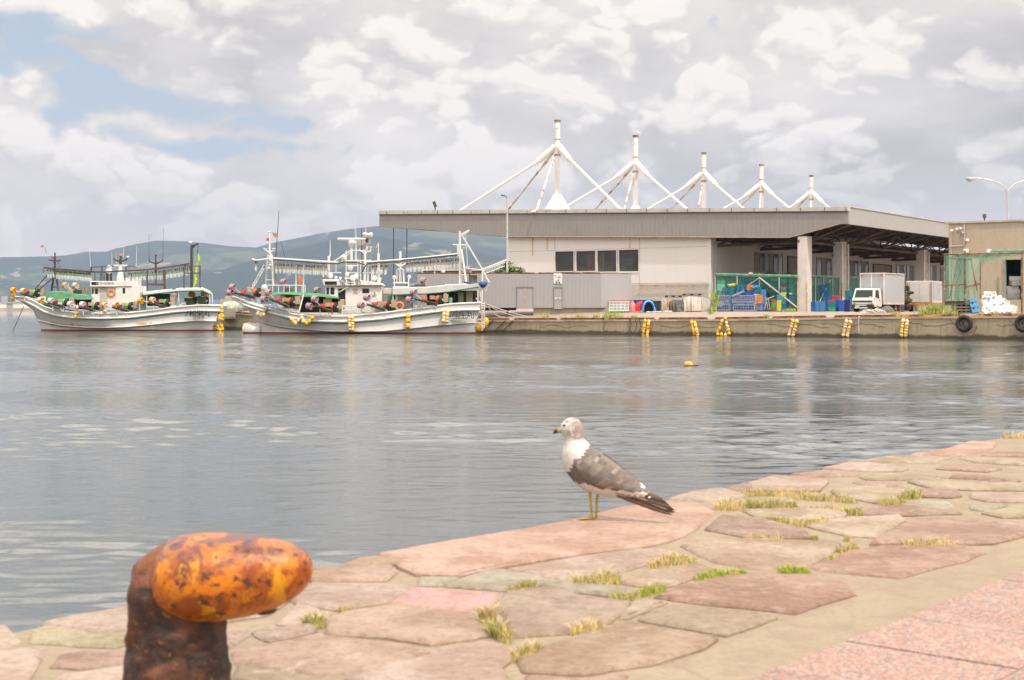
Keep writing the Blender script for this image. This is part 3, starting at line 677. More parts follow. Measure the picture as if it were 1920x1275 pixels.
# ================================================================ HILLS, FAR SHORE
def hills():
    RX = [-900,-500,-200,0,60,120,160,200,215,250,270,290,340,400,430,480,500,540,600,640,680,711,740,780,830,880,950,1050,1200,1400,1700,2100,2600]
    RY = [520,500,488,483,481,478,471,472,467,459,454.5,451,451,457,461,464,458,449,438,431,426.5,423.5,424,428,432,436,446,462,480,500,520,535,545]
    SX = [-900,0,100,300,420,500,560,640,711,780,880,1000,2600]; SY = [540,530,524,515,505,484,466,446,440,452,470,500,550]
    nx, ny = 620, 90; px = np.linspace(-900, 2600, nx); ys = np.linspace(5600, 10800, ny)
    V = []
    for y in ys:
        for p in px:
            X = (p-CX)/F*y; r = (577-np.interp(p, RX, RY))/F*9600; s = (577-np.interp(p, SX, SY))/F*7400
            n = noise.fractal(Vector((X*.0011, y*.0007, 0)), 1, 2.1, 5); n2 = noise.fractal(Vector((X*.004, y*.004, 5)), .9, 2.1, 4)
            t = (y-5600)/4000; a = r*(max(0, t) if t < 1 else 1-(t-1)*.9); a = r*max(0, min(1, t))**1.35 if t < 1 else a
            t2 = (y-5600)/1800; b = s*(max(0, t2)**1.2 if t2 < 1 else max(0, 1-(t2-1)*1.1))
            f = math.exp(-((t-1)/.12)**2); sw = min(1, max(0, t)*4)
            h = max(a, b) + (n*34*(1-f)+n2*13*(1-.6*f))*sw
            V.append((X, y, WZ+max(h, 0)+4*t))
    idx = np.arange(nx*ny).reshape(ny, nx)
    Fc = np.stack([idx[:-1, :-1], idx[:-1, 1:], idx[1:, 1:], idx[1:, :-1]], -1).reshape(-1, 4)
    mb = MB(); mb.add(V, [tuple(int(i) for i in f) for f in Fc])
    m = bpy.data.materials.new('wooded_hillside'); m.use_nodes = True; N = NT(m.node_tree); b = m.node_tree.nodes['Principled BSDF']
    tc = N.n('ShaderNodeTexCoord').outputs['Object']; v = N.mix(1, tc, (1, .45, 1), 'MULTIPLY'); a = N.noise(v, .0016, 8, .62, .5); g = N.noise(v, .0045, 5, .6, .8); f = N.noise(v, .02, 5, .7)
    c = N.mix(f, (.014, .026, .014), (.04, .055, .025)); c = N.mix(N.ss(a, .53, .60), c, (.085, .10, .04)); c = N.mix(N.ss(g, .62, .67, 0, .8), c, (.26, .23, .14))
    N.put(b.inputs['Base Color'], c); b.inputs['Roughness'].default_value = 1; b.inputs['Specular IOR Level'].default_value = 0
    tag(mb.build('hills', m, smooth=True, fix=False), kind='structure')
    # town at the foot of the hills: too many far roofs to count
    mb = MB(); r = random.Random(4)
    for k in range(2300):
        p = r.choice([r.uniform(-300, 2300), r.uniform(-60, 720)]); Y = r.uniform(5450, 6300); X = (p-CX)/F*Y; w = r.uniform(10, 40); h = r.uniform(5, 13)*(1+2.2*(r.random() < .05)); z = WZ+max(0, (Y-5600)*.028)+2
        mb.cur = r.choice([0, 0, 0, 1, 1, 2, 3]); mb.box((X, Y, z+h/2), (w, 12, h), r.uniform(-.5, .5))
    ms = [M('far_white_wall', (.72, .70, .66)), M('far_grey_wall', (.42, .42, .42)), M('far_red_roof', (.35, .16, .12)), M('far_blue_roof', (.15, .2, .3))]
    tag(mb.build('far_town', ms, fix=False), 'hundreds of tiny pale houses of the town strung along the foot of the hills', 'town', kind='stuff')
    # low coast in front of them
    mb = MB(); mb.box((0, 5500, WZ+1.2), (9000, 260, 4)); tag(mb.build('far_coast', M('coast_green', (.09, .11, .06), .9, .4, .01)), kind='structure')
    mb = MB(); Y = 1360
    pl = Pl((0, Y), (1, 0)); mb.hexa([W(-700, 581, Y), W(75, 581, Y), W(75, 581, Y+60), W(-700, 581, Y+60)]+[Vector((p.x, p.y, CZ+(HY-577.6)/F*Y)) for p in (W(-700, 0, Y), W(75, 0, Y), W(75, 0, Y+60), W(-700, 0, Y+60))])
    tag(mb.build('breakwater', M('breakwater_concrete', (.42, .34, .24), .9, .35, .05)), kind='structure')
    wh = M('shed_white', (.70, .65, .60), .7, .1, .1); gr = M('shed_grey', (.30, .31, .33)); rd = M('shed_rose', (.55, .42, .38))
    for (a, b, t, mm, lab) in ((-240, -70, 569.5, rd, 'long rose warehouse beyond the left frame edge on the breakwater'), (-60, 11.5, 567.8, wh, 'white warehouse with a rose gable at the far left on the breakwater'), (11.5, 23, 568.6, gr, 'small grey block between the two white warehouses on the breakwater'), (23, 54, 567.2, wh, 'white warehouse right of the grey block, behind the bow of the left boat')):
        o = empty('warehouse', W((a+b)/2, 577.6, Y+20), lab, 'warehouse', 'warehouses on the breakwater')
        mb = MB(); p0, p1 = W(a, 577.6, Y+15), W(b, t, Y+15); mb.box(((p0.x+p1.x)/2, Y+30, (p0.z+p1.z)/2), (p1.x-p0.x, 28, p1.z-p0.z)); mb.build('wall', mm, o)
        mb = MB(); mb.box(((p0.x+p1.x)/2, Y+30, p1.z+.25), (p1.x-p0.x+1, 30, .6)); mb.build('roof', M('shed_roof', (.45, .40, .38)), o)
hills()

# ================================================================ PIER
QA, QB = Vector((-2.65, 116.5)), Vector((32.6, 90.7)); QP = Pl(QA, QB-QA)
QS = [(p, t) for p, t in ((372, 585), (420, 586), (475, 589.6), (600, 594.5), (900, 600.2), (1340, 598.8), (1600, 594.7), (1920, 592.5), (2150, 590.8))]
_qs = [QP.s_(p) for p, _ in QS]; _qz = [QP.h(p, t).z for p, t in QS]
def edge_z(s): return float(np.interp(s, _qs, _qz))
GZ = .46
def gz(x, y):
    q = Vector((x, y))-QP.p; s = q.dot(QP.d); d = -q.dot(QP.n); t = min(1, max(0, d/9.)); t = t*t*(3-2*t)
    return edge_z(s)*(1-t)+GZ*t
def ground(px, Y): x = (px-CX)/F*Y; return Vector((x, Y, gz(x, Y)))
CONC = None
def mat_conc(name, a, b, dark, streak=True, sc=.5):
    m = bpy.data.materials.new(name); m.use_nodes = True; N = NT(m.node_tree); s = m.node_tree.nodes['Principled BSDF']
    v = N.n('ShaderNodeNewGeometry').outputs['Position']; f = N.noise(v, sc, 8, .65, .3); g = N.noise(v, 6, 5, .7); x, y, z = N.sep(v)
    c = N.mix(f, a, b); c = N.mix(N.ss(g, .5, .75, 0, .5), c, dark)
    if streak:
        st = N.noise(N.xyz(N.mul(x, 1.6), N.mul(y, 1.6), N.mul(z, .12)), 2.2, 5, .65); c = N.mix(N.ss(st, .5, .72, 0, .45), c, dark)
    N.put(s.inputs['Base Color'], c); s.inputs['Roughness'].default_value = .9; N.put(s.inputs['Normal'], N.bump(g, .4, .05)); return m, N, s, c, z
def pier():
    mw, N, s, c, z = mat_conc('pier_wall_concrete', (.30, .235, .15), (.52, .43, .30), (.17, .13, .075))
    wob = N.noise(N.n('ShaderNodeNewGeometry').outputs['Position'], 1.1, 5, .6)
    wet = N.ss(N.add(z, N.mul(N.sub(wob, .5), .55)), WZ+.35, WZ+.15); c = N.mix(N.mul(wet, .85), c, (.045, .032, .015))   # tide-line growth
    N.put(s.inputs['Base Color'], c)
    mt = mat_conc('apron_concrete', (.25, .195, .15), (.37, .30, .235), (.19, .15, .11), False, .25)[0]
    s0, s1 = _qs[0], _qs[-1]+40; n = 130; mb = MB(); rows = [0, .35, 1, 2, 3.5, 5, 7, 9, 14, 60, 120]
    vs = []
    for i in range(n+1):
        t = s0+(s1-s0)*i/n; ez = edge_z(t)
        for d in rows:
            p = QP.pt(t, 0, -d); vs.append((p.x, p.y, gz(p.x, p.y)))
    k = len(rows); mb.add(vs, [(i*k+j, (i+1)*k+j, (i+1)*k+j+1, i*k+j+1) for i in range(n) for j in range(k-1)])
    mb.cur = 1
    for i in range(n):
        a, b = s0+(s1-s0)*i/n, s0+(s1-s0)*(i+1)/n; za, zb = edge_z(a), edge_z(b)
        mb.quad(QP.pt(a, WZ-2, 0), QP.pt(b, WZ-2, 0), QP.pt(b, zb, 0), QP.pt(a, za, 0))
    p0, p1 = QP.pt(s0, WZ-2, 0), QP.pt(s0, WZ-2, -60); mb.quad(p1, p0, Vector((p0.x, p0.y, edge_z(s0))), Vector((p1.x, p1.y, GZ)))
    pier = empty('pier', QP.pt((s0+s1)/2, 0, 0)); pier['kind'] = 'structure'
    mb.build('apron', [mt, mw], pier, fix=False)
    # ledge under the kerb, kerb beams, dark cracks
    mb = MB()
    for i in range(n):
        a, b = s0+(s1-s0)*i/n, s0+(s1-s0)*(i+1)/n; za, zb = edge_z(a), edge_z(b)
        mb.hexa([QP.pt(a, za-.13, .06), QP.pt(b, zb-.13, .06), QP.pt(b, zb-.13, -.02), QP.pt(a, za-.13, -.02), QP.pt(a, za+.004, .06), QP.pt(b, zb+.004, .06), QP.pt(b, zb+.004, -.02), QP.pt(a, za+.004, -.02)])
    mb.build('coping', M('coping_concrete', (.46, .36, .26), .9, .25, 1), pier)
    ru = M('rusty_kerb', (.15, .055, .03), .85, .45, 3, dirt=(.30, .12, .05), dirt_amt=.4); ry = M('rusty_yellow_kerb', (.16, .06, .03), .85, .4, 3, dirt=(.62, .36, .05), dirt_amt=.47, dscale=1.2)
    KB = [(424, 474, 0), (905, 953, 0), (962, 1042, 0), (1049, 1131, 0), (1138, 1226, 0), (1233, 1325, 0), (1338, 1432, 0), (1446, 1548, 0), (1562, 1680, 1), (1686, 1812, 2), (1822, 1925, 2), (1931, 2040, 2)]
    for a, b, k in KB:
        mb = MB(); t0, t1 = QP.s_(a), QP.s_(b); m = max(2, int((t1-t0)/1.))
        for i in range(m):
            u, w = t0+(t1-t0)*i/m, t0+(t1-t0)*(i+1)/m; za, zb = edge_z(u), edge_z(w); e0 = .12 if i == 0 else 0; e1 = .12 if i == m-1 else 0
            mb.hexa([QP.pt(u, za, -.05), QP.pt(w, zb, -.05), QP.pt(w, zb, -.30), QP.pt(u, za, -.30), QP.pt(u+e0, za+.16, -.08), QP.pt(w-e1, zb+.16, -.08), QP.pt(w-e1, zb+.16, -.26), QP.pt(u+e0, za+.16, -.26)])
        mb.build('kerb_beam', ry if k == 2 else ru, pier)
    cr = M('crack_dark', (.05, .04, .03), .9)
    r = random.Random(2); mb = MB()
    for px in (1010, 1240, 1440, 1540, 1690, 1870):
        t0 = QP.s_(px); z = edge_z(t0)-.5; pts = []
        for i in range(22): pts.append(QP.pt(t0+i*.22, z+r.uniform(-.05, .05)+.10*math.sin(i*.5+px), .008))
        mb.tube(pts, .012, 4)
    mb.build('cracks', cr, pier)
    return pier
PIER = pier()

# ---------------------------------------------------------------- floats
YEL = M('float_yellow', (.80, .48, .03), .45, .12, 3); PAL = M('float_faded', (.78, .58, .30), .55, .15, 3, dirt=(.55, .40, .2), dirt_amt=.3); OLV = M('float_grimy', (.30, .26, .09), .7, .3, 4)
ROPE = M('rope_pale', (.70, .62, .54), .9); DROPE = M('rope_dark', (.05, .045, .035), .9)
def float_mesh(r, mat):
    mb = MB(); mb.ball((0, 0, 0), (r, r, r*1.22), 10, 8); mb.cyl((0, 0, r*1.12), (0, 0, r*1.38), r*.25, r*.2, 8); mb.cyl((0, 0, -r*1.38), (0, 0, -r*1.12), r*.2, r*.25, 8); mb.tube([(r*math.cos(a), r*math.sin(a), 0) for a in np.linspace(0, 6.283, 13)], r*.07, 4, False)
    return mb.build('float', mat, smooth=True, origin=(0, 0, 0))
FM = {'y': float_mesh(.14, YEL), 'p': float_mesh(.14, PAL), 'o': float_mesh(.14, OLV)}
def float_string(pl, pts, label, group, off=.22, size=1., rope=True, name='float_string', kinds='yyyp', top=None):
    r = random.Random(int(pts[0][0]*3)); P0 = pl.h(pts[0][0], pts[0][1], off); root = empty(name, P0, label, 'float string', group)
    W3 = []
    for i, (x, y) in enumerate(pts):
        p = pl.h(x, y, off+r.uniform(-.03, .05)); W3.append(p)
        k = kinds[(i*7+int(x)) % len(kinds)]
        inst(FM[k], p, parent=root, scale=size*r.uniform(.92, 1.08), rot=(r.uniform(-.4, .4), r.uniform(-.5, .5), 0))
    if rope:
        mb = MB(); tp = top if top is not None else W3[0]+Vector((0, 0, .35)); a = min(W3, key=lambda v: -v.z); mb.tube([tp, a, (a+W3[-1])/2, W3[-1]], .018, 5); mb.build('rope', ROPE, root)
    return root
def cols2(x0, y0, x1, y1, n, w=7.2):
    out = []
    for i in range(n):
        t = i/(n-1); x = x0+(x1-x0)*t; y = y0+(y1-y0)*t; out += [(x-w/2, y), (x+w/2, y+1)]
    return out
GQ = 'yellow float strings hanging down the pier wall'
FS = [(cols2(1213, 602, 1210, 627, 6), 'yellow double string of floats on the pier wall, leftmost of its row'),
 (cols2(1300, 605, 1305, 626, 6, 6), 'short yellow float string left of the triangular loop of floats'),
 ([(1360, 597), (1354.5, 602), (1352.5, 608), (1350, 615), (1346.5, 621), (1346, 626.5), (1353, 627), (1360.5, 628), (1367, 625), (1365.5, 618.5), (1363.5, 612), (1362, 605.5)], 'yellow floats tied in a triangular loop on the pier wall'),
 (cols2(1490.5, 602, 1483.5, 627, 6, 7.5), 'leaning double string of pale yellow floats right of the triangular loop'),
 (cols2(1591, 603, 1585, 628, 6, 7.5), 'pale yellow float string with dirty lowest floats below the truck cab'),
 (cols2(1697, 602, 1694, 628, 6, 7.5), 'yellow double float string nearest the black tyres')]
for i, (pts, lab) in enumerate(FS):
    float_string(QP, pts, lab, GQ, kinds='yyyyyp' if i < 3 else 'ppyp', size=.92)
for px in (1808, 1919):
    c = QP.h(px, 606.5, .30); root = empty('tyre_fender', c, 'black tyre fender hung in rope netting below the scaffold net' if px < 1900 else 'black tyre fender hung at the right edge of the picture', 'tyre fender', 'tyre fenders on the pier wall')
    mb = MB(); q = QP; R_ = .42; rings = []
    for i in range(25):
        a = 2*math.pi*i/24; ring = []
        for k in range(10):
            b = 2*math.pi*k/10; rr = R_+.15*math.cos(b); ring.append(c+Vector((*(q.d*rr*math.cos(a)), 0))+Vector((0, 0, rr*math.sin(a)))+Vector((*(q.n*.15*math.sin(b)), 0)))
        rings.append(ring)
    mb.loft(rings, cap=False); mb.build('tyre', M('tyre_rubber', (.022, .02, .02), .75, .3, 6), root, smooth=True)
    mb = MB()
    for (x0, x1, sag) in ((px-28, px+5, 17), (px-4, px+24, 30), (px-14, px+8, 23), (px-6, px+4, 10)):
        n = 14; pts = []
        for i in range(n+1):
            t = i/n; x = x0+(x1-x0)*t; y = 594.5+sag*math.sin(math.pi*min(1, t*.9+.05))+(12*t if x1 > px+20 else 0); pts.append(q.h(x, y, .12+.25*math.sin(math.pi*t)))
        mb.tube(pts, .022, 5)
    mb.build('rope_netting', M('wet_rope', (.06, .05, .04), .9), root)
mb = MB()
for dx in (0, 4, 7, 12): mb.tube([QP.h(1178+dx*1.5+5*math.sin(t*3.1)*(1 if dx != 4 else -1), 595+t*(26+dx*.3), .1) for t in np.linspace(0, 1, 10)], .022, 5)
tag(mb.build('hanging_rope', DROPE), 'loops of dark old rope hanging down the pier wall left of the first float string', 'rope')
mb = MB(); mb.tube([QP.h(1131+1.5*math.sin(t*3), 595+t*25, .07) for t in np.linspace(0, 1, 8)], .02, 5); tag(mb.build('hanging_rope', DROPE), 'single thin dark rope down the pier wall under the grey shed corner', 'rope')
mb = MB(); p = [QP.h(x, y, o) for x, y, o in ((1618, 589, -.8), (1612, 590, -.3), (1610.5, 594, .05), (1610, 610, .08), (1611, 624, .1))]; mb.tube(p, .028, 6); tag(mb.build('hanging_rope', ROPE), 'pale rope running over the kerb and down the pier wall below the truck', 'rope')
# slanted shadows of the mooring lines are modelled further down as dark tubes
# floating buoy
c = G0(1291, 686, WZ); root = empty('floating_buoy', c, 'lone yellow buoy with a dark wet rim floating in open water', 'buoy')
mb = MB(); mb.ball(c+Vector((0, 0, .05)), (.16, .14, .12), 16, 10); mb.build('top', M('buoy_yellow', (.65, .38, .06), .5, .35, 8), root, smooth=True)
mb = MB(); mb.ball(c+Vector((.03, 0, -.02)), (.20, .16, .075), 16, 8); mb.cyl(c+Vector((.18, 0, .01)), c+Vector((.36, 0, .02)), .03, .015); mb.build('rim', M('buoy_dark', (.035, .03, .02), .6), root, smooth=True)

# ================================================================ MARKET HALL
Cx, Cy = 29.5, 125.0; fd = Vector((.829, -.559)); sd = Vector((.559, .829))
FP = Pl((Cx, Cy), fd)                       # front plane, along fd (t negative to the left)
SP = Pl((Cx, Cy), sd)                       # right-hand side plane, receding
def corr(name, col, axis, freq, var=.12, dark=None, rough=.6, metal=0.):
    "corrugated sheet: ribs along z, spaced along axis"
    if name in _mc: return _mc[name]
    m = bpy.data.materials.new(name); m.use_nodes = True; N = NT(m.node_tree); b = m.node_tree.nodes['Principled BSDF']
    v = N.n('ShaderNodeNewGeometry').outputs['Position']; x, y, z = N.sep(v)
    u = N.add(N.mul(x, axis[0]), N.mul(y, axis[1])); w = N.m('SINE', N.mul(u, freq*6.2832)); r = N.noise(N.xyz(N.mul(u, 3.), 0, N.mul(z, .15)), 1.3, 5, .7); g = N.noise(v, .7, 6, .6)
    c = N.mix(r, tuple(k*(1-var) for k in col), tuple(k*(1+var) for k in col)); c = N.mix(N.ss(w, -.9, -.99, 0, .06 if ('white' in name or 'shed' in name) else .14), c, tuple(k*.6 for k in col))
    if dark: c = N.mix(N.ss(g, .52, .72, 0, .5), c, dark)
    N.put(b.inputs['Base Color'], c); b.inputs['Roughness'].default_value = rough; b.inputs['Metallic'].default_value = metal
    N.put(b.inputs['Normal'], N.bump(w, .06 if 'white' in name else .12 if 'shed' in name else .22, .03)); _mc[name] = m; return m
FASC = corr('fascia_sheet', (.275, .255, .24), fd, 2.2, .09, (.22, .19, .165)); SIDE = corr('side_sheet', (.38, .36, .345), sd, 1.5, .05)
WHITE = corr('white_panel', (.685, .65, .63), fd, .9, .03, (.70, .65, .60)); WHITES = corr('white_panel_side', (.62, .58, .55), sd, .9, .05, (.48, .44, .40))
CAPM = M('cap_flashing', (.50, .47, .43), .5, .1, 1); WALLC = mat_conc('base_wall_concrete', (.45, .40, .35), (.56, .51, .46), (.33, .28, .23))[0]
GLASS = M('window_glass', (.022, .024, .026), .08, .4, 1); FRM = M('window_frame_white', (.70, .66, .62), .5, .05); DKB = M('dark_steelwork', (.045, .032, .024), .8, .35, 1)
MASTW = M('mast_white_paint', (.80, .76, .72), .45, .06, 1, dirt=(.34, .15, .06), dirt_amt=.31, dscale=.9, stretch=(1, 1, .5))
RUSTY = M('strut_rusted_paint', (.66, .60, .55), .6, .1, 1, dirt=(.24, .12, .07), dirt_amt=.46, dscale=1.5)
def hall():
    c0 = FP.pt(0, GZ, 0); H = empty('market_hall', FP.pt(-26, GZ, -20), 'long fish market hall with grey overhanging roof, white walls and tall white roof masts', 'building')
    L = 76.
    # front fascia polygon
    zz = lambda px, py: FP.h(px, py).z
    fpx = [(711, 402), (1590, 395.5), (1590, 419.5), (1570, 420.5), (1481, 445), (1333, 444.5), (950, 443.5), (868, 438.5), (815, 432), (711, 425.6)]
    back = Vector((*(sd*.35), 0))
    mb = MB(); mb.prism([FP.h(*p) for p in fpx], back); mb.build('fascia', FASC, H)
    mb = MB(); mb.prism([FP.h(*p, off=.10) for p in [(710, 395), (1590.5, 388), (1590.5, 395.7), (710, 402.3)]], Vector((*(sd*.5), 0))); mb.build('fascia_cap', CAPM, H)
    mb = MB()
    for px in (725, 757, 790, 820, 849, 883, 918, 953, 988, 1024, 1061, 1099, 1137, 1175, 1212, 1251, 1289, 1330, 1372, 1414, 1456, 1501, 1546, 1586):
        a, b = FP.h(px, 395.6-(px-711)*.0079, .115), FP.h(px, 402.5-(px-711)*.0079, .115); mb.cyl(a, b, .03, n=4)
    a0, a1 = FP.h(711, 402.3, .12), FP.h(1590, 396, .12); mb.cyl(a0, a1, .05, n=4); mb.build('cap_seams', M('seam_dark', (.10, .09, .08), .8), H)  # dark strips along the cap seams and the cap's lower edge
    # rim along the fascia bottom
    mb = MB(); mb.cyl(FP.h(950, 444, .04), FP.h(1481, 445.3, .04), .06, n=4); mb.cyl(FP.h(1481, 445.3, .04), FP.h(1572, 420.8, .04), .05, n=4); mb.build('fascia_drip', M('drip_rust', (.30, .24, .19), .8), H)
    # side fascia, receding to the right
    z0, z1 = SP.h(1590, 388).z, SP.h(1590, 419.8).z
    mb = MB(); SP.boxs(mb, .02, L, z1, z0, .02, -.33); mb.build('side_fascia', SIDE, H)
    mb = MB(); SP.boxs(mb, 0, L, z0, z0+.12, .10, -.4); mb.build('side_cap', CAPM, H)
    # roof deck
    mb = MB(); A = FP.h(712, 399); B = FP.h(1588, 392)
    a, b = Vector(A)+Vector((0, 0, -.05)), Vector(B)+Vector((0, 0, -.05)); s3 = Vector((*(sd*L), 0)); o3 = Vector((*(sd*.4), 0)); dn = Vector((0, 0, -.25))
    mb.hexa([a+o3+dn, b+o3+dn, b+s3+dn, a+s3+dn, a+o3, b+o3, b+s3, a+s3]); mb.build('roof_deck', M('roof_sheet', (.33, .30, .27), .8), H)
    # soffit over the left cantilever and closed block
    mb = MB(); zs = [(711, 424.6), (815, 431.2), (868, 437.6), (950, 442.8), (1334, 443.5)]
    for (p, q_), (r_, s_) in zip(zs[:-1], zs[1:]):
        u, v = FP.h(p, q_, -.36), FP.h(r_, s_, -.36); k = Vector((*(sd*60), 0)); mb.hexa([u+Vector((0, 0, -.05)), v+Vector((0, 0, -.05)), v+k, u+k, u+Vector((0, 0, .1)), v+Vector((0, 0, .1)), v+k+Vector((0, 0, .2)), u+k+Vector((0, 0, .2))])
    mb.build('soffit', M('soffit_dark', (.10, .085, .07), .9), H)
    # white block: front wall with window openings as separate panes set in
    off = -.5; tL, tR = FP.s_(950, off), FP.s_(1333, off); ztop = lambda px: FP.h(px, 444, off).z
    wins = [(1041, 1076, 471.2, 508.8), (1080.3, 1116.5, 471, 508.5), (1120.3, 1156, 469.8, 509.5), (1160.5, 1197.5, 468.3, 510.3)]
    mb = MB(); zt = FP.h(1140, 441, off).z; zw0, zw1 = FP.h(1041, 511, off).z, FP.h(1197, 468, off).z; wa, wb = FP.s_(1040, off), FP.s_(1199, off)
    zb = GZ-.3; zm = FP.h(1300, 532, off).z
    for (a, b, u, v) in ((tL, wa, zb, zt+.9), (wb, tR, zb, zt), (wa, wb, zb, zw0), (wa, wb, zw1, zt+.4)): FP.boxs(mb, a, b, u, v, off, off-.3)
    FP.boxs(mb, tL, tL+.35, zb, zt+.9, off-.3, -58)          # left return wall going back
    mb.build('front_wall', WHITE, H)
    mb = MB(); FP.boxs(mb, FP.s_(1184, off), tR-.02, zb, zm, off+.012, off-.05); mb.build('lower_wall', WALLC, H)
    mb = MB(); FP.boxs(mb, tR-.25, tR+.01, zb, zt, off+.02, off-.4); mb.build('corner_trim', FRM, H)
    mb = MB()
    for px in (1040.5, 1199): t = FP.s_(px, off); FP.boxs(mb, t-.03, t+.03, zb, zt, off+.015, off)
    for py in (467, 532): FP.boxs(mb, FP.s_(955, off), tR-.3, FP.h(1140, py, off).z-.02, FP.h(1140, py, off).z+.02, off+.014, off)
    mb.build('panel_joints', M('joint_line', (.42, .37, .33), .8), H)
    mb = MB()
    for px, w in ((999, .07), (1026, .05), (1181, .05)): t = FP.s_(px, off); FP.boxs(mb, t-w, t+w, FP.h(px, 468, off).z-.6*(px == 999), zt+.3, off+.017, off)
    mb.build('rust_streak', M('rust_run', (.50, .34, .20), .9, .3, 1), H)
    for i, (a, b, u, v) in enumerate(wins):
        t0, t1 = FP.s_(a, off), FP.s_(b, off); zu, zv = FP.h(a, u, off).z, FP.h(a, v, off).z
        mb = MB(); 
        for (p, q_, r_, s_) in ((t0-.09, t0, zv-.08, zu+.08), (t1, t1+.09, zv-.08, zu+.08), (t0, t1, zv-.08, zv), (t0, t1, zu, zu+.08)): FP.boxs(mb, p, q_, r_, s_, off+.06, off-.12)
        w = mb.build('window', FRM, H)
        mb = MB(); FP.boxs(mb, t0, t1, zv, zu, off-.10, off-.13); mb.build('pane', M('tinted_glass', (.08, .08, .08), .10, .4, 1, alpha=.48), w)
    # things seen through the panes
    mb = MB(); t = FP.s_(1108, off); FP.boxs(mb, t-.7, t+.6, zw0, zw1-.1, off-.5, off-.6); mb.build('curtain', M('red_curtain', (.45, .16, .20), .9, .5, 5), H)
    mb = MB(); t = FP.s_(1123, off); FP.boxs(mb, t-.3, t+.3, zw0, zw1-.1, off-.45, off-.5); mb.build('curtain', M('pale_curtain', (.55, .58, .42), .9), H)
    mb = MB(); t = FP.s_(1162, off); FP.boxs(mb, t-.7, t+.75, zw0, zw0+1.5, off-1.2, off-2); mb.build('stacked_cartons', M('blue_cartons', (.30, .42, .52), .8, .2, 2), H)
    mb = MB(); FP.boxs(mb, wa, wb, zw0-1, zw1+.3, off-3.5, off-3.6); FP.boxs(mb, wa, wb, zw1, zw1+.05, off-.31, off-3.5); mb.build('room_back', M('room_dark', (.05, .045, .045), .9, .5, 1), H)
    # wall pipe with brackets
    mb = MB(); a, b = FP.h(1199, 534.5, off+.25), FP.h(1330, 533, off+.25); mb.cyl(a, b, .045, n=6)
    for k in range(6): p = a.lerp(b, (k+.2)/5.4); mb.cyl(p, p+Vector((*(-FP.n*.26), .0)), .03, n=4); mb.cyl(p, p+Vector((-.1, .1, -.3)), .025, n=4)
    mb.build('wall_pipe', M('pipe_grey', (.40, .34, .30), .6), H)
    # long wall running back under the canopy
    LW = Pl(FP.pt(tR, 0, off-.02).xy, sd); zc = FP.h(1340, 446, off).z
    mb = MB(); LW.boxs(mb, .3, L, zb, zc+1.2, 0, -.3); mb.build('side_wall', WHITES, H)
    mb = MB(); LW.boxs(mb, 1, L, zc-.25, zc+.75, .9, .06); mb.build('ceiling_beam', DKB, H)
    def opening(a, b, u, v, kind):
        t0, t1 = LW.s_(a, .02), LW.s_(b, .02); z1_, z0_ = LW.h(a, u, .02).z, LW.h(b, v, .02).z
        if kind == 'w':
            m = MB(); n = max(2, int((t1-t0)/1.1)); 
            LW.boxs(m, t0, t1, z1_-.07, z1_, .10, .005); LW.boxs(m, t0, t1, z0_-.07, z0_, .10, .005)
            for k in range(n+1): t = t0+(t1-t0)*k/n; LW.boxs(m, t-.04, t+.04, z0_, z1_-.07, .10, .005)
            w = m.build('window', M('alu_frame', (.40, .38, .36), .5), H)
            m = MB(); m.cur = 0
            for k in range(n):
                m.cur = (k*7+int(a)) % 3; t = t0+(t1-t0)*k/n; LW.boxs(m, t+.04, t0+(t1-t0)*(k+1)/n-.04, z0_, z1_-.07, .05, .008)
            m.build('pane', [M('glass_dark', (.06, .06, .06), .1), M('glass_pale', (.26, .27, .28), .12), M('glass_blind', (.22, .20, .19), .5)], w)
        else:
            m = MB(); LW.boxs(m, t0, t1, z1_-.12, z1_, .14, .005); LW.boxs(m, t0-.12, t0, z0_, z1_, .14, .005); LW.boxs(m, t1, t1+.12, z0_, z1_, .14, .005); w = m.build('shutter_door', M('door_frame_dark', (.12, .10, .09), .7), H)
            m = MB(); z = z0_; 
            while z < z1_-.15: LW.boxs(m, t0, t1, z, z+.17, .06, .01); z += .19
            m.build('shutter', M('shutter_grey', (.33, .29, .26), .7), w)
    for a in ((1415, 1467, 472, 512, 'w'), (1477, 1497, 480, 560, 'd'), (1531, 1558, 482, 520, 'w'), (1588, 1628, 487, 522, 'w'), (1637, 1670, 494, 575, 'd'), (1681, 1712, 495, 527, 'w'), (1737, 1755, 497, 527, 'w'), (1763, 1777, 502, 530, 'w')): opening(*a)
    for px, py in ((1378, 453), (1393, 456), (1443, 459), (1556, 469), (1608, 475), (1616, 479), (1660, 479), (1701, 483), (1744, 488)):
        m = MB(); p = LW.h(px, py, 1.0); m.cyl(p+Vector((0, 0, .25)), p+Vector((-.5, .6, .3)), .05, n=5); m.box(p, (.62, .35, .42), .6, Matrix.Rotation(.5, 3, 'Z')@Matrix.Rotation(-.6, 3, 'X')); m.box(p+Vector((.3, 0, .28)), (.7, .1, .12), .4); m.build('floodlight', M('lamp_housing_dark', (.07, .06, .055), .6), H)
    # canopy steelwork: ribbed underside, beams and fans of braces
    zr = z1+.35; mb = MB()
    for k in range(38):
        s_ = 1.2+k*2.; a = SP.pt(s_, 0, -.35); b = a-Vector((*(fd*13.2), 0)); mb.box(((a.x+b.x)/2, (a.y+b.y)/2, zr+.55), (13.2, .35, .5), math.atan2(fd.y, fd.x))
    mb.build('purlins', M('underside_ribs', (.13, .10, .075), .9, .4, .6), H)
    mb = MB(); mb2 = MB()
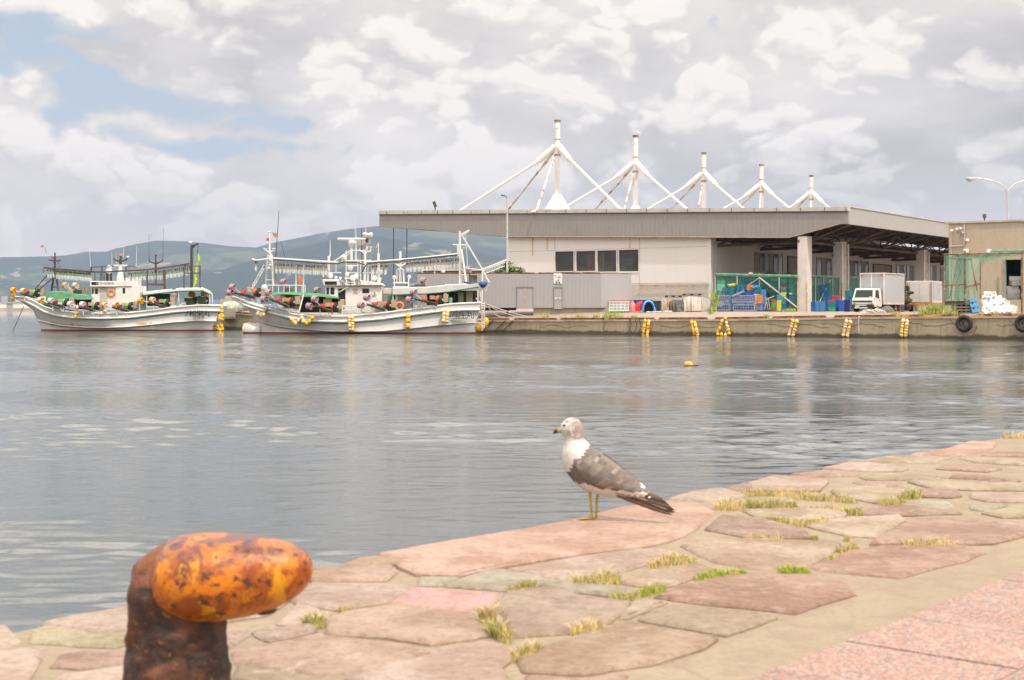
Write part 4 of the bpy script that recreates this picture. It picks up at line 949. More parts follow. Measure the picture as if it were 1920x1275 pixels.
    for k in range(8):
        s_ = 2.0+k*9.7; a = SP.pt(s_, z1+.15, -.4); m_ = a-Vector((*(fd*4.2), 1.55)); b = a-Vector((*(fd*13.3), 1.7))
        mb.cyl(a, m_, .13, n=6); mb.cyl(m_, b, .16, n=6); c1 = a-Vector((*(fd*4.2), -.5))
        mb.cyl(m_, a-Vector((*(fd*1.8), -.5)), .07, n=5); mb.cyl(m_, a-Vector((*(fd*6.8), -.5)), .07, n=5); mb.cyl(m_, c1, .07, n=5)
        mb.cyl(b, a-Vector((*(fd*9.), -.5)), .07, n=5); mb.cyl(b, a-Vector((*(fd*6.8), -.5)), .07, n=5)
        mb.cyl(m_, m_+Vector((*(sd*4.8), 1.6)), .06, n=5); mb.cyl(m_, a+Vector((*(sd*4.8), 0)), .06, n=5)
        if k: mb.cyl(m_, m_-Vector((*(sd*4.8), -1.6)), .06, n=5); mb.cyl(m_, a-Vector((*(sd*4.6), 0)), .06, n=5)
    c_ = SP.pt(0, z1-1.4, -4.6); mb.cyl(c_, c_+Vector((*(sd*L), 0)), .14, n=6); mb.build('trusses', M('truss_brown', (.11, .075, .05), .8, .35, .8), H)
    # pillars
    for (px, sw, ptop) in ((1505, 0, 445.5), (1571, 8.6, 455), (1725, 32.9, 470), (1880, 57, 480)):
        base = Vector((26.0, 127.4))+sd*sw; z1p = CZ+(HY-ptop)/F*base.y+.1; m = MB()
        hw = .44; cs = [base-fd*hw-sd*.0, base+fd*hw, base+fd*hw+sd*1.15, base-fd*hw+sd*1.15]
        m.hexa([Vector((*c, GZ-.2)) for c in cs]+[Vector((*c, z1p)) for c in cs]); p = m.build('pillar', M('pillar_white', (.64, .59, .555), .6, .07, 1, dirt=(.45, .38, .31), dirt_amt=.3), H)
        m = MB()
        for c in (cs[1], cs[0]): m.cyl(Vector((*c, GZ)), Vector((*c, GZ+2.7)), .07, n=6)
        m.build('corner_guard', M('guard_yellow', (.62, .42, .20), .7, .3, 2), p)
        if sw > 5: m = MB(); q_ = cs[2]+fd*.16; m.cyl(Vector((*q_, GZ)), Vector((*q_, z1p-.2)), .09, n=8); q_ = cs[1]+fd*.13+sd*.5; m.cyl(Vector((*q_, GZ)), Vector((*q_, z1p-.2)), .07, n=8); m.build('downpipe', M('pipe_white', (.6, .55, .52), .5), p)
    # hanging cables at the left end
    for px in (738, 763): m = MB(); a = FP.h(px, 427, -.6); m.cyl(a, Vector((a.x, a.y, CZ+(HY-500)/F*a.y-3)), .045, n=5); m.build('downlead', M('cable_dark', (.03, .03, .04), .7), H)
    # masts and struts
    M0 = Vector((4.8, 150.)); ks = [0, 16.9, 34.5, 52, 69.6]; ztop_ = [19.9+.8-.4, 19.6+.8, 19.2+.8, 19.2+.8, 19.1+.8]
    for i, k in enumerate(ks):
        c = M0+sd*k; zt_ = CZ+[347, 319, 287, 265, 245][i]/F*c.y; zj = CZ+[301, 269, 250, 229, 214][i]/F*c.y; zr_ = 10.1
        m = MB(); m.cyl((*c, zr_-1), (*c, zj+.3), .30, n=14); m.cyl((*c, zj+.3), (*c, zt_-.6), .28, n=14); m.cyl((*c, zt_-.6), (*c, zt_-.45), .33, n=14); m.cyl((*c, zt_-.45), (*c, zt_), .28, n=14)
        mast = m.build('mast', MASTW, H, smooth=True)
        m = MB(); m.cyl((*c, zt_), (*c, zt_+.28), .30, .36, n=14); m.build('mast_cap', M('mast_cap_rust', (.34, .27, .18), .8, .4, 2, dirt=(.20, .13, .08)), mast)
        m = MB(); m.cyl((*c, zj-.95), (*c, zj-.75), .36, n=14); m.cyl((*c, zj+.75), (*c, zj+.87), .32, n=14); m.build('collar', M('collar_rust', (.42, .26, .16), .8, .4, 3), mast, smooth=True)
        if i < 2: zk_ = 12.7 if i == 0 else 12.5; m = MB(); m.cyl((*c, zk_-2.5), (*c, zk_), 1.95, .42, n=24, cap=False); m.cyl((*c, zk_), (*c, zk_+.12), .42, n=16); m.build('mast_cone', MASTW, mast, smooth=True)
        # struts
        for j, (a, b) in enumerate(((-11.6, -4), (10.2, -4), (-10.4, 4), (3.9, -10.1))):
            ft = c+fd*a+sd*b; u = (ft-c).normalized(); q0 = c+u*.25; q1 = c+u*2.1; zf = zr_+.2; zk = zj-(zj-zf)*2.1/11
            m = MB(); 
            if j < 2 or j == 2: m.cyl((*q0, zj+.1), (*q1, zk), .33 if j < 2 else .2, .31 if j < 2 else .17, n=10)
            m.cyl((*q1, zk), (*(c+u*2.5), zj-(zj-zf)*2.5/11), .21 if j < 2 else .15, n=10); m.cyl((*(c+u*2.3), zj-(zj-zf)*2.3/11), (*ft, zf), .15 if j < 2 else .115, n=10)
            m.cyl((*ft, zf), (*(ft+u*2.4), zr_-.1), .2, .1, n=6)
            m.build('strut', MASTW if j < 2 else RUSTY, mast, smooth=True)
    # floodlight on the parapet
    m = MB(); p = FP.h(816, 394, -.3); m.cyl(p+Vector((0, 0, -.3)), p+Vector((0, 0, .3)), .06, n=6); m.box(p+Vector((-.05, 0, .62)), (.32, .35, .62), 0, Matrix.Rotation(-.35, 3, 'Y')); m.build('parapet_floodlight', M('lamp_housing_dark', (.07, .06, .055)), H)
    return H, LW
HALL, LWP = hall()
# small gull on the second mast
c = Vector((4.8, 150.))+sd*16.9; p = Vector((c.x+.1, c.y-.3, CZ+319/F*c.y+.34)); root = empty('perched_gull', p, 'tiny white gull perched on top of the second roof mast', 'bird')
mb = MB(); mb.loft([[p+Vector((x+0*k, w*math.cos(a), z+h*math.sin(a))) for k, a in enumerate(np.linspace(0, 2*math.pi, 9)[:-1])] for x, z, w, h in ((-.05, .5, .02, .03), (0, .47, .06, .07), (.04, .38, .06, .06), (.0, .27, .12, .12), (.15, .22, .12, .11), (.35, .17, .05, .04), (.5, .13, .01, .01))])
mb.cyl(p+Vector((.02, -.04, 0)), p+Vector((.02, -.04, .2)), .012); mb.cyl(p+Vector((.02, .04, 0)), p+Vector((.02, .04, .2)), .012); mb.cyl(p+Vector((-.04, 0, .48)), p+Vector((-.14, 0, .46)), .02, .005); mb.build('body', M('gull_white', (.75, .73, .70), .8), root, smooth=True)
# lamp post in front of the hall
def lamppost():
    b = ground(951, 121); root = empty('lamp_post', b, 'slim grey lamp post standing before the left end of the white hall wall', 'street lamp')
    t = W(951, 371, 121); mb = MB(); mb.cyl(b, (b.x, b.y, t.z), .10, .07, n=8); mb.build('pole', M('galvanised_pole', (.52, .49, .47), .5), root, smooth=True)
    mb = MB(); mb.tube([(t.x, t.y, t.z-.05), (t.x-.1, t.y, t.z+.15), (t.x-.32, t.y, t.z+.2)], .04); mb.box((t.x-.36, t.y, t.z+.2), (.34, .16, .1), 0, Matrix.Rotation(.2, 3, 'Y')); mb.build('lamp_head', M('lamp_housing_dark', (.07, .06, .055)), root)
lamppost()
def twin_lamp():
    Y = 118; b = ground(1889.5, Y); root = empty('twin_lamp_post', b, 'tall double-armed street lamp rising behind the concrete building', 'street lamp')
    t = W(1889.5, 366, Y); mb = MB(); mb.cyl(b, t, .11, .09, n=10); al = M('lamp_alu', (.55, .52, .48), .35, .08, metal=.4)
    mb.build('pole', al, root, smooth=True)
    for s in (-1, 1):
        mb = MB(); pts = [(1889.5, 366), (1889.5+s*1.5, 358), (1889.5+s*6, 351), (1889.5+s*15, 344), (1889.5+s*30, 338.5), (1889.5+s*45, 335.5), (1889.5+s*60, 333.5)]
        mb.tube([W(x, y, Y) for x, y in pts], .06, 8); arm = mb.build('arm', al, root, smooth=True)
        mb = MB(); mb.ball(W(1889.5+s*70, 335, Y), (.42, .2, .15), 14, 8); mb.build('lamp_head', M('lamp_head_grey', (.50, .47, .43), .4), root, smooth=True)
        mb = MB(); mb.ball(W(1889.5+s*71, 338, Y), (.24, .15, .12), 12, 8); mb.build('lamp_glass', M('lamp_glass', (.35, .34, .33), .15), root, smooth=True)
twin_lamp()
# ================================================================ FISHING BOATS
HULL = None
def mat_hull(name, rust_px, seed):
    m = bpy.data.materials.new(name); m.use_nodes = True; N = NT(m.node_tree); b = m.node_tree.nodes['Principled BSDF']
    v = N.n('ShaderNodeNewGeometry').outputs['Position']; x, y, z = N.sep(v); f = N.noise(v, .8, 6, .6)
    st = N.noise(N.xyz(N.mul(x, 2.2), seed, N.mul(z, .5)), 1.5, 5, .65)
    c = N.mix(f, (.62, .60, .58), (.74, .72, .70)); c = N.mix(N.ss(st, .55, .75, 0, .4), c, (.42, .36, .29))
    band = N.m('MULTIPLY', N.ss(z, WZ+.30, WZ+.36), N.ss(z, WZ+.85, WZ+.66)); blot = N.noise(N.xyz(N.mul(x, .42), seed, N.mul(z, .6)), 1.6, 4, .6)
    c = N.mix(N.mul(band, N.ss(blot, .56, .61, 0, rust_px)), c, (.62, .33, .07))
    red = N.ss(N.sub(z, N.mul(x, 0)), WZ+.13, WZ+.10); c = N.mix(red, c, N.mix(st, (.16, .035, .03), (.34, .08, .075)))
    N.put(b.inputs['Base Color'], c); b.inputs['Roughness'].default_value = .4; return m
BWH = M('boat_white_paint', (.74, .71, .67), .4, .06, 1.5, dirt=(.42, .34, .26), dirt_amt=.27, dscale=1.2); BDK = M('boat_dark_iron', (.055, .045, .04), .7, .35, 3); BRN_ = M('boat_brown_iron', (.10, .055, .04), .75, .35, 3)
BGN = M('green_tarp', (.075, .26, .12), .7, .2, 1.2); BGT = M('green_trim', (.05, .19, .12), .7); BLK = M('cabin_window_dark', (.012, .013, .015), .12, .3); TEAL = M('teal_deck', (.18, .42, .36), .7, .15)
CARD = M('tan_board', (.45, .34, .22), .85, .15); TIMB = M('brown_tray_wood', (.12, .10, .065), .9, .4, 3)
SPW = M('spool_rose_white', (.72, .58, .55), .5, .1, 3); SPO = M('spool_orange', (.78, .36, .03), .5, .1, 3); SPL = M('spool_lilac', (.42, .27, .31), .5, .15, 3); DGR = M('drum_green', (.16, .50, .06), .5, .12, 3); DRD = M('drum_red_orange', (.72, .14, .05), .5, .12, 3); RIMD = M('rim_black', (.02, .02, .022), .45); REDM = M('arm_red', (.50, .07, .06), .5); DRK = M('arm_dark_red', (.16, .03, .035), .6)
ORG = M('orange_ring', (.78, .27, .10), .6, .1); BLT = M('blue_tarp', (.02, .075, .22), .6, .3, 3); LIME = M('lime_cloth', (.42, .62, .02), .8, .2, 4)
BULB = M('bulb_glass', (.72, .76, .78), .08, .05, 1, alpha=.42); SOCK = M('socket_green', (.20, .30, .12), .5); SOCKP = M('socket_brass', (.42, .27, .14), .5); INK = M('black_lettering', (.015, .015, .018), .6)

def lamp_proto(sock):
    mb = MB(); mb.cyl((0, 0, .34), (0, 0, .16), .035, n=5); mb.tube([(0, 0, .34), (.10, 0, .40), (.18, 0, .30), (.10, 0, .24)], .02, 4); mb.cur = 1; mb.cyl((0, 0, .18), (0, 0, -.02), .062, n=8); mb.cur = 2
    mb.loft([[(r*math.cos(a), r*math.sin(a), z) for a in np.linspace(0, 2*math.pi, 9)[:-1]] for z, r in ((0, .04), (-.06, .07), (-.22, .085), (-.34, .06), (-.42, .02))])
    return mb.build('squid_lamp', [BDK, sock, BULB], smooth=True, origin=(0, 0, 0))
LP1, LP2 = lamp_proto(SOCK), lamp_proto(SOCKP)
def spool_proto(m1, m2):
    mb = MB(); mb.cur = 0; rs = [(-.22, .14), (-.20, .25), (-.12, .27), (-.04, .22), (0, .15)]
    mb.loft([[(x, r*math.cos(a), r*math.sin(a)) for a in np.linspace(0, 2*math.pi, 17)[:-1]] for x, r in rs]); mb.cur = 1
    mb.loft([[(x, r*math.cos(a), r*math.sin(a)) for a in np.linspace(0, 2*math.pi, 17)[:-1]] for x, r in ((.0, .14), (.05, .22), (.13, .28), (.20, .26), (.19, .20), (.10, .13))])
    mb.cyl((.08, 0, 0), (.27, 0, 0), .07, .05); 
    for k in range(3): a = k*2.1; mb.cyl((.12, 0, 0), (.19, .23*math.cos(a), .23*math.sin(a)), .025, n=4)
    return mb.build('spool', [m1, m2], smooth=True, origin=(0, 0, 0))
def drum_proto(m1):
    mb = MB(); mb.loft([[(x, r*math.cos(a), r*math.sin(a)) for a in np.linspace(0, 2*math.pi, 15)[:-1]] for x, r in ((-.26, .18), (-.24, .30), (.04, .33))]); mb.cur = 1
    mb.cyl((.04, 0, 0), (.13, 0, 0), .38, n=18); mb.cyl((.13, 0, 0), (.2, 0, 0), .33, .27, n=18)
    for k in range(8): a = k*.785; mb.cyl((.13, .1*math.cos(a), .1*math.sin(a)), (.215, .3*math.cos(a), .3*math.sin(a)), .02, n=4)
    mb.cur = 2; mb.cyl((.2, 0, 0), (.25, 0, 0), .08)
    return mb.build('line_drum', [m1, RIMD, SPW], smooth=False, origin=(0, 0, 0))
SPP = {k: spool_proto(*v) for k, v in {'oo': (SPO, SPO), 'wo': (SPW, SPO), 'ow': (SPO, SPW), 'ww': (SPW, SPW), 'll': (SPL, SPL)}.items()}
DRP = {'g': drum_proto(DGR), 'r': drum_proto(DRD)}

def hull_mesh(pl, name, mat, root, top, stern, hb_top, bow_levels, levels, deck_z_off=.55):
    """top/levels: lists of (px,py) along the near side, bow to stern; every level gets its half-breadth; mirrored for the far side"""
    n = 44; T = np.linspace(0, 1, n)
    near = []; far = []
    for lv, hb, scale, zfix in levels:
        xs = [p[0] for p in lv]; yv = [p[1] for p in lv]; rn = []; rf = []
        for t in T:
            px = xs[0]+(xs[-1]-xs[0])*t; py = np.interp(px, xs, yv); h = hb(t)*scale
            s_ = pl.s_(px, h); z = zfix if zfix is not None else pl.h(px, py, h).z
            rn.append(pl.pt(s_, z, h)); rf.append(pl.pt(s_, z, -h))
        near.append(rn); far.append(rf)
    mb = MB(); k = len(near)
    rings = [[near[j][i] for j in range(k)]+[far[j][i] for j in range(k-1, -1, -1)] for i in range(n)]
    mb.loft(rings, cap=False, closed=False)
    base = len(mb.v)-2*k; mb.f.append(tuple(base+i for i in range(2*k))); mb.mi.append(0)     # transom
    o = mb.build(name, mat, root, smooth=True)
    # deck and inner bulwark
    mb = MB(); D = []
    for i in range(n):
        h = (near[0][i]-far[0][i]).length/2; q = near[0][i].lerp(far[0][i], .5); dz = Vector((0, 0, -deck_z_off*min(1, max(.15, i/(n-1)*4))))
        D.append([near[0][i].lerp(q, .05), near[0][i].lerp(q, .06)+dz, far[0][i].lerp(q, .06)+dz, far[0][i].lerp(q, .05)])
    mb.loft(D, cap=False, closed=False); mb.build('deck', TEAL, root)
    # rounded top rail both sides
    for side in (near, far):
        mb = MB(); mb.tube([p+Vector((0, 0, .03)) for p in side[0]], .085, 6); mb.build('bulwark_rail', BWH, root, smooth=True)
    return near, far
def lamp_row(root, proto, pts, dx=0):
    for p in pts: inst(proto, p, parent=root, rot=(random.uniform(-.15, .15), random.uniform(-.15, .15), random.uniform(0, 3)))
def machine(pl, root, sp, drum, kinds, dk, off=1.7, label=None, red=DRK, yaw=-.55, pale=BWH):
    "a line hauler: tilted tray on legs, two spools on arms at its outer end, big drum at its inner end"
    ang = math.atan2(pl.d.y, pl.d.x)
    S = [pl.h(x, y, off+.35) for x, y in sp]; Dp = pl.h(drum[0], drum[1], off-.1)
    mid = sum(S, Vector())/len(S); mb = MB(); mb.cur = 0
    d2 = Vector((*pl.d, 0)); nn = Vector((*pl.n, 0)); a = mid+d2*.25+Vector((0, 0, -.18)); b = Dp+d2*(-.2)+Vector((0, 0, -.30))
    # tray: slats between two side bars
    for e in (-.32, .38): mb.cyl(a+nn*e, b+nn*e, .045, n=5)
    for k in range(7): p = a.lerp(b, (k+.5)/7); mb.cyl(p+nn*.38, p-nn*.32, .035, n=4)
    mb.hexa([a+nn*.3+Vector((0, 0, -.12)), b+nn*.3+Vector((0, 0, -.22)), b-nn*.3+Vector((0, 0, -.22)), a-nn*.3+Vector((0, 0, -.12)), a+nn*.3+Vector((0, 0, -.05)), b+nn*.3+Vector((0, 0, -.06)), b-nn*.3+Vector((0, 0, -.06)), a-nn*.3+Vector((0, 0, -.05))])
    mb.cur = 1
    for s_ in S: mb.cyl(s_, a.lerp(b, .35)+nn*.1, .04, n=5)
    mb.cyl(a.lerp(b, .3)+nn*.2, a.lerp(b, .3)+nn*.2+Vector((0, 0, -.65)), .045, n=5); mb.cyl(b+nn*.1, b+nn*.1+Vector((0, 0, -.55)), .045, n=5); mb.cyl(a.lerp(b, .5), b+nn*.3+Vector((0, 0, -.5)), .035, n=5)
    mb.cur = 2; m_ = a.lerp(b, .42)+Vector((0, 0, .16)); mb.box(m_, (.42, .3, .26), ang+.2); mb.cyl(m_+nn*.15, m_+nn*.45+Vector((0, 0, -.1)), .09, n=8)
    mb.cur = 3; mb.box(Dp+d2*.45-nn*.25+Vector((0, 0, .12)), (.40, .5, .62), ang); mb.box(Dp-d2*.62-nn*.3+Vector((0, 0, .16)), (.42, .4, .3), ang+.3)
    f = mb.build('line_hauler', [TIMB, pale, red, CARD], root)
    for s_, k in zip(S, kinds): inst(SPP[k], s_, parent=f, rot=(0, .12, ang+yaw))
    if dk: inst(DRP[dk], Dp, parent=f, rot=(0, .1, ang+yaw*.8))
    return f
def lattice(mb, a, b, w, n, r=.035, r2=.02):
    a, b = Vector(a), Vector(b); up = Vector((0, 0, w)); mb.cyl(a, b, r, n=5); mb.cyl(a-up, b-up, r, n=5)
    for k in range(n): p, q = a.lerp(b, k/n), a.lerp(b, (k+1)/n); mb.cyl(p, q-up if k % 2 else q-up, r2, n=4); mb.cyl(p-up, p, r2, n=4)
def whip(pl, root, x0, y0, x1, y1, r=.025, off=0, mat=None, name='antenna'):
    mb = MB(); mb.cyl(pl.h(x0, y0, off), pl.h(x1, y1, off), r, r*.5, n=5); return mb.build(name, mat or BWH, root)
def ring_mesh(c, R_, r_, nrm, n=18, m=8):
    q = Vector(nrm).to_track_quat('Z', 'Y'); rings = []
    for i in range(n+1):
        a = 2*math.pi*i/n; rings.append([c+q@Vector(((R_+r_*math.cos(b))*math.cos(a), (R_+r_*math.cos(b))*math.sin(a), r_*math.sin(b))) for b in np.linspace(0, 2*math.pi, m+1)[:-1]])
    mb = MB(); mb.loft(rings, cap=False); return mb
def flag(pl, root, pole, pts, mat, off=0):
    mb = MB(); mb.cyl(pl.h(*pole[0], off), pl.h(*pole[1], off), .02, .012, n=4); mb.build('flag_staff', BDK, root)
    P_ = [pl.h(x, y, off+.05*math.sin(i*2)) for i, (x, y) in enumerate(pts)]; mb = MB(); mb.prism(P_, Vector((*pl.n, 0))*.02); mb.build('flag', mat, root)

# ---- left boat --------------------------------------------------------------
def boat_left():
    P1 = Pl((-42.4, 127.2), (1, .02)); root = empty('fishing_boat', P1.pt(9, WZ, 0), 'left of the two white squid fishing boats, with green tarp and dark lamp frames', 'fishing boat', 'squid boats moored along the pier')
    hbt = lambda t: .10+2.05*min(1, (t/.42))**.62 if t < .42 else 2.15-.45*((t-.42)/.58)**2-(.25*((t-.9)/.1)**2 if t > .9 else 0)
    hbw = lambda t: .05+1.75*min(1, (t/.5))**.75 if t < .5 else 1.8-.4*((t-.5)/.5)**2
    top = [(26,557),(45,558.5),(65,565),(80,574.5),(96,580),(134,586),(192,588.5),(240,587.5),(287,582.5),(335,576),(374,573),(414,573.5)]
    rub = [(31,560),(48,565),(67,574.5),(82,584),(100,590.5),(134,595.5),(192,597),(240,595.5),(287,590),(335,583.8),(374,582.5),(412,583)]
    rub2 = [(34,562),(50,567),(68,577),(84,586),(101,592.5),(134,597.5),(192,598.8),(240,597.3),(287,591.8),(335,585.6),(374,584.3),(410,584.5)]
    mid = [(60,577),(72,590),(85,596),(105,603),(134,607),(192,609.5),(240,608),(287,603.5),(323,599.5),(374,597.5),(406,598)]
    kn = [(71,600.5),(90,605),(120,611),(160,613.5),(192,614.2),(240,612.6),(290,608),(323,604.2),(365,601.5),(405,602)]
    kn2 = [(72,603),(90,608),(120,613.5),(160,616),(192,616.5),(240,615),(290,611),(323,607.5),(365,605),(401,605)]
    wl = [(77,618),(200,620),(398,620.5)]
    H1 = mat_hull('hull_paint_left', 1, 3.)
    near, far = hull_mesh(P1, 'hull', H1, root, top, None, hbt, None, [(top, hbt, 1, None), (rub, hbt, .975, None), (rub2, hbt, .93, None), (mid, hbt, .90, None), (kn, lambda t: .5*(hbt(t)+hbw(t)), 1, None), (kn2, hbw, 1.0, None), (wl, hbw, .96, WZ), ([(80,621),(200,622),(396,622)], hbw, .8, WZ-.5)])
    mb = MB(); mb.tube([p+Vector((*P1.n, 0))*.05 for p in near[1]], .09, 6); mb.build('rubbing_strake', BWH, root, smooth=True)
    mb = MB(); mb.tube([p+Vector((*P1.n, 0))*.02 for p in near[4]], .05, 6); mb.build('chine_strake', BWH, root, smooth=True)
    # lettering near the stern
    q0 = P1.h(373, 589.5, 2.02); X = Vector((*P1.d, 0)); Zd = Vector((0, 0, 1))
    for i, (px, py, s, t) in enumerate(((351.5, 589, .62, '〳'), (361.5, 588.8, .68, '松'), (374.8, 588.8, .68, '栄'), (387.5, 588.6, .68, '丸'), (364.8, 596, .36, '五'), (372, 596, .36, '所'), (379.5, 596, .36, '市'))):
        text_mesh(t, s, INK, 'lettering', root, P1.h(px, py, 2.13 if py < 592 else 2.05), X, Zd, .03)
    # deckhouse
    def bx(name, m, x0, y0, x1, y1, near_, far_, par=root): mb = MB(); P1.box(mb, x0, y0, x1, y1, near_, far_); return mb.build(name, m, par, bevel=.04)
    cab = bx('wheelhouse', BWH, 171, 534, 216, 583, 1.15, -1.15)
    bx('wheelhouse_top', BWH, 169, 527, 247, 537, 1.35, -1.35); bx('roof_edge', BWH, 168, 535, 218, 537.5, 1.45, -1.45)
    bx('deckhouse', BWH, 216, 536, 262, 583, 1.25, -1.25); bx('funnel_casing', BWH, 219, 521, 233, 536, .8, -.4); bx('mast_foot', BWH, 240, 524, 258, 540, .7, -.7)
    for (a, b, c, d, nm, m) in ((171.5, 528.5, 184.5, 535.5, 'window', BLK), (178, 541, 183.5, 551, 'window', BLK), (188, 540, 196, 547.5, 'window', BLK), (172.3, 541, 175.5, 551, 'window', BLK), (190, 552, 196.5, 561.5, 'window', BLK), (230, 540, 234.5, 550, 'window', BLK)):
        mb = MB(); P1.box(mb, a, b, c, d, (1.37 if d < 536 else 1.27 if a > 216 else 1.17), .9); mb.build(nm, m, cab)
    mb = MB(); P1.box(mb, 187, 539, 201, 575, 1.18, 1.1); mb.build('door', M('door_grey', (.46, .43, .40), .6), cab)
    text_mesh('第五松栄丸', .34, M('faint_lettering', (.35, .32, .30), .7), 'lettering', root, P1.h(197, 532, 1.37), X, Zd, .01)
    mb = ring_mesh(P1.h(208.5, 549.5, 1.22), .26, .085, (*P1.n, 0)); mb.build('life_ring', ORG, root, smooth=True)
    for px, y0, y1 in ((216, 575, 583),): bx('step', BWH, px, y0, px+6, y1, 1.5, 1.2)
    mb = MB(); [mb.cyl(P1.h(x, 530, .9), P1.h(x, 512, .9), .04, n=5) for x in (188, 195, 234, 246)]; mb.cyl(P1.h(170, 501, .9), P1.h(212, 498.5, .9), .04, n=5); mb.cyl(P1.h(236, 500, .9), P1.h(257, 500.5, .9), .04, n=5); mb.cyl(P1.h(178, 512, .9), P1.h(178, 527, .9), .04); mb.cyl(P1.h(191, 499, .9), P1.h(191, 530, .9), .05); mb.cyl(P1.h(171, 501, .9), P1.h(171, 508, .9), .07); mb.cyl(P1.h(236, 500, .9), P1.h(236, 508, .9), .05); mb.cyl(P1.h(201, 512, .3), P1.h(201, 528, .3), .12, n=6); mb.cyl(P1.h(208, 512, .3), P1.h(208, 528, .3), .1, n=6); mb.build('top_railing', BDK, root)
    mb = MB(); mb.ball(P1.h(204.5, 501, .2), (.24, .24, .2)); mb.cyl(P1.h(204.5, 503, .2), P1.h(204.5, 508, .2), .16, .3, n=12); mb.cyl(P1.h(204.5, 508, .2), P1.h(204.5, 513, .2), .24, .2, n=10); mb.build('radar_dome', BWH, root, smooth=True)
    mb = MB(); mb.box(P1.h(226, 497.5, 0), (1.15, .3, .12), math.atan2(P1.d.y, P1.d.x)); mb.cyl(P1.h(226, 498, 0), P1.h(225, 522, 0), .12, .32, n=8); mb.build('radar_scanner', BWH, root)
    def ymast(name, x, ybase, ytop, arm, mat, r=.07):
        mb = MB(); mb.cyl(P1.h(x, ybase, 0), P1.h(x, ytop, 0), r*1.3, r*.7, n=6); ya = ytop+.38*(ybase-ytop) if ybase-ytop > 20 else ytop+8
        for s_ in (-1, 1): mb.tube([P1.h(x, ya+5, 0), P1.h(x+s_*arm*.5, ya, 0), P1.h(x+s_*arm, ya-1.2, 0), P1.h(x+s_*arm, ya-4.5, 0)], r*.7, 5)
        return mb.build(name, mat, root)
    mb = MB(); mb.cyl(P1.h(226, 497, 0), P1.h(226, 480, 0), .14, .08, n=6)
    for s_ in (-1, 1): mb.tube([P1.h(226, 491, 0), P1.h(226+s_*6, 488.5, 0), P1.h(226+s_*10.5, 487.5, 0), P1.h(226+s_*12, 484, 0)], .07, 5)
    mb.build('signal_mast', BDK, root); mb = MB(); mb.cyl(P1.h(226.5, 479.5, 0), P1.h(226.5, 475, 0), .12, n=8); mb.build('beacon_lamp', ORG, root); mb = MB(); mb.ball(P1.h(239.5, 481.5, 0), (.14, .14, .08)); mb.build('gps_dome', BWH, root, smooth=True)
    mb = MB(); mb.cyl(P1.h(292, 510, 0), P1.h(292, 478, 0), .11, .06, n=6); [mb.tube([P1.h(292, 495, 0), P1.h(292+s_*6, 492, 0), P1.h(292+s_*12, 490, 0), P1.h(292+s_*12.3, 486, 0)], .07, 5) for s_ in (-1, 1)]; mb.cyl(P1.h(290.5, 478.5, 0), P1.h(294, 478.5, 0), .07); mb.build('aft_signal_mast', BDK, root)
    for a in ((170, 500, 167.5, 469), (210, 500, 209.5, 472), (218, 494, 217.5, 473), (231.5, 482, 231.5, 459), (255, 500, 256.5, 460)): whip(P1, root, *a)
    for a in ((279.5, 490, 279.5, 438), (305, 490, 306.5, 425)): whip(P1, root, *a, r=.02, mat=BDK)
    # fore mast with lattice feet, boom beams carrying the lamps
    mb = MB(); mb.cyl(P1.h(103, 520, 0), P1.h(103, 473.5, 0), .14, .06, n=6); mb.cyl(P1.h(91, 487, 0), P1.h(103, 489.5, 0), .06, n=5); mb.cyl(P1.h(113.5, 488.5, 0), P1.h(103, 489.5, 0), .06, n=5); mb.cyl(P1.h(107, 487, 0), P1.h(112, 502, 0), .02, n=4)
    for s_ in (-1, 1): mb.cyl(P1.h(103+s_*2.5, 519, s_*.2), P1.h(103+s_*6.5, 545, s_*.6), .09, n=5)
    mb.cyl(P1.h(98, 538, 0), P1.h(108.5, 538, 0), .05); mb.cyl(P1.h(98.5, 520.5, 0), P1.h(107, 520.5, 0), .11, n=6)
    for x, y in ((102.5, 484), (101.5, 491.5), (102.5, 499)): mb.ball(P1.h(x, y, .15), .1, 6, 5)
    mb.build('fore_mast', BRN_, root); mb = MB(); mb.box(P1.h(100, 483.5, .1), (.22, .08, .2)); mb.build('red_lamp', REDM, root)
    flag(P1, root, ((87, 476), (84, 463)), ((75.5, 461), (79, 459.5), (82.5, 461), (80, 464), (77.5, 465)), M('orange_flag', (.50, .22, .05), .8))
    mb = MB(); mb.cyl(P1.h(90, 514, .7), P1.h(65, 543, 1.), .05, n=5); mb.cyl(P1.h(98, 522, .7), P1.h(73, 543, 1.), .05, n=5); mb.build('stays', BDK, root)
    mb = MB()
    for off in (.75, -.75):
        A = [(82, 501.5), (103, 504), (135, 506.5), (168, 509.5), (192, 510), (228, 508), (262, 506.5), (299.5, 503), (330, 498.5), (355, 494)]
        mb.tube([P1.h(x, y, off) for x, y in A], .075, 5); mb.tube([P1.h(x, y+4, off) for x, y in A[1:4]], .03, 4)
        for x0, y0 in ((299.5, 503), (355, 494)): mb.cyl(P1.h(x0, y0, .75), P1.h(x0, y0, -.75), .05, n=5)
    mb.cyl(P1.h(82, 502, .75), P1.h(82, 512, .75), .04); mb.build('lamp_boom', BRN_, root)
    pts = []
    for off in (.8, -.8):
        for k in range(17): x = 106+k*3.9+(off < 0)*1.9; pts.append(P1.h(x, 511+np.interp(x, [106, 168], [4, 8.5])+random.uniform(-.7, .7), off))
        for k in range(17): x = 240+k*7.2+(off < 0)*3; pts.append(P1.h(x, np.interp(x, [240, 300, 355], [519, 516, 508])+random.uniform(-.7, .7), off))
        for k in range(3): pts.append(P1.h(90+k*5, 513, off))
    lamp_row(root, LP1, pts)
    mb = MB()
    for p in pts: mb.cyl(p+Vector((0, 0, .36)), p+Vector((random.uniform(-.12, .12), 0, .62)), .014, n=3)
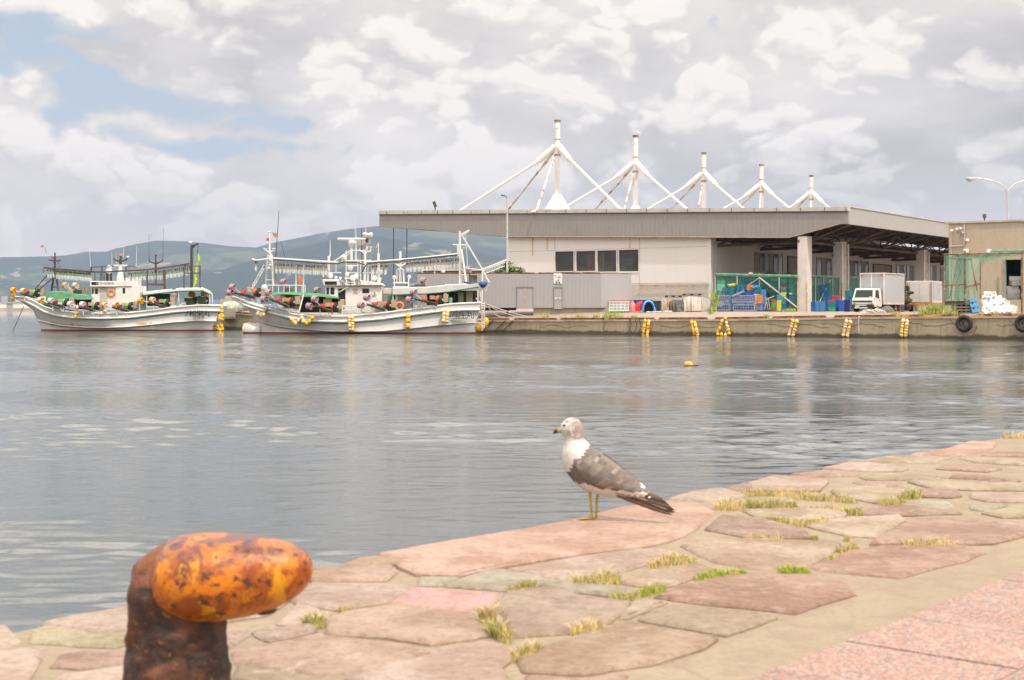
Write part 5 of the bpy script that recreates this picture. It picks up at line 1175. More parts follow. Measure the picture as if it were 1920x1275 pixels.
    mb.build('lamp_leads', BDK, root)
    # aft gallows and green lime rolled cloth
    mb = MB()
    for x in (345, 375): mb.cyl(P1.h(x, 497, 1.), P1.h(x, 543, 1.), .06, n=5); mb.cyl(P1.h(x, 497, -1.), P1.h(x, 543, -1.), .06, n=5)
    mb.cyl(P1.h(345, 512, 1.), P1.h(375, 512, 1.), .05, n=5); mb.cyl(P1.h(345, 498, 1), P1.h(375, 499, 1), .05, n=5); mb.cyl(P1.h(276, 507, 1), P1.h(276, 545, 1), .07); mb.cyl(P1.h(308, 506, 1), P1.h(309, 542, 1), .11); mb.cyl(P1.h(276, 533, 1), P1.h(308, 534, 1), .10, n=5); mb.cyl(P1.h(292, 505, 0), P1.h(292, 533, 0), .08, n=5)
    mb.build('aft_frame', BRN_, root)
    mb = MB(); mb.cyl(P1.h(359, 541, 0), P1.h(359, 459, 0), .13, .11, n=6); mb.tube([P1.h(359, 462, 0), P1.h(364, 459.5, 0), P1.h(371.5, 456.5, 0)], .08, 5); mb.cyl(P1.h(360, 466, 0), P1.h(367, 459, 0), .05); mb.cyl(P1.h(371.3, 457, 0), P1.h(370.5, 476, 0), .03, n=4); mb.cyl(P1.h(364, 462, 0), P1.h(362, 497, 0), .015, n=3); mb.build('derrick_mast', BDK, root)
    mb = MB(); mb.ball(P1.h(357, 454.5, 0), (.16, .1, .1), 8, 6); mb.build('mast_light', BWH, root, smooth=True)
    mb = MB(); S = [(371, 474, .1), (372.5, 480, 1.6), (373, 487, 2.3), (371, 493, 1.9), (368.5, 499, 1.1), (368, 505, 2.2), (367, 513, 2.4), (365.5, 518, 1.4), (367, 523, 2.8), (366.5, 529, 2.7), (364, 535, 1.3), (362, 540, .8)]; q = 128/F
    mb.loft([[P1.h(x, y, 0)+Vector((r*q*math.cos(a), r*q*math.sin(a), r*q*.3*math.sin(2*a+i))) for a in np.linspace(0, 2*math.pi, 11)[:-1]] for i, (x, y, r) in enumerate(S)]); mb.build('furled_lime_cloth', LIME, root, smooth=True)
    # aft canopy
    mb = MB(); ctop = [(268, 549), (300, 545), (340, 541), (380, 540.5), (394, 547)]; rings = []
    for x, y in ctop: a, b = P1.h(x, y, 1.6), P1.h(x, y, -1.6); c = P1.h(x, y-1.5, 0); rings.append([a, c, b, b-Vector((0, 0, .22)), c-Vector((0, 0, .15)), a-Vector((0, 0, .22))])
    mb.loft(rings); mb.build('aft_canopy', BWH, root); mb = MB(); [mb.cyl(P1.h(a[0], a[1]+4.7, 1.62), P1.h(b[0], b[1]+4.7, 1.62), .05, n=4) for a, b in zip(ctop[:-1], ctop[1:])]; mb.build('canopy_trim', BGT, root)
    mb = MB(); P1.box(mb, 276, 551, 318, 574, -1.2, -1.4); mb.build('aft_shelter_wall', M('shelter_green_dark', (.05, .08, .05), .9), root)
    mb = MB(); [mb.cyl(P1.h(x, 547, 1.5), P1.h(x, 574, 1.5), .05, n=5) for x in (275, 335, 393)]; mb.tube([P1.h(394, 547, 1.5), P1.h(397.5, 552, 1.5), P1.h(398.5, 572, 1.5)], .05, 5); mb.build('canopy_posts', BWH, root)
    mb = MB(); mb.tube([P1.h(x, y, 1.4) for x, y in ((326, 541), (327, 552), (325, 560), (326, 572))], [.2, .34, .26, .3], 8); mb.build('hung_nets', M('net_tan', (.40, .33, .25), .95, .3, 8, bump=.6), root, smooth=True)
    # green fore tarp
    mb = MB(); TR = [((86, 550), (85, 566), (97, 546.5)), ((110, 546.5), (110, 563), (110, 544)), ((140, 552), (140, 560), (140, 549.5)), ((173, 556), (173, 560), (172, 553))]; rings = []
    for a, b, c in TR: rings.append([P1.h(*b, 1.5), P1.h(*a, 1.35), P1.h(*c, 0), P1.h(*a, -1.35), P1.h(*b, -1.5)])
    mb.loft(rings, cap=True, closed=True); mb.build('fore_tarp', BGN, root)
    bx('hold_opening', M('hold_black', (.01, .012, .01), .9), 141, 562, 172, 580, .9, -.6)
    for a, b, c, d, m in ((126, 541, 136, 552, CARD), (138, 544, 149, 552, BDK), (171, 565, 181, 583, BWH)): bx('deck_box', m, a, b, c, d, .4, -.4)
    # haulers
    for sp, dr, kd, dk, off in (([(25.5, 544.5), (44, 546)], (69, 549), ('oo', 'wo'), 'g', .5), ([(76.5, 563), (96, 564)], (124, 567), ('wo', 'ww'), 'g', 1.75), ([(132, 570.5), (155, 571)], (181, 573.5), ('ww', 'ww'), 'g', 1.95), ([(195.5, 571.5), (217, 571.5)], (244, 574), ('ow', 'wo'), 'g', 1.95), ([(264, 563.5), (285.5, 562.5)], (314, 567.5), ('oo', 'ow'), 'g', 1.8)):
        machine(P1, root, sp, dr, kd, dk, off)
    machine(P1, root, [(122, 535), (141.5, 535.5)], (146, 548), ('ow', 'ww'), None, -1.2)
    machine(P1, root, [(359.5, 552), (383, 550.5)], (361.5, 565), ('oo', 'wo'), 'g', -.9); inst(DRP['g'], P1.h(385, 563.5, -.6), parent=root, rot=(0, .1, -.8)).name = 'line_drum'
    for x in (333, 401): mb = MB(); mb.cyl(P1.h(x, 566, 1.6), P1.h(x, 573, 1.6), .1, n=8); mb.build('teal_post', TEAL, root)
    for x0, y0 in ((345, 559), (368, 557)): mb = MB(); a = P1.h(x0, y0, .4); mb.hexa([a+Vector((.3, 0, -.85)), a+Vector((.9, 0, -.85)), a+Vector((.9, .3, -.85)), a+Vector((.3, .3, -.85)), a, a+Vector((.75, 0, 0)), a+Vector((.75, .3, 0)), a+Vector((0, .3, 0))]); mb.build('drip_board', M('board_olive', (.12, .11, .07), .8), root)
    # anchor line
    mb = MB(); a = P1.h(45, 573, .0); b = P1.h(23.5, 618, .4); b.z = WZ-.1; mb.cyl(P1.h(44.5, 574, .1), b, .03, n=5); o = mb.build('anchor_line', DROPE, root)
    G = 'yellow float strings hung on the boats'
    float_string(P1, [(25, 554), (23.5, 559.5)], 'pair of yellow floats under the bow tip of the left boat', G, .5, 1.1, kinds='y')
    float_string(P1, [(145, 577), (142, 587.5), (141.5, 593.5)], 'yellow floats hung amidships on the left boat before the wheelhouse', G, 2.2, 1., kinds='ypy')
    float_string(P1, [(197, 583), (190, 588)], 'pair of yellow floats on the rail beneath the left boat wheelhouse', G, 2.2, 1.1, kinds='yp')
    float_string(P1, [(415.5, 577), (415.5, 584), (415, 588.5), (412, 593), (417, 593.5), (412, 597.5), (416, 598.5)], 'tall bunch of yellow floats at the stern corner of the left boat', G, 1.3, 1.15, kinds='yyyyp')
    float_string(P1, [(413, 608), (408.5, 611), (409.5, 616), (413, 619), (417, 617), (415.5, 611.5)], 'ring of small yellow floats near the water behind the left boat stern', G, 1.1, 1., kinds='y', top=P1.h(415, 600, 1.2))
    return root, P1
BL_, P1 = boat_left()

# ---- right boat -------------------------------------------------------------
def boat_right():
    P = Pl((-20.4, 112.9), (1, .01)); root = empty('fishing_boat', P.pt(10, WZ, 0), 'nearer of the two white squid fishing boats, with white masts and lilac spools', 'fishing boat', 'squid boats moored along the pier')
    hbt = lambda t: .12+2.0*min(1, (t/.45))**.62 if t < .45 else 2.12-.40*((t-.45)/.55)**2-(.25*((t-.9)/.1)**2 if t > .9 else 0)
    hbw = lambda t: .06+1.75*min(1, (t/.5))**.75 if t < .5 else 1.8-.4*((t-.5)/.5)**2
    top = [(432,556),(458,566),(495,577.5),(525,584.5),(552,590),(589,593.5),(646,594),(660,593),(707,589),(754,583),(801,577.5),(839,571.5),(870,569.5),(901,568.5)]
    rub = [(437,560),(460,572.5),(495,583.5),(525,591),(552,597),(589,602),(646,603),(675,601),(717,597.8),(773,590),(829,583),(870,581),(900,580.5)]
    rub2 = [(440,562),(462,575),(495,586.5),(525,594),(552,599.5),(589,604),(646,605),(675,603),(717,599.8),(773,592),(829,585),(870,583),(898,582.5)]
    mid = [(462,577),(478,589),(505,598),(550,606),(600,611.5),(650,614),(717,611),(773,604),(829,596),(896,592)]
    kn = [(481,601),(514,610),(545,615),(571,617.7),(620,621),(680,621.5),(720,620.5),(758,617),(822,610),(891,605)]
    kn2 = [(482,605),(514,613.5),(545,617.5),(571,619.5),(620,622.5),(680,623),(720,622),(758,619.5),(822,614),(890,610.5)]
    wl = [(483,622),(680,624.5),(891,626)]
    H2 = mat_hull('hull_paint_right', .45, 9.)
    near, far = hull_mesh(P, 'hull', H2, root, top, None, hbt, None, [(top, hbt, 1, None), (rub, hbt, .975, None), (rub2, hbt, .93, None), (mid, hbt, .9, None), (kn, lambda t: .5*(hbt(t)+hbw(t)), 1, None), (kn2, hbw, 1, None), (wl, hbw, .96, WZ), ([(486,626),(680,627),(889,628)], hbw, .8, WZ-.5)])
    n3 = Vector((*P.n, 0))
    mb = MB(); mb.tube([p+n3*.05 for p in near[1]], .10, 6); mb.build('rubbing_strake', BWH, root, smooth=True)
    mb = MB(); mb.tube([p+n3*.02 for p in near[4]], .05, 6); mb.build('chine_strake', M('strake_grey', (.45, .43, .40), .5), root, smooth=True)
    mb = MB(); R_ = [(454, 614, .10, .10), (457, 613.5, .35, .42), (466, 614.5, .42, .55), (476, 616, .42, .55), (488, 617, .4, .5)]
    mb.loft([[P.h(x, y, 0)+n3*(w*math.cos(a))+Vector((0, 0, h*math.sin(a)-.12)) for a in np.linspace(0, 2*math.pi, 15)[:-1]] for x, y, w, h in R_]); mb.build('bulbous_bow', H2, root, smooth=True)
    X = Vector((*P.d, 0)); Zd = Vector((-.10, 0, 1))
    for px, py, s, t in ((847, 593, .5, '〃'), (856.5, 591.8, .66, '宝'), (868.2, 591.8, .66, '生'), (880.5, 591.3, .66, '丸'), (889.5, 590.5, .5, '〃')): text_mesh(t, s, INK, 'lettering', root, P.h(px, py, 2.05), X, Zd, .03)
    def bx(name, m, x0, y0, x1, y1, near_, far_, par=root, bv=.04): mb = MB(); P.box(mb, x0, y0, x1, y1, near_, far_); return mb.build(name, m, par, bevel=bv)
    cab = bx('wheelhouse', BWH, 610, 534, 634, 560, 1.2, -1.2); bx('deckhouse', BWH, 634, 534, 678, 588, 1.15, -1.2); bx('engine_casing', BWH, 676, 536, 716, 586, 1.1, -1.1)
    mb = MB(); pr = [P.h(x, y, 1.4) for x, y in ((604, 524), (632, 523.5), (641, 527), (680, 526), (712, 530), (718, 535), (632, 535.5), (607, 535.5))]; mb.prism(pr, -n3*2.8); mb.build('wheelhouse_roof', BWH, root, bevel=.03)
    for a, b, c, d, nf in ((609, 527.5, 631.5, 533.8, 1.42), (612, 539, 617, 552, 1.22), (619.5, 539, 627, 552, 1.22), (679.5, 541, 692, 549.5, 1.12)): mb = MB(); P.box(mb, a, b, c, d, nf, .95); mb.build('window', BLK, cab)
    mb = MB(); P.box(mb, 634.5, 541, 647.5, 576, 1.17, .9); mb.build('doorway', M('doorway_black', (.015, .014, .014), .8), cab)
    mb = MB(); mb.cyl(P.h(635, 548, 1.3), P.h(653, 538, 1.35), .04, n=5); mb.build('door_stay', BWH, root)
    text_mesh('宝生丸', .62, M('grey_lettering', (.14, .13, .12), .7), 'lettering', root, P.h(657, 531.2, 1.42), X, Vector((0, 0, 1)), .01)
    text_mesh('宝', .5, M('faint_red_lettering', (.55, .32, .30), .7), 'lettering', root, P.h(666, 546.5, 1.17), X, Vector((0, 0, 1)), .01)
    mb = MB(); mb.cyl(P.h(702, 551, 1.12), P.h(702, 551, 1.16), .19, n=16); mb.build('number_disc', BWH, root); text_mesh('2', .36, INK, 'lettering', root, P.h(702, 551, 1.18), X, Vector((0, 0, 1)), .01)
    # fore platform rail, tarp roof
    mb = MB(); TR = [((498, 560), (500, 556), (505, 549)), ((520, 551), (520, 547.5), (520, 547)), ((560, 553), (560, 549), (560, 548)), ((600, 556), (600, 551), (600, 550)), ((636, 560), (636, 557), (636, 555))]
    mb.loft([[P.h(*a, 1.5), P.h(*b, 1.2), P.h(*c, 0), P.h(*b, -1.2), P.h(*a, -1.5)] for a, b, c in TR]); mb.build('fore_tarp', BGN, root)
    bx('fore_shelter', M('shelter_dark', (.02, .03, .02), .9), 560, 557, 634, 586, .7, -.9, bv=0); bx('tarp_wall', BGN, 532, 552, 556, 578, .6, .5, bv=0)
    mb = MB()
    for o in (1.2, -1.2):
        mb.cyl(P.h(501, 535, o), P.h(572, 535, o), .04, n=5)
        for x in (501, 511, 522, 532.5, 543, 554, 566, 572): mb.cyl(P.h(x, 535, o), P.h(x, 548, o), .035, n=4)
    for x in (555, 569): mb.cyl(P.h(x, 496, .6), P.h(x, 549, .6), .06, n=5)
    mb.build('platform_rail', BWH, root)
    mb = MB(); mb.cyl(P.h(569, 552, 1.6), P.h(560, 587, 2.0), .06, n=5); mb.build('shelter_strut', BWH, root)
    mb = MB(); mb.ball(P.h(496, 540, .3), (.26, .2, .3), 8, 6); mb.build('bow_float_white', BWH, root, smooth=True)
    mb = MB(); mb.loft([[P.h(562, y, -.4)+Vector((r*math.cos(a), r*math.sin(a), 0)) for a in np.linspace(0, 6.2832, 9)[:-1]] for y, r in ((537, .12), (530, .16), (520, .12), (517, .04))]); mb.build('red_cone', DRD, root, smooth=True)
    # fore mast
    mb = MB(); mb.cyl(P.h(505.5, 475, 0), P.h(505.5, 436, 0), .09, .06, n=6); mb.cyl(P.h(502, 435.5, 0), P.h(508.5, 434, 0), .06); 
    for s_ in (-1, 1):
        mb.tube([P.h(505.5, 473.5, 0), P.h(505.5+s_*7, 469.5, 0), P.h(505.5+s_*12, 465.5, 0), P.h(505.5+s_*5, 466.5, 0)], .05, 5)
        mb.tube([P.h(505.5, 475, 0), P.h(505.5+s_*4, 479, s_*.2), P.h(505.5+s_*4.5, 490, s_*.3), P.h(505.5+s_*7, 535, s_*.6)], .08, 5)
    for y in (480, 492, 505, 525): mb.cyl(P.h(500, y, 0), P.h(511, y, 0), .04, n=4)
    for x, y in ((506, 482), (507, 488), (506, 497), (504, 503)): mb.ball(P.h(x, y, .2), .12, 7, 5)
    mb.build('fore_mast', BWH, root); mb = MB(); mb.box(P.h(501.7, 449, .05), (.18, .1, .22)); mb.build('red_lamp', REDM, root)
    flag(P, root, ((509, 434.5), (511, 435)), ((510.5, 435.5), (514, 436.5), (520.5, 438), (518.5, 443), (516.5, 446), (513.5, 443.5)), M('orange_flag', (.50, .22, .05), .8))
    whip(P, root, 517, 482, 523, 395, .04, mat=BDK); mb = MB(); mb.cyl(P.h(517, 535, 0), P.h(517, 482, 0), .08, n=6); mb.build('whip_post', M('post_grey', (.30, .27, .25)), root)
    whip(P, root, 535, 484, 526, 452, .03, mat=BGT)
    mb = MB(); lattice(mb, P.h(473, 535, 0), P.h(495, 496, 0), .35, 6, .035, .025); mb.build('bow_stay', BWH, root)
    # main beams carrying the lamps
    for off in (.8, -.8):
        mb = MB(); A = [(472.5, 485.5), (480, 488), (512, 484), (634, 492)]; mb.tube([P.h(x, y, off) for x, y in A], .07, 5); mb.tube([P.h(x, y+3, off) for x, y in A[2:]], .04, 4)
        B = [(686, 491.5), (750, 487), (859, 476)]; mb.tube([P.h(x, y, off) for x, y in B], .075, 6); mb.tube([P.h(x, y+6, off) for x, y in B], .04, 4)
        for k in range(22): t = k/21; x = 517+t*115; y = 484.5+t*7.8; mb.cyl(P.h(x, y, off), P.h(x, y+3, off), .02, n=3)
        for k in range(12): t = k/11; x = 750+t*108; y = 487-t*11; mb.cyl(P.h(x, y, off), P.h(x+4, y+6, off), .02, n=3)
        mb.build('lamp_boom', BWH, root)
    mb = MB(); mb.tube([P.h(x, y, .9) for x, y in ((512, 486.5), (560, 490), (600, 493.5), (634, 494.5), (642, 491.5), (668, 492), (684, 496))], .05, 5); mb.tube([P.h(x, y, .9) for x, y in ((678, 512), (684, 500), (690, 494), (705, 492.5), (748, 491.5), (757, 487.5), (800, 484), (858, 478))], .055, 5); mb.build('cable_run', BDK, root)
    pts = []
    for off in (.9, -.9):
        for k in range(14): x = 517+k*7.1+(off < 0)*2.5; pts.append(P.h(x, 503.5+k*.28+random.uniform(-.5, .5), off))
        for k in range(4): pts.append(P.h(698+k*8.+(off < 0)*2, 506+random.uniform(-1, 1), off))
        for k in range(14): x = 762+k*7.4+(off < 0)*2.5; pts.append(P.h(x, 501-k*.55+random.uniform(-.5, .5), off))
        pts.append(P.h(479.5, 499, off))
    lamp_row(root, LP2, pts); mb = MB()
    for p in pts: mb.cyl(p+Vector((0, 0, .36)), p+Vector((random.uniform(-.15, .15), 0, .62)), .014, n=3)
    mb.build('lamp_leads', M('lead_blue_grey', (.12, .14, .18)), root)
    # masts around the wheelhouse
    mb = MB(); mb.cyl(P.h(616, 519, .3), P.h(616.5, 482, .3), .10, n=7); mb.cyl(P.h(614.5, 482, .3), P.h(619, 482, .3), .09); mb.build('antenna_post', BWH, root); whip(P, root, 619, 480, 619, 450, .05, .3)
    mb = MB(); mb.cyl(P.h(659, 490, 0), P.h(659, 464, 0), .10, n=8); mb.build('radar_post', BWH, root, smooth=True)
    mb = MB(); mb.cyl(P.h(659, 464, 0), P.h(659, 459, 0), .12, .3, n=12); mb.ball(P.h(660, 455, 0), (.33, .33, .22)); mb.cyl(P.h(633, 448.3, .0), P.h(686, 448.3, 0), .10, n=8); mb.cyl(P.h(659, 455, 0), P.h(659, 448, 0), .1); mb.build('radar_scanner', BWH, root, smooth=True)
    mb = MB(); mb.cyl(P.h(625, 491, 0), P.h(657, 469.5, 0), .05, n=5); mb.cyl(P.h(640, 491, 0), P.h(657, 473, 0), .03, n=4); mb.cyl(P.h(659, 469.5, 0), P.h(690, 469.5, 0), .035, n=4)
    for x, y0, y1 in ((649, 470, 528), (671, 488, 528), (683, 488, 528), (690, 490, 528), (697, 492, 528), (606, 500, 520), (630, 493, 512), (676, 488, 528)): mb.cyl(P.h(x, y0, .5), P.h(x, y1, .5), .045, n=5)
    for y, a, b in ((488.5, 645, 696), (498, 649, 672), (511, 618, 640), (511, 650, 703), (521.5, 646, 672)): mb.cyl(P.h(a, y, .5), P.h(b, y, .5), .045, n=5)
    mb.build('top_framework', BWH, root)
    mb = MB(); mb.cyl(P.h(684.5, 528, 0), P.h(684.5, 470, 0), .09, n=7); mb.tube([P.h(684.5, 476, 0), P.h(688, 472, 0), P.h(694.5, 471, 0), P.h(695, 464, 0)], .06, 5); mb.tube([P.h(684.5, 476, 0), P.h(680, 472, 0), P.h(675, 470, 0), P.h(674, 466, 0)], .05, 5); mb.tube([P.h(687, 468, 0), P.h(689, 462, 0), P.h(688, 447, 0)], .09, 6); mb.cyl(P.h(695, 464, 0), P.h(695, 462.3, 0), .13, n=10)
    mb.cyl(P.h(681, 442.5, 0), P.h(698, 442.5, 0), .12, n=8); mb.ball(P.h(684, 439, 0), (.2, .2, .14)); mb.ball(P.h(695.5, 439.5, 0), (.16, .16, .16)); mb.ball(P.h(690, 440, 0), (.2, .2, .12)); mb.build('signal_mast', BWH, root, smooth=True)
    mb = MB(); mb.cyl(P.h(688, 447, .02), P.h(688, 454, .02), .13, n=8); mb.build('black_band', BDK, root); mb = MB(); mb.ball(P.h(679.5, 459.5, 0), .13, 8, 6); mb.build('red_ball_lamp', DRD, root, smooth=True)
    for a in ((666.5, 488, 666, 400), (668.5, 490, 668.5, 433), (678.5, 490, 678, 427), (686, 440, 686, 420)): whip(P, root, *a, r=.035, mat=BWH if a[0] != 678.5 else BDK)
    mb = MB(); mb.cyl(P.h(710, 534, .2), P.h(709.5, 475, .2), .12, .10, n=7); mb.cyl(P.h(709.5, 475, .2), P.h(709.5, 455, .2), .04, n=5); mb.cyl(P.h(705, 465, .2), P.h(709.5, 455, .2), .02); mb.tube([P.h(713, 520, .3), P.h(711, 528, .3), P.h(706, 535, .3), P.h(704, 545, .3)], .12, 7); mb.build('exhaust_post', BWH, root)
    for x, y, r in ((619.5, 516.5, .22), (651, 514, .18), (657, 502, .24), (661.5, 521, .24), (702, 521, .22), (643.5, 482, .2), (646, 485, .14), (668, 517, .2), (739, 520, .16), (767, 519, .16), (630, 520, .12), (638, 521, .1)):
        mb = MB(); mb.ball(P.h(x, y, .6), (r, r*.8, r), 10, 7); mb.cyl(P.h(x, y, .6), P.h(x+1, y+5, .6), .04, n=5); mb.build('deck_lamp', BWH, root, smooth=True)
    # mid mast, aft mast
    mb = MB(); mb.cyl(P.h(750.5, 530, 0), P.h(750.5, 471, 0), .10, n=7)
    for s_ in (-1, 1): mb.tube([P.h(750.5, 503, 0), P.h(750.5+s_*6, 506, s_*.5), P.h(750.5+s_*6.5, 530, s_*.7)], .07, 5); mb.tube([P.h(750.5, 500, 0), P.h(750.5+s_*5, 497, 0), P.h(750.5+s_*12, 492.5, 0)], .07, 5)
    mb.cyl(P.h(737, 530.5, .7), P.h(767, 530.5, .7), .05, n=4); mb.cyl(P.h(737, 538, .7), P.h(767, 538, .7), .04, n=4); mb.cyl(P.h(739, 538, .7), P.h(739, 519, .7), .04); mb.cyl(P.h(766, 538, .7), P.h(766, 519, .7), .04); mb.build('mid_mast', BWH, root)
    mb = MB(); mb.cyl(P.h(863, 533, 0), P.h(862, 433, 0), .11, .08, n=7); mb.cyl(P.h(849, 458.7, 0), P.h(874, 459.3, 0), .05, n=5); mb.cyl(P.h(858.5, 458, 0), P.h(858.5, 480, 0), .06); mb.tube([P.h(864, 439.5, 0), P.h(871, 436.5, 0), P.h(880, 431.5, 0)], .06, 5); mb.cyl(P.h(865, 443, 0), P.h(880, 433, 0), .05, n=5); mb.cyl(P.h(868, 444, 0), P.h(904.5, 505, 0), .06, n=5); mb.cyl(P.h(873, 443, 0), P.h(877, 502, 0), .025, n=4)
    for s_, x in ((-1, 861.5), (1, 874.5)): mb.cyl(P.h(865.5, 468, s_*.1), P.h(x, 531, s_*.8), .075, n=6)
    mb.cyl(P.h(862, 515, 0), P.h(872, 515, 0), .05); mb.cyl(P.h(862, 490, 0), P.h(869, 490, 0), .05); mb.build('aft_mast', BWH, root)
    # aft canopy
    mb = MB(); ct = [(736, 541), (770, 540), (800, 539), (840, 535.5), (897, 531.5)]; rings = []
    for x, y in ct: a, b, c = P.h(x, y, 1.6), P.h(x, y, -1.6), P.h(x, y-1.5, 0); k = Vector((0, 0, (.5 if x < 850 else .28))); rings.append([a, c, b, b-k, a-k])
    mb.loft(rings); mb.build('aft_canopy', M('canopy_grey_white', (.58, .56, .53), .6, .1, 1), root); mb = MB(); mb.tube([P.h(x, y+(11.8 if x < 850 else 6.5), 1.62) for x, y in ct], .05, 4); mb.build('canopy_trim', BGT, root)
    mb = MB(); [mb.cyl(P.h(x, 538, 1.5), P.h(x, 572, 1.5), .09 if x == 835 else .05, n=6) for x in (737, 835, 896)]; mb.cyl(P.h(835, 534.5, 1.5), P.h(877, 534, 1.5), .07); mb.build('canopy_posts', BWH, root)
    bx('aft_house', M('aft_house_white', (.55, .54, .50), .6), 745, 552, 772, 583, .8, -1.0); bx('aft_shelter_back', M('shelter_dark2', (.10, .10, .08), .9), 800, 545, 895, 572, -1.1, -1.3, bv=0); bx('green_hatch', M('hatch_green', (.08, .19, .07), .8), 727, 553, 739.5, 584, .9, -.3)
    bx('rose_tank', M('tank_rose', (.60, .48, .45), .5), 718, 540, 735, 552, .6, -.3); bx('flat_hatch', BDK, 778, 533, 795, 536, .5, -.5, bv=0)
    for a, b, c, d in ((859, 548, 869, 572), (874, 546, 886, 570)): bx('tan_hatch', CARD, a, b, c, d, .3, .1)
    mb = ring_mesh(P.h(749, 574.5, 1.65), .30, .10, (*P.n, 0)); mb.build('life_ring', ORG, root, smooth=True)
    mb = MB(); 
    for a, b in (((641.5, 574), (668, 573)), ((641.5, 582), (668, 581)), ((641.5, 574), (641.5, 592)), ((660, 573), (660, 592)), ((677, 580), (679, 592)), ((646, 574), (650, 581))): mb.cyl(P.h(*a, 2.0), P.h(*b, 2.0), .05, n=5)
    mb.build('side_rail', BWH, root)
    for (x, y) in ((845, 563),): mb = MB(); mb.cyl(P.h(x, 558, 1.6), P.h(x, 571, 1.6), .13, n=8); mb.build('teal_post', TEAL, root)
    mb = MB(); mb.cyl(P.h(771, 570, 1.7), P.h(771, 580, 1.7), .09, n=8); mb.build('teal_post', TEAL, root)
    # stern gallows with blue tarpaulin, ladder
    mb = MB(); mb.cyl(P.h(905, 502, 1), P.h(903, 568, 1), .08, n=6); mb.cyl(P.h(905, 505, 1), P.h(950, 487, -.5), .05, n=5); mb.cyl(P.h(897, 530, 1), P.h(905, 528, 1), .04); mb.cyl(P.h(877, 503.5, 1), P.h(905, 506, 1), .035, n=4); mb.tube([P.h(905, 506, 1), P.h(911, 520, 1), P.h(917, 530, 1), P.h(914, 540, 1), P.h(910, 546, 1)], .03, 5); mb.cyl(P.h(905, 506, 1), P.h(918, 529, 1), .03, n=4); mb.cyl(P.h(899, 540, 1), P.h(903, 568, 1), .05)
    lattice(mb, P.h(909, 506, .8), P.h(946, 492, -.2), .3, 8, .03, .02); mb.build('stern_gallows', BWH, root)
    mb = MB(); rings = []; TS = [(870, 529.5, 1, 1.6), (878, 530, 1, 2.2), (886, 530, 1, 1.5), (890, 532, 1, 3.2), (894, 530.5, 1, 1.5), (898, 531, 1, 2), (901, 533, 1, 5.5), (906, 534, 1, 6.8), (910, 533, 1, 5.5), (914, 530, 1, 1.5)]
    q = 111/F; mb.loft([[P.h(x, y, w)+n3*(.28*math.cos(a))+Vector((0, 0, r*q*math.sin(a))) for a in np.linspace(0, 6.2832, 11)[:-1]] for x, y, w, r in TS]); mb.build('blue_tarpaulin', BLT, root, smooth=True)
    mb = MB(); n_ = 11
    for x in (903.3, 908.5): mb.tube([P.h(x-.3, 566, 1.7), P.h(x, 575, 1.75), P.h(x+(.5 if x < 906 else -.3), 615 if x > 906 else 620, 1.75)], .045, 5)
    for k in range(n_): y = 570+k*4.1; mb.cyl(P.h(903.5, y, 1.75), P.h(908.3, y, 1.75), .04, n=4)
    mb.cyl(P.h(889, 605.3, 1.8), P.h(907, 605.3, 1.75), .05, n=5); mb.build('boarding_ladder', M('ladder_rose_white', (.66, .55, .50), .6, .15, 3), root)
    # haulers
    for sp, dr, dk, off, rd in (([(436, 538.5), (431.5, 548.5)], (483, 548.5), 'r', .5, REDM), ([(503.5, 549), (495, 561)], (547, 565.5), 'r', 1.7, REDM), ([(590, 561), (580, 574)], (628, 575), 'r', 1.9, REDM), ([(688, 558), (676.5, 572.5)], (727, 572), 'r', 1.9, REDM), ([(775.5, 548), (767.5, 562)], (825, 561.5), 'r', 1.8, DRD)): machine(P, root, sp, dr, ('ll', 'll'), dk, off, red=rd, pale=M('arm_grey', (.50, .47, .43), .6))
    for x, y, o in ((531.5, 529.5, -.8), (594.5, 544.5, -.8), (794, 526.5, -.5), (878.5, 505, .2), (857, 546, -.6)):
        s_ = inst(SPP['ll'], P.h(x, y, o), parent=root, rot=(0, .1, math.atan2(P.d.y, P.d.x)-.55)); mb = MB(); a = P.h(x, y, o); mb.cyl(a, a+Vector((.25, .1, -1.0)), .05, n=5); mb.box(a+Vector((.35, .1, -.75)), (.6, .3, .6), -.4); mb.build('spool_stand', TIMB, root)
    for x, y, o in ((859, 557.5, -.6), (890, 559.5, -.4)): inst(DRP['g'], P.h(x, y, o), parent=root, rot=(0, .1, -.9))
    for a, b, c, d in ((463, 538, 471, 549), (526, 552, 534, 563), (550, 553, 560, 580), (606, 560, 622, 576), (637, 561, 646, 582)): bx('tan_board', CARD, a, b, c, d, 1.2, .8)
    # draught floats
    G = 'yellow float strings hung on the boats'
    float_string(P, [(484, 588), (489, 591), (494, 590), (500, 581)], 'bunch of pale and grimy floats under the bow flare of the right boat', G, 1.5, 1.25, kinds='po')
    float_string(P, [(547, 599), (550.5, 603.5), (554, 606), (559.5, 601)], 'sagging string of yellow floats on the fore hull of the right boat, left one', G, 2.1, 1.1, kinds='ypy')
    float_string(P, [(566, 596.5), (568.5, 602), (574, 605.5), (580, 602), (585.5, 596)], 'sagging string of yellow floats on the fore hull of the right boat, right one', G, 2.2, 1.1, kinds='yyp')
    float_string(P, cols2(658, 595, 658.5, 616.5, 5, 5.8), 'double string of yellow floats amidships on the right boat under its rail', G, 2.25, 1., kinds='ppyp')
    float_string(P, [(765.5, 592.5), (765, 601), (764.5, 611)], 'three large yellow floats in a column on the right boat hull', G, 2.2, 1.45, kinds='y')
    float_string(P, cols2(836, 583, 834.5, 601, 4, 6.2), 'pale double string of floats beside the lettering on the right boat', G, 2.2, 1.15, kinds='p')
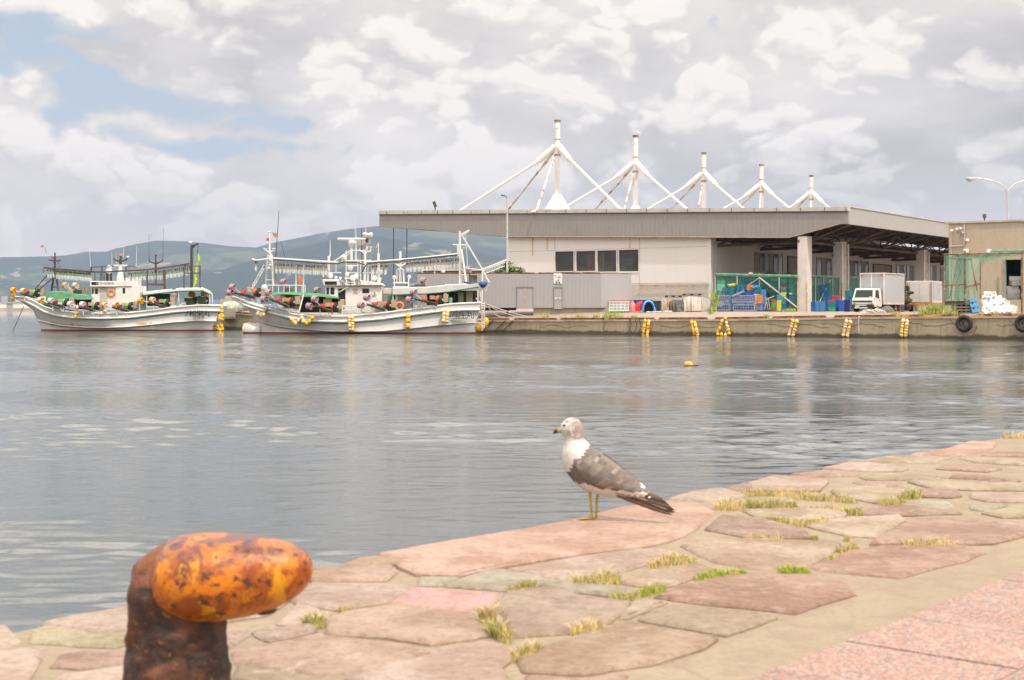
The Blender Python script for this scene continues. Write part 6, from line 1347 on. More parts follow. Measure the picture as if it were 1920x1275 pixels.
    mb = MB(); mb.ball(P.h(900, 614.5, 1.2), (.3, .3, .34), 10, 8); mb.loft([[P.h(911, y, 1.)+Vector((r*math.cos(a), r*math.sin(a), 0)) for a in np.linspace(0, 6.2832, 9)[:-1]] for y, r in ((595, .08), (598, .2), (604, .24), (611, .15), (614, .05))]); o = mb.build('fender_float', YEL, smooth=True); 
    tag(o, 'large yellow fender floats squeezed between the right boat ladder and the pier', 'float')
    return root, P
BR_, P2 = boat_right()
# mooring lines from the right boat stern to the pier
for i, (x1, y1, sag, lab) in enumerate(((988, 593.5, .2, 'pale mooring rope running furthest right over the pier from the stern'), (975, 594, .5, 'slack pale mooring rope just under the furthest one'), (946, 594.5, .9, 'most slack pale mooring rope, ending nearest the boat ladder'))):
    a = P2.h(911, 570, 1.2); Y = 113.5+i*.4; b = W(x1, y1, Y); b.z = max(b.z, gz(b.x, b.y)+.05); mb = MB(); pts = [a.lerp(b, t)+Vector((0, 0, -sag*4*t*(1-t)*.35)) for t in np.linspace(0, 1, 12)]; mb.tube(pts, .035, 6)
    tag(mb.build('mooring_rope', ROPE, smooth=True), lab, 'rope', 'mooring ropes from the right boat')
for i, (x0, y0, x1, y1) in enumerate(((925, 600, 903, 622), (948, 601, 925, 622), (962, 601, 940, 623))):  # shadows of the mooring ropes, put in as dark tubes against the wall
    mb = MB(); mb.cyl(QP.h(x0, y0, .06), QP.h(x1, y1, .09), .03, n=5); tag(mb.build('rope_shadow', DROPE), ('leftmost', 'middle', 'rightmost')[i]+' of the modelled rope shadows slanting down the pier wall beside the ladder', 'rope', 'modelled rope shadows beside the ladder')
for o in list(FM.values())+[LP1, LP2]+list(SPP.values())+list(DRP.values()): pass
# ================================================================ THINGS ON THE PIER
def gpt(px, Y, py=None):
    x = (px-CX)/F*Y; return Vector((x, Y, gz(x, Y)))
# ---- grey site shed with two doors and a notice
def shed():
    Y = 119.; A = W(915, 0, Y); B = W(1127, 0, Y); pl = Pl((A.x, A.y), (1, -.02)); z0, z1 = pl.h(1000, 577).z, pl.h(1000, 513.6).z
    root = empty('site_shed', pl.pt(5, GZ, -1), 'low grey corrugated shed with two doors and a white notice before the hall', 'shed')
    G1 = corr('shed_sheet', (.335, .32, .325), (1, 0), 3., .04, None, .5); G2 = corr('shed_sheet_side', (.38, .365, .375), (.8, .6), 3., .04, None, .5)
    sdv = Vector((.885, .465, 0)); mb = MB(); tA, tB = pl.s_(782), pl.s_(1127); b0, b1 = pl.pt(tB, z0, 0), pl.pt(tB, z1, 0)
    pl.boxs(mb, tA, tB, z0, z1, 0, -.15); mb.build('front_wall', G1, root)
    L = 3.0; mb = MB(); nv = Vector((-.465, .885, 0))*.12; mb.hexa([b0, b0+sdv*L, b0+sdv*L+nv, b0+nv, b1, b1+sdv*L, b1+sdv*L+nv, b1+nv]); mb.build('side_wall', G2, root)
    mb = MB(); c = pl.pt(tA, z1-.05, -.1), pl.pt(tB, z1-.05, -.1), b1+sdv*L+Vector((0, .1, -.05)), pl.pt(tB, z1-.05, -4), pl.pt(tA, z1-.05, -4); mb.prism(list(c), (0, 0, .12)); mb.build('roof', M('shed_roof_rust', (.20, .12, .07), .9, .4, 3), root)
    mb = MB(); r = random.Random(3)
    for k in range(26): x = tA+(tB-tA)*r.random(); p = pl.pt(x, z1+.08, -.1); mb.box(p, (r.uniform(.2, 1.), .1, r.uniform(.05, .12)))
    mb.build('roof_debris', M('debris_rust', (.16, .09, .05), .9, .5, 4), root)
    mb = MB(); pl.boxs(mb, tA, pl.s_(968), z0-.22, z0, -.3, -.4); pl.boxs(mb, pl.s_(1001), pl.s_(1038), z0-.3, z0, -.3, -.4); mb.build('underfloor_gap', M('gap_black', (.01, .01, .01)), root)
    mb = MB(); pl.boxs(mb, pl.s_(1000), tB+2.6, GZ-.3, z0, -.25, -.55); mb.build('block_plinth', mat_conc('plinth_block', (.33, .28, .22), (.45, .38, .30), (.22, .17, .12))[0], root)
    for a, b, u, nm in ((968.5, 999.5, 538, 'double_door'), (1038, 1054.5, 538, 'door')):
        mb = MB(); t0, t1 = pl.s_(a), pl.s_(b); zt = pl.h(1000, u).z; pl.boxs(mb, t0+.04, t1-.04, z0-.1, zt-.04, .05, 0); d = mb.build(nm, corr('door_sheet', (.35, .325, .335), (1, 0), 6, .03), root)
        mb = MB(); pl.boxs(mb, t0, t0+.05, z0-.1, zt, .08, 0); pl.boxs(mb, t1-.05, t1, z0-.1, zt, .08, 0); pl.boxs(mb, t0, t1, zt-.06, zt+.02, .10, 0); mb.build('door_frame', M('frame_grey', (.24, .22, .22)), d)
        if nm == 'double_door': mb = MB(); t = pl.s_(984); pl.boxs(mb, t-.05, t+.05, z0-.1, zt, .07, .05); mb.build('centre_strip', M('strip_tan', (.50, .32, .18)), d)
        else: mb = MB(); t = pl.s_(1046); pl.boxs(mb, t-.26, t+.26, pl.h(0, 560).z, pl.h(0, 558.5).z, .09, .05); pl.boxs(mb, t0+.1, t0+.16, pl.h(0, 563).z, pl.h(0, 560).z, .12, .05); mb.build('handle', BWH, d)
    mb = MB(); pl.boxs(mb, pl.s_(1037.8), pl.s_(1054), pl.h(0, 532.2).z, pl.h(0, 513.2).z, .06, .02); sg = mb.build('notice_board', M('notice_white', (.72, .69, .67), .6, .03), root)
    c = lambda px, py: pl.h(px, py, .075); X = Vector((*pl.d, 0)); Z = Vector((0, 0, 1)); INKG = M('notice_ink', (.30, .28, .27), .7)
    mb = MB(); mb.cyl(c(1040.3, 516.4), c(1040.3, 516.4)+Vector((*pl.n, 0))*.02, .045, n=12); mb.build('red_emblem', REDM, sg); mb = MB(); mb.cyl(c(1043.5, 517.3), c(1043.5, 517.3)+Vector((*pl.n, 0))*.02, .03, n=8); mb.build('dark_emblem', INKG, sg)
    for px, py, s, t in ((1048.2, 519.2, .13, '工事'), (1049, 520.9, .10, '施工中'), (1042, 519.8, .09, '区'), (1046, 525.2, .095, '立入禁止'), (1045, 527.2, .08, '北海道'), (1043, 530.1, .15, '■'), (1046.2, 530.1, .11, '工'), (1049.2, 530.1, .15, '■')): text_mesh(t, s, INKG if py < 529 else INK, 'lettering', sg, c(px, py), X, Z, .004)
    # pale shelter with frame seen behind the right boat
    root2 = empty('open_shelter', W(848, 577, 121), 'pale grey lean-to with white frame behind the stern mast of the right boat', 'shelter'); p2 = Pl((W(795, 0, 121.5).x, 121.5), (1, 0)); mb = MB(); p2.box(mb, 791, 507, 912, 577, 0, -.15); mb.build('back_wall', M('shelter_grey', (.34, .325, .32), .7, .06, .6), root2)
    mb = MB(); p2.box(mb, 790, 504.5, 912, 507.5, .3, -1.5); mb.build('roof', M('shelter_roof', (.52, .50, .47)), root2); mb = MB(); [mb.cyl(p2.h(x, 507, .2), p2.h(x, 577, .2), .07, n=5) for x in (792, 815, 832, 868)]; mb.cyl(p2.h(815, 530, .2), p2.h(832, 511, .2), .03); mb.cyl(p2.h(831, 507, .2), p2.h(831, 577, .2), .2, n=6); mb.build('frame', BWH, root2)
shed()
# ---- leafy plants
def leafy(c, rx, ry, rz, n, mats, mb=None, leaf=.13, seed=1, lo=0):
    r = random.Random(seed); mb = mb or MB()
    for k in range(n):
        while True:
            u = Vector((r.uniform(-1, 1), r.uniform(-1, 1), r.uniform(-1, 1)))
            if u.length < 1 and u.length > .35: break
        d = 1+.35*noise.noise(u*2.3+Vector((seed, 0, 0))); p = c+Vector((u.x*rx*d, u.y*ry*d, u.z*rz*d))
        if p.z < lo: continue
        mb.cur = r.randrange(len(mats)); a = Vector((r.gauss(0, 1), r.gauss(0, 1), r.gauss(0, .6))).normalized(); b = a.cross(Vector((r.gauss(0, 1), r.gauss(0, 1), r.gauss(0, 1)))).normalized(); s = leaf*r.uniform(.6, 1.3)
        mb.add([p-a*s, p+b*s*.45, p+a*s, p-b*s*.45], [(0, 1, 2, 3)])
    return mb
LF = [M('leaf_mid', (.10, .20, .035), .6, .3, 3), M('leaf_dark', (.045, .10, .02), .6, .3, 3), M('leaf_light', (.20, .30, .05), .6, .3, 3)]
def bush():
    Y = 124.; c = W(953, 508, Y); root = empty('bush', gpt(953, Y), 'green leafy bush showing above the left end of the grey shed', 'bush')
    mb = MB(); mb.cyl(gpt(953, Y), c, .09, .04); [mb.cyl(c-Vector((0, 0, 1)), c+Vector((dx, .1, dz)), .04, .02) for dx, dz in ((-1, .1), (.1, .7), (1., .0), (.5, .4))]; mb.build('stem', M('bark', (.12, .09, .06), .9), root)
    mb = leafy(c+Vector((-.1, 0, .1)), .75, .6, .75, 420, LF, seed=2); leafy(c+Vector((.75, 0, -.1)), .75, .5, .45, 300, LF, mb, seed=3); leafy(c+Vector((-.95, 0, -.3)), .7, .5, .35, 260, LF, mb, seed=4); leafy(c+Vector((1.9, 0, -.3)), .25, .3, .15, 40, LF, mb, seed=5)
    mb.build('foliage', LF, root, fix=False)
bush()
WD = [M('weed_green', (.22, .30, .05), .7, .3, 5), M('weed_straw', (.50, .40, .18), .8, .3, 5), M('weed_lime', (.34, .42, .08), .7, .3, 5)]
def weeds(px, off, wpx, hpx, n, mix, label, name='weed_clump', seed=0, leafyness=.3):
    r = random.Random(int(px)+seed); c = QP.pt(QP.s_(px, off), 0, off); c.z = gz(c.x, c.y); s = c.y/F; mb = MB()
    for k in range(n):
        b = c+Vector((r.gauss(0, wpx*s*.28), r.gauss(0, .25), 0)); b.z = gz(b.x, b.y)-.02; h = hpx*s*r.uniform(.4, 1.05); l = Vector((r.gauss(0, .25), r.gauss(0, .2), 0))*h; mb.cur = r.choices(range(3), mix)[0]; w = Vector((r.uniform(.008, .02), 0, 0))
        m_ = b+l*.4+Vector((0, 0, h*.6)); t = b+l+Vector((0, 0, h)); mb.add([b-w, b+w, m_+w, m_-w, t], [(0, 1, 2, 3), (3, 2, 4)])
        if r.random() < leafyness: a = Vector((r.gauss(0, 1), r.gauss(0, 1), .5)).normalized()*.09; q = Vector((0, .02, .05)); mb.add([m_-a, m_+q, m_+a, m_-q], [(0, 1, 2, 3)])
    return tag(mb.build(name, WD, origin=c, fix=False), label, 'weeds', 'weeds along the pier kerb')
for a in ((1146, -1.2, 30, 16, 240, (3, 2, 4), 'bright green weed clump on the pier before the white crates'), (1118, -1.5, 12, 11, 60, (3, 2, 1), 'small upright weed left of the bright green clump'), (1088, -1.2, 26, 12, 90, (2, 3, 1), 'sparse weeds on the pier right of the shed door'), (1022, -1.6, 22, 17, 60, (1, 5, 0), 'tall thin straw weed before the grey shed between its doors'), (1055, -1, 20, 7, 60, (3, 2, 0), 'low weeds under the white shed notice'),
          (1188, -.6, 12, 10, 80, (2, 2, 1), 'weed over the hanging dark rope'), (1436, -.5, 16, 9, 110, (4, 1, 2), 'green weed in the gap between two kerb beams'), (1481, -17., 18, 9, 120, (3, 0, 5), 'bright weed at the foot of the white pillar'), (1679, -.6, 16, 12, 140, (1, 6, 0), 'straw-coloured weed tuft on the kerb right of the truck'), (1752, -1.6, 46, 26, 520, (4, 3, 3), 'large patch of tall weeds left of the black pallets'), (1778, -1.2, 24, 18, 200, (3, 4, 2), 'weeds merging into the green net corner'), (1333, -6., 8, 24, 30, (5, 1, 2), 'single tall weed between the tarp pile and the mesh crates'), (1341, -15.5, 5, 50, 90, (3, 1, 4), 'climbing vine on the hall corner beside the net frame')): weeds(*a)
# ---- crates
def crate_proto(name, w, d, h, mats, ribs=3):
    mb = MB(); mb.cur = 0; t = .035
    mb.hexa([Vector(p) for p in ((-w/2*.92, -d/2*.92, 0), (w/2*.92, -d/2*.92, 0), (w/2*.92, d/2*.92, 0), (-w/2*.92, d/2*.92, 0), (-w/2, -d/2, h*.8), (w/2, -d/2, h*.8), (w/2, d/2, h*.8), (-w/2, d/2, h*.8))])
    for (cx, cy, sx, sy) in ((0, -d/2, w+.06, t), (0, d/2, w+.06, t), (-w/2, 0, t, d), (w/2, 0, t, d)): mb.box((cx, cy, h*.88), (sx, sy, h*.2))
    for k in range(ribs): x = -w/2+w*(k+.5)/ribs; mb.box((x, -d/2*.98, h*.45), (.03, .05, h*.6))
    mb.box((0, -d/2-.018, h*.88), (w*.3, .02, h*.1))
    return mb.build(name, mats, origin=(0, 0, 0))
def colmat(name, col): return M(name, col, .5, .12, 4, dirt=tuple(c*.55+.1 for c in col), dirt_amt=.3)
CM = {'b': colmat('crate_blue', (.03, .13, .48)), 'l': colmat('crate_light_blue', (.07, .25, .52)), 't': colmat('crate_teal', (.02, .20, .27)), 'g': colmat('crate_green', (.04, .42, .12)), 'y': colmat('crate_yellow', (.62, .60, .06)), 'o': colmat('crate_orange', (.68, .24, .05)), 'r': colmat('crate_red', (.58, .05, .06)), 'n': colmat('crate_brown', (.33, .13, .04)), 'w': colmat('crate_white', (.62, .66, .60)), 'm': colmat('crate_mint', (.22, .55, .42)), 'd': colmat('crate_navy', (.02, .03, .20))}
CRP = crate_proto('fish_crate', .62, .44, .17, CM['b'])
CNAME = {'b': 'blue', 'l': 'light blue', 't': 'teal', 'g': 'green', 'y': 'yellow', 'o': 'orange', 'r': 'red', 'n': 'brown', 'w': 'white', 'm': 'mint', 'd': 'navy'}
_dm = {}
def crate(p, k, label, group, rz=0, sc=1, rot=None):
    if k not in _dm: me = CRP.data.copy(); me.materials.clear(); me.materials.append(CM[k]); _dm[k] = me
    o = inst(CRP, p, rz, sc, rot=rot); o.data = _dm[k]; return tag(o, label, 'crate', group)
def stack(px, pyt, pyb, cols, Y, where, wpx=14, rz=None, group=None, gap=1.):
    "one pile of crates; cols bottom to top, cycled to fill the height"
    b = gpt(px, Y); q = Y/F; h = (pyb-pyt)*q; n = max(1, round(h/(.165*gap))); sc = h/n/.165; w = wpx*q/.66; r = random.Random(int(px*3)); rz = math.radians(-6) if rz is None else rz
    base = CZ+(HY-pyb)*q
    k0 = None; runs = {}
    for i in range(n): runs.setdefault(cols[min(len(cols)-1, int(i*len(cols)/n))], []).append(i)
    for i in range(n):
        k = cols[min(len(cols)-1, int(i*len(cols)/n))]
        crate(Vector((b.x+r.uniform(-.02, .02), b.y+r.uniform(-.02, .02), base+i*.165*sc)), k, '%s crate, stack %s' % (CNAME[k], where), group or ('crates in the stack '+where), rz+r.uniform(-.06, .06), (w, w, sc))
YN = 130.
for a in (
 (1352, 526, 545, 'mmg', 129.5, 'nearest the hall corner behind the net', 14), (1350, 545, 582, 'mt', 129.5, 'lowest by the hall corner, behind the mesh cages', 14), (1368, 540, 581, 'tt', 129., 'behind the left mesh cage, second from the hall corner', 15), (1388, 534, 582, 'tt', 129.3, 'behind the net left of the orange topped stack', 15),
 (1406, 534, 581, 'bbbo', 129.2, 'with orange crates on top behind the net', 13), (1420, 538, 582, 'wwt', 129., 'of pale and teal crates left of the middle net post', 14), (1431, 543, 583, 'bll', 128.6, 'of blue crates just right of the middle net post', 11), (1444, 541, 560, 'bto', 129.8, 'with an orange rim behind the diagonal net pole', 13), (1437, 523, 542, 'tt', 131, 'high teal row at the back of the net cage, left', 15), (1453, 527, 583, 'tt', 131, 'high teal row at the back of the net cage, middle', 14), (1468, 530, 583, 'tt', 130.6, 'high teal row at the back of the net cage, right', 14),
 (1450.5, 561, 583, 'ngn', 127.6, 'of brown crates beside the yellow stack', 9), (1460.5, 553, 583, 'yyl', 127.6, 'of yellow crates inside the net', 9), (1469, 538, 583, 'btlgytr', 128, 'of many colours topped with red inside the net', 11), (1484, 549, 582, 'trbrbdw', 127.8, 'of red and blue crates next to the tall blue stack', 10), (1491.5, 534, 583, 'bb', 128.6, 'tallest blue one left of the white pillar', 8),
 (1398, 521, 535, 'bt', 131.5, 'small high pile at the back left of the net cage', 16), (1416, 524, 540, 'tb', 131.5, 'small high pile at the back centre of the net cage', 16),
 (1524, 566, 584, 'lb', 122., 'of light blue crates at the left of the open air group', 8), (1537, 565, 586, 'lll', 121.5, 'widest one of light blue crates in the open air group', 19), (1559.5, 562, 583.5, 'gttr', 121.5, 'green one with red top in the open air group', 13), (1568.5, 554, 583.5, 'bbbr', 122.5, 'tall blue one with red top in the open air group', 12), (1577.5, 563, 583.5, 'bb', 121.8, 'of royal blue crates left of the navy ones', 10), (1588, 562, 585, 'dd', 122.5, 'of navy crates hard by the truck cab', 11),
 (1527, 536, 583, 'bt', 130.5, 'tall blue one behind the net right of the white pillar', 13), (1541, 534, 583, 'tb', 131, 'tall teal one behind the net between the pillars', 13), (1552, 531, 583, 'bt', 131.5, 'tallest blue one behind the net beside the second pillar', 10), (1591, 545, 575, 'tt', 130, 'teal one in the gap between second pillar and truck', 12)):
    stack(a[0], a[1], a[2], a[3], a[4], a[5], a[6])
mb = MB(); KK = 'btlbt'; rw = random.Random(12)
for i in range(17):
    px = 1347+i*9.; Y = 132.1; b_ = gpt(px, Y); n = 14 if i % 3 else 12; w = 9.4*Y/F
    for j in range(n):
        mb.cur = KK.index(KK[(i*3+j//5) % 5]) % 3; z = b_.z+j*.168; x = b_.x+rw.uniform(-.02, .02); mb.box((x, Y, z+.06), (w*.9, .42, .12)); mb.box((x, Y, z+.135), (w*.98, .47, .035))
tag(mb.build('crate_rows', [CM['b'], CM['t'], CM['l']]), 'rearmost rows of blue and teal crates packed behind the green net', 'crates', kind='stuff')
for px, py, k, rot, lab in ((1360, 545, 't', (.1, .5, -.3), 'teal crate tipped over on the stack by the hall corner'), (1372, 536, 'y', (.1, -.15, .1), 'yellow crate lying on the tipped teal crates'), (1392, 547, 'b', (.5, .7, .3), 'blue crate tilted steeply behind the net'), (1416, 540, 'l', (.2, -.3, .2), 'light blue crate lying askew on the pale stack'), (1448, 541, 'o', (0, .25, .1), 'orange crate lying askew behind the diagonal pole')):
    p = W(px, py, 128.9); crate(p, k, lab, None, sc=1.0, rot=rot)
hide_later = [CRP]
# mesh pallet cages
def cage(px0, px1, pyt, pyb, Y, lab, mats, deep=1.2):
    pl = Pl((W(px0, 0, Y).x, Y), (1, -.12)); root = empty('mesh_cage', pl.h((px0+px1)/2, pyb), lab, 'mesh crate', 'mesh crates before the net cage'); t0, t1 = pl.s_(px0), pl.s_(px1); zt, zb = pl.h(px0, pyt).z, pl.h(px0, pyb).z
    mb = MB(); w = .05
    for (a, b, c, d, e, f) in ((t0, t1, zt-.09, zt, 0, -deep), (t0, t1, zb+.05, zb+.13, 0, -deep)): pl.boxs(mb, a, b, c, d, e, f)
    for t in (t0, t1-.08): pl.boxs(mb, t, t+.08, zb, zt, 0, -.08); pl.boxs(mb, t, t+.08, zb, zt, -deep+.08, -deep)
    for k in range(1, 9): t = t0+(t1-t0)*k/9; pl.boxs(mb, t-.018, t+.018, zb+.1, zt-.05, .01, -.03)
    for k in range(1, 4): z = zb+(zt-zb)*k/4; pl.boxs(mb, t0, t1, z-.018, z+.018, .012, -.03)
    for k in range(1, 7): pl.boxs(mb, t1-.03, t1+.01, zb+.1, zt-.05, -deep*k/7+.02, -deep*k/7-.02)
    mb.build('frame', mats[0], root); mb = MB(); r = random.Random(int(px0)); 
    for k in range(5): a = t0+.08+(t1-t0-.3)*k/5; mb.cur = 0; pl.boxs(mb, a, a+(t1-t0)*.19, zb+.14, zb+.14+(zt-zb-.25)*r.uniform(.5, 1), -.08-.2*r.random(), -deep+.1)
    mb.build('contents', mats[1], root); return root
CG = M('cage_grey_blue', (.22, .25, .40), .5, .15, 3); CW = M('cage_pale_fill', (.48, .46, .50), .8, .35, 4); CD = M('cage_dark_fill', (.14, .13, .15), .8, .5, 3); CB = M('cage_blue', (.12, .20, .50), .5, .15, 3)
cage(1337, 1369.5, 569, 583.5, 121., 'lower left mesh cage of the front group', (CG, CD)); cage(1337, 1369.5, 553.3, 568, 121.2, 'upper left mesh cage of the front group', (CG, CW))
cage(1374, 1419, 569.5, 584.5, 120.6, 'lower right wide mesh cage of the front group', (CG, CD)); cage(1372, 1417, 553.3, 568.6, 120.8, 'upper right wide mesh cage of the front group', (CG, CW)); cage(1419.5, 1429.5, 569, 583, 121, 'narrow mesh cage under the orange crates', (CG, CD), .8)
stack(1424, 553.3, 568.5, 'oo', 121, 'of orange crates on top of the narrow mesh cage', 12)
mb = MB(); p = W(1383, 551, 121); mb.box(p, (1.15, .7, .12), .1, Matrix.Rotation(-.42, 3, 'Y')); mb.box(p+Vector((.1, -.02, .07)), (.9, .5, .05), .1, Matrix.Rotation(-.42, 3, 'Y')); tag(mb.build('crate_lid', CG), 'pale grey lid leaning on top of the mesh cages', 'lid')
# white and red crates by the shed corner
def slot_crate(px0, px1, pyt, pyb, Y, mat, lab, group=None, d=1.1, dark=(.10, .12, .12)):
    pl = Pl((W(px0, 0, Y).x, Y), (1, -.15)); t0, t1 = pl.s_(px0), pl.s_(px1); zt, zb = pl.h(px0, pyt).z, pl.h(px0, pyb).z; root = empty('stacking_crate', pl.h((px0+px1)/2, pyb), lab, 'crate', group)
    mb = MB(); pl.boxs(mb, t0+.04, t1-.04, zb, zt-.05, -.04, -d); mb.build('inner', M('slot_dark_%d' % int(dark[0]*100), dark, .8), root); mb = MB()
    for z in (zb, zb+(zt-zb)*.33, zb+(zt-zb)*.66, zt-.08): pl.boxs(mb, t0, t1, z, z+.08, 0, -d-.03)
    n = 5
    for k in range(n+1): t = t0+(t1-t0-.07)*k/n; pl.boxs(mb, t, t+.07, zb, zt, .01, -.04)
    pl.boxs(mb, t0-.03, t1+.03, zt, zt+.07, .04, -d-.05); mb.build('shell', mat, root); return root
WCM = colmat('container_white', (.66, .70, .66)); RDM = colmat('container_rose', (.70, .22, .20)); NBM = colmat('container_blue', (.05, .10, .36))
slot_crate(1141.5, 1179, 566.5, 583.5, 117, WCM, 'white slotted container standing before the shed side wall', dark=(.45, .52, .50)); slot_crate(1143, 1183, 564, 582, 119, RDM, 'rose red container behind the white slotted one', dark=(.40, .12, .11)); mb = MB(); p = gpt(1186, 117.5); mb.loft([[p+Vector((r*math.cos(a), r*.8*math.sin(a), z)) for a in np.linspace(0, 6.283, 11)[:-1]] for z, r in ((0, .36), (.3, .33), (.6, .26), (.78, .12))]); tag(mb.build('covered_bundle', RDM, smooth=True), 'small rose coloured sack right of the white container', 'bundle')
slot_crate(1188, 1222, 563.5, 581, 119, NBM, 'dark blue container behind the tyres, right of the white one', dark=(.03, .05, .15)); slot_crate(1216, 1242, 565.5, 584, 118.6, M('container_black', (.05, .05, .045)), 'black container between blue tarp and beige tarp', dark=(.03, .03, .03))
def rolls(px, pyt, pyb, w, Y, mat, lab, cat='roll'):
    c = gpt(px, Y); q = Y/F; h = (pyb-pyt)*q; r = random.Random(int(px)); mb = MB(); rings = []
    for i in range(9):
        t = i/8; rr = w*q/2*(1-.25*t**3); rings.append([Vector((c.x+rr*(1+.12*noise.noise(Vector((math.cos(a)*2, t*4, px))))*math.cos(a), c.y+rr*.8*math.sin(a), CZ+(HY-pyb)*q+h*t)) for a in np.linspace(0, 6.283, 17)[:-1]])
    mb.loft(rings); return tag(mb.build(lab.split('|')[0], mat, smooth=True), lab.split('|')[1], cat)
TYR = M('tyre_rubber', (.022, .02, .02), .75, .3, 6)
pt = W(1215, 573, 116.5)
root = empty('old_tyre_stack', gpt(1215, 116.5), 'stack of three old black tyres with a blue sheet draped over them', 'tyres')
for k in range(3): m_ = ring_mesh(gpt(1215, 116.5)+Vector((0, 0, .15+k*.24)), .36, .14, (0, 0, 1)); m_.build('tyre', TYR, root, smooth=True)
def drape(px0, px1, pyt, pyb, Y, mat, name, lab, arch=False, seed=1, d=.9):
    q = Y/F; x0, x1 = W(px0, 0, Y).x, W(px1, 0, Y).x; zb, zt = CZ+(HY-pyb)*q, CZ+(HY-pyt)*q; mb = MB(); nx, nt = 26, 22; rows = []
    for i in range(nx+1):
        u = i/nx; row = []
        for j in range(nt+1):
            t = j/nt; ang = math.pi*t; hh = (zt-zb)*(1-.16*abs(2*u-1)**3); yy = Y-math.cos(ang)*d*(.62+.38*(1-math.sin(ang))); z = zb+hh*min(1, math.sin(ang)*1.5)**.75
            f = noise.noise(Vector((u*7+seed, t*5, seed)))*.13+noise.noise(Vector((u*17, t*2.5, seed)))*.07; row.append(Vector((x0+(x1-x0)*u+f*.5, yy+f*1.2, z+f*.6*math.sin(ang))))
        rows.append(row)
    mb.loft(rows, cap=False, closed=False); mb.f.append(tuple(range(nt+1))[::-1]); mb.mi.append(0); b = len(mb.v)-(nt+1); mb.f.append(tuple(range(b, b+nt+1))); mb.mi.append(0)
    return tag(mb.build(name, mat, smooth=True), lab, 'tarp')
CLB = M('sheet_blue', (.10, .36, .80), .6, .2, 3); TPB = M('tarp_beige', (.50, .44, .37), .85, .15, 2, dirt=(.33, .27, .21), dirt_amt=.3); 
mb = MB(); rings = []
for i in range(21):
    a = math.pi*i/20; x = 1216+10.5*math.cos(a)*(1.0 if a > .3 else 1.05); y = 584-19*math.sin(a)**.8-(0 if 0 < i < 20 else 0); c = W(x, y, 116.0); r_ = .17+.05*noise.noise(Vector((i*.6, 0, 0)))
    n_ = Vector((math.cos(a), 0, math.sin(a))); rings.append([c+n_*(r_*math.cos(b)*.6)+Vector((0, r_*2.1*math.sin(b), 0)) for b in np.linspace(0, 6.283, 9)[:-1]])
mb.loft(rings); tag(mb.build('blue_sheet', CLB, smooth=True), 'bright blue sheet arched over the old tyres', 'tarp')
mb = MB(); pts = [W(x, y, 116.2) for x, y in ((1196, 584), (1196.5, 576), (1199, 570), (1204.5, 566))]; mb.tube(pts, [.22, .26, .24, .08], 8); tag(mb.build('red_sheet', M('sheet_red', (.62, .03, .04), .7, .2), smooth=True), 'red folded sheet leaning left of the blue sheet', 'tarp')
drape(1256, 1281, 562.5, 585, 116.2, M('tarp_camouflage', (.10, .095, .085), .9, .3, 5, dirt=(.36, .33, .31), dirt_amt=.36, dscale=4), 'dark_wrapped_pallet', 'square pallet wrapped in dark mottled sheeting left of the beige tarp', seed=4, d=.7)
drape(1280, 1312, 556.5, 584, 116.8, TPB, 'beige_tarp', 'large beige tarpaulin over a pile before the hall wall', seed=7); drape(1303, 1326, 558, 582.5, 119, M('tarp_grey', (.40, .36, .31), .85, .15, 2), 'grey_tarp', 'greyer tarpaulin pile right behind the beige one', seed=9); drape(1240, 1250, 561, 581, 116.6, TPB, 'pale_cover', 'narrow pale cover hanging left of the mottled pallet', seed=12, d=.4)
rolls(1253, 564, 576, 8, 116.4, M('orange_bag', (.62, .25, .04), .7, .2), 'orange_bag|orange bag wedged between pale cover and mottled pallet', 'bag')
for (a, b, y, Y, lab) in ((1248, 1277, 557.3, 117, 'dark pallet lying on top of the mottled wrapped pallet'), (1281, 1314, 554, 117.4, 'dark pallet lying on top of the beige tarpaulin')):
    mb = MB(); p0, p1 = W(a, y, Y), W(b, y, Y)
    for dz in (0, .13): 
        for k in range(4): mb.box(((p0.x+p1.x)/2, Y-.45+k*.3, p0.z+dz), (p1.x-p0.x, .14, .03), .03)
    for k in range(3): mb.box((p0.x+(p1.x-p0.x)*(.05+k*.45), Y, p0.z+.065), (.14, 1.0, .10), .03)
    tag(mb.build('pallet', M('pallet_dark', (.07, .06, .055), .8)), lab, 'pallet')
mb = MB(); pts = [gpt(x, 115.5)+Vector((0, .2*math.sin(x), .04)) for x in range(1212, 1262, 4)]; mb.tube(pts, [.05+.03*(i % 2) for i in range(len(pts))], 6); tag(mb.build('white_rags', M('rag_white', (.66, .62, .56), .9), smooth=True), 'white rags strewn on the ground before tyres and mottled pallet', 'rags')
mb = MB(); pts = [gpt(x, 115)+Vector((0, 0, .05)) for x in range(1285, 1316, 5)]; mb.tube(pts, .05, 6); tag(mb.build('ground_beam', M('beam_red_brown', (.25, .08, .05), .9)), 'reddish bar lying on the ground under the beige tarpaulin', 'beam')

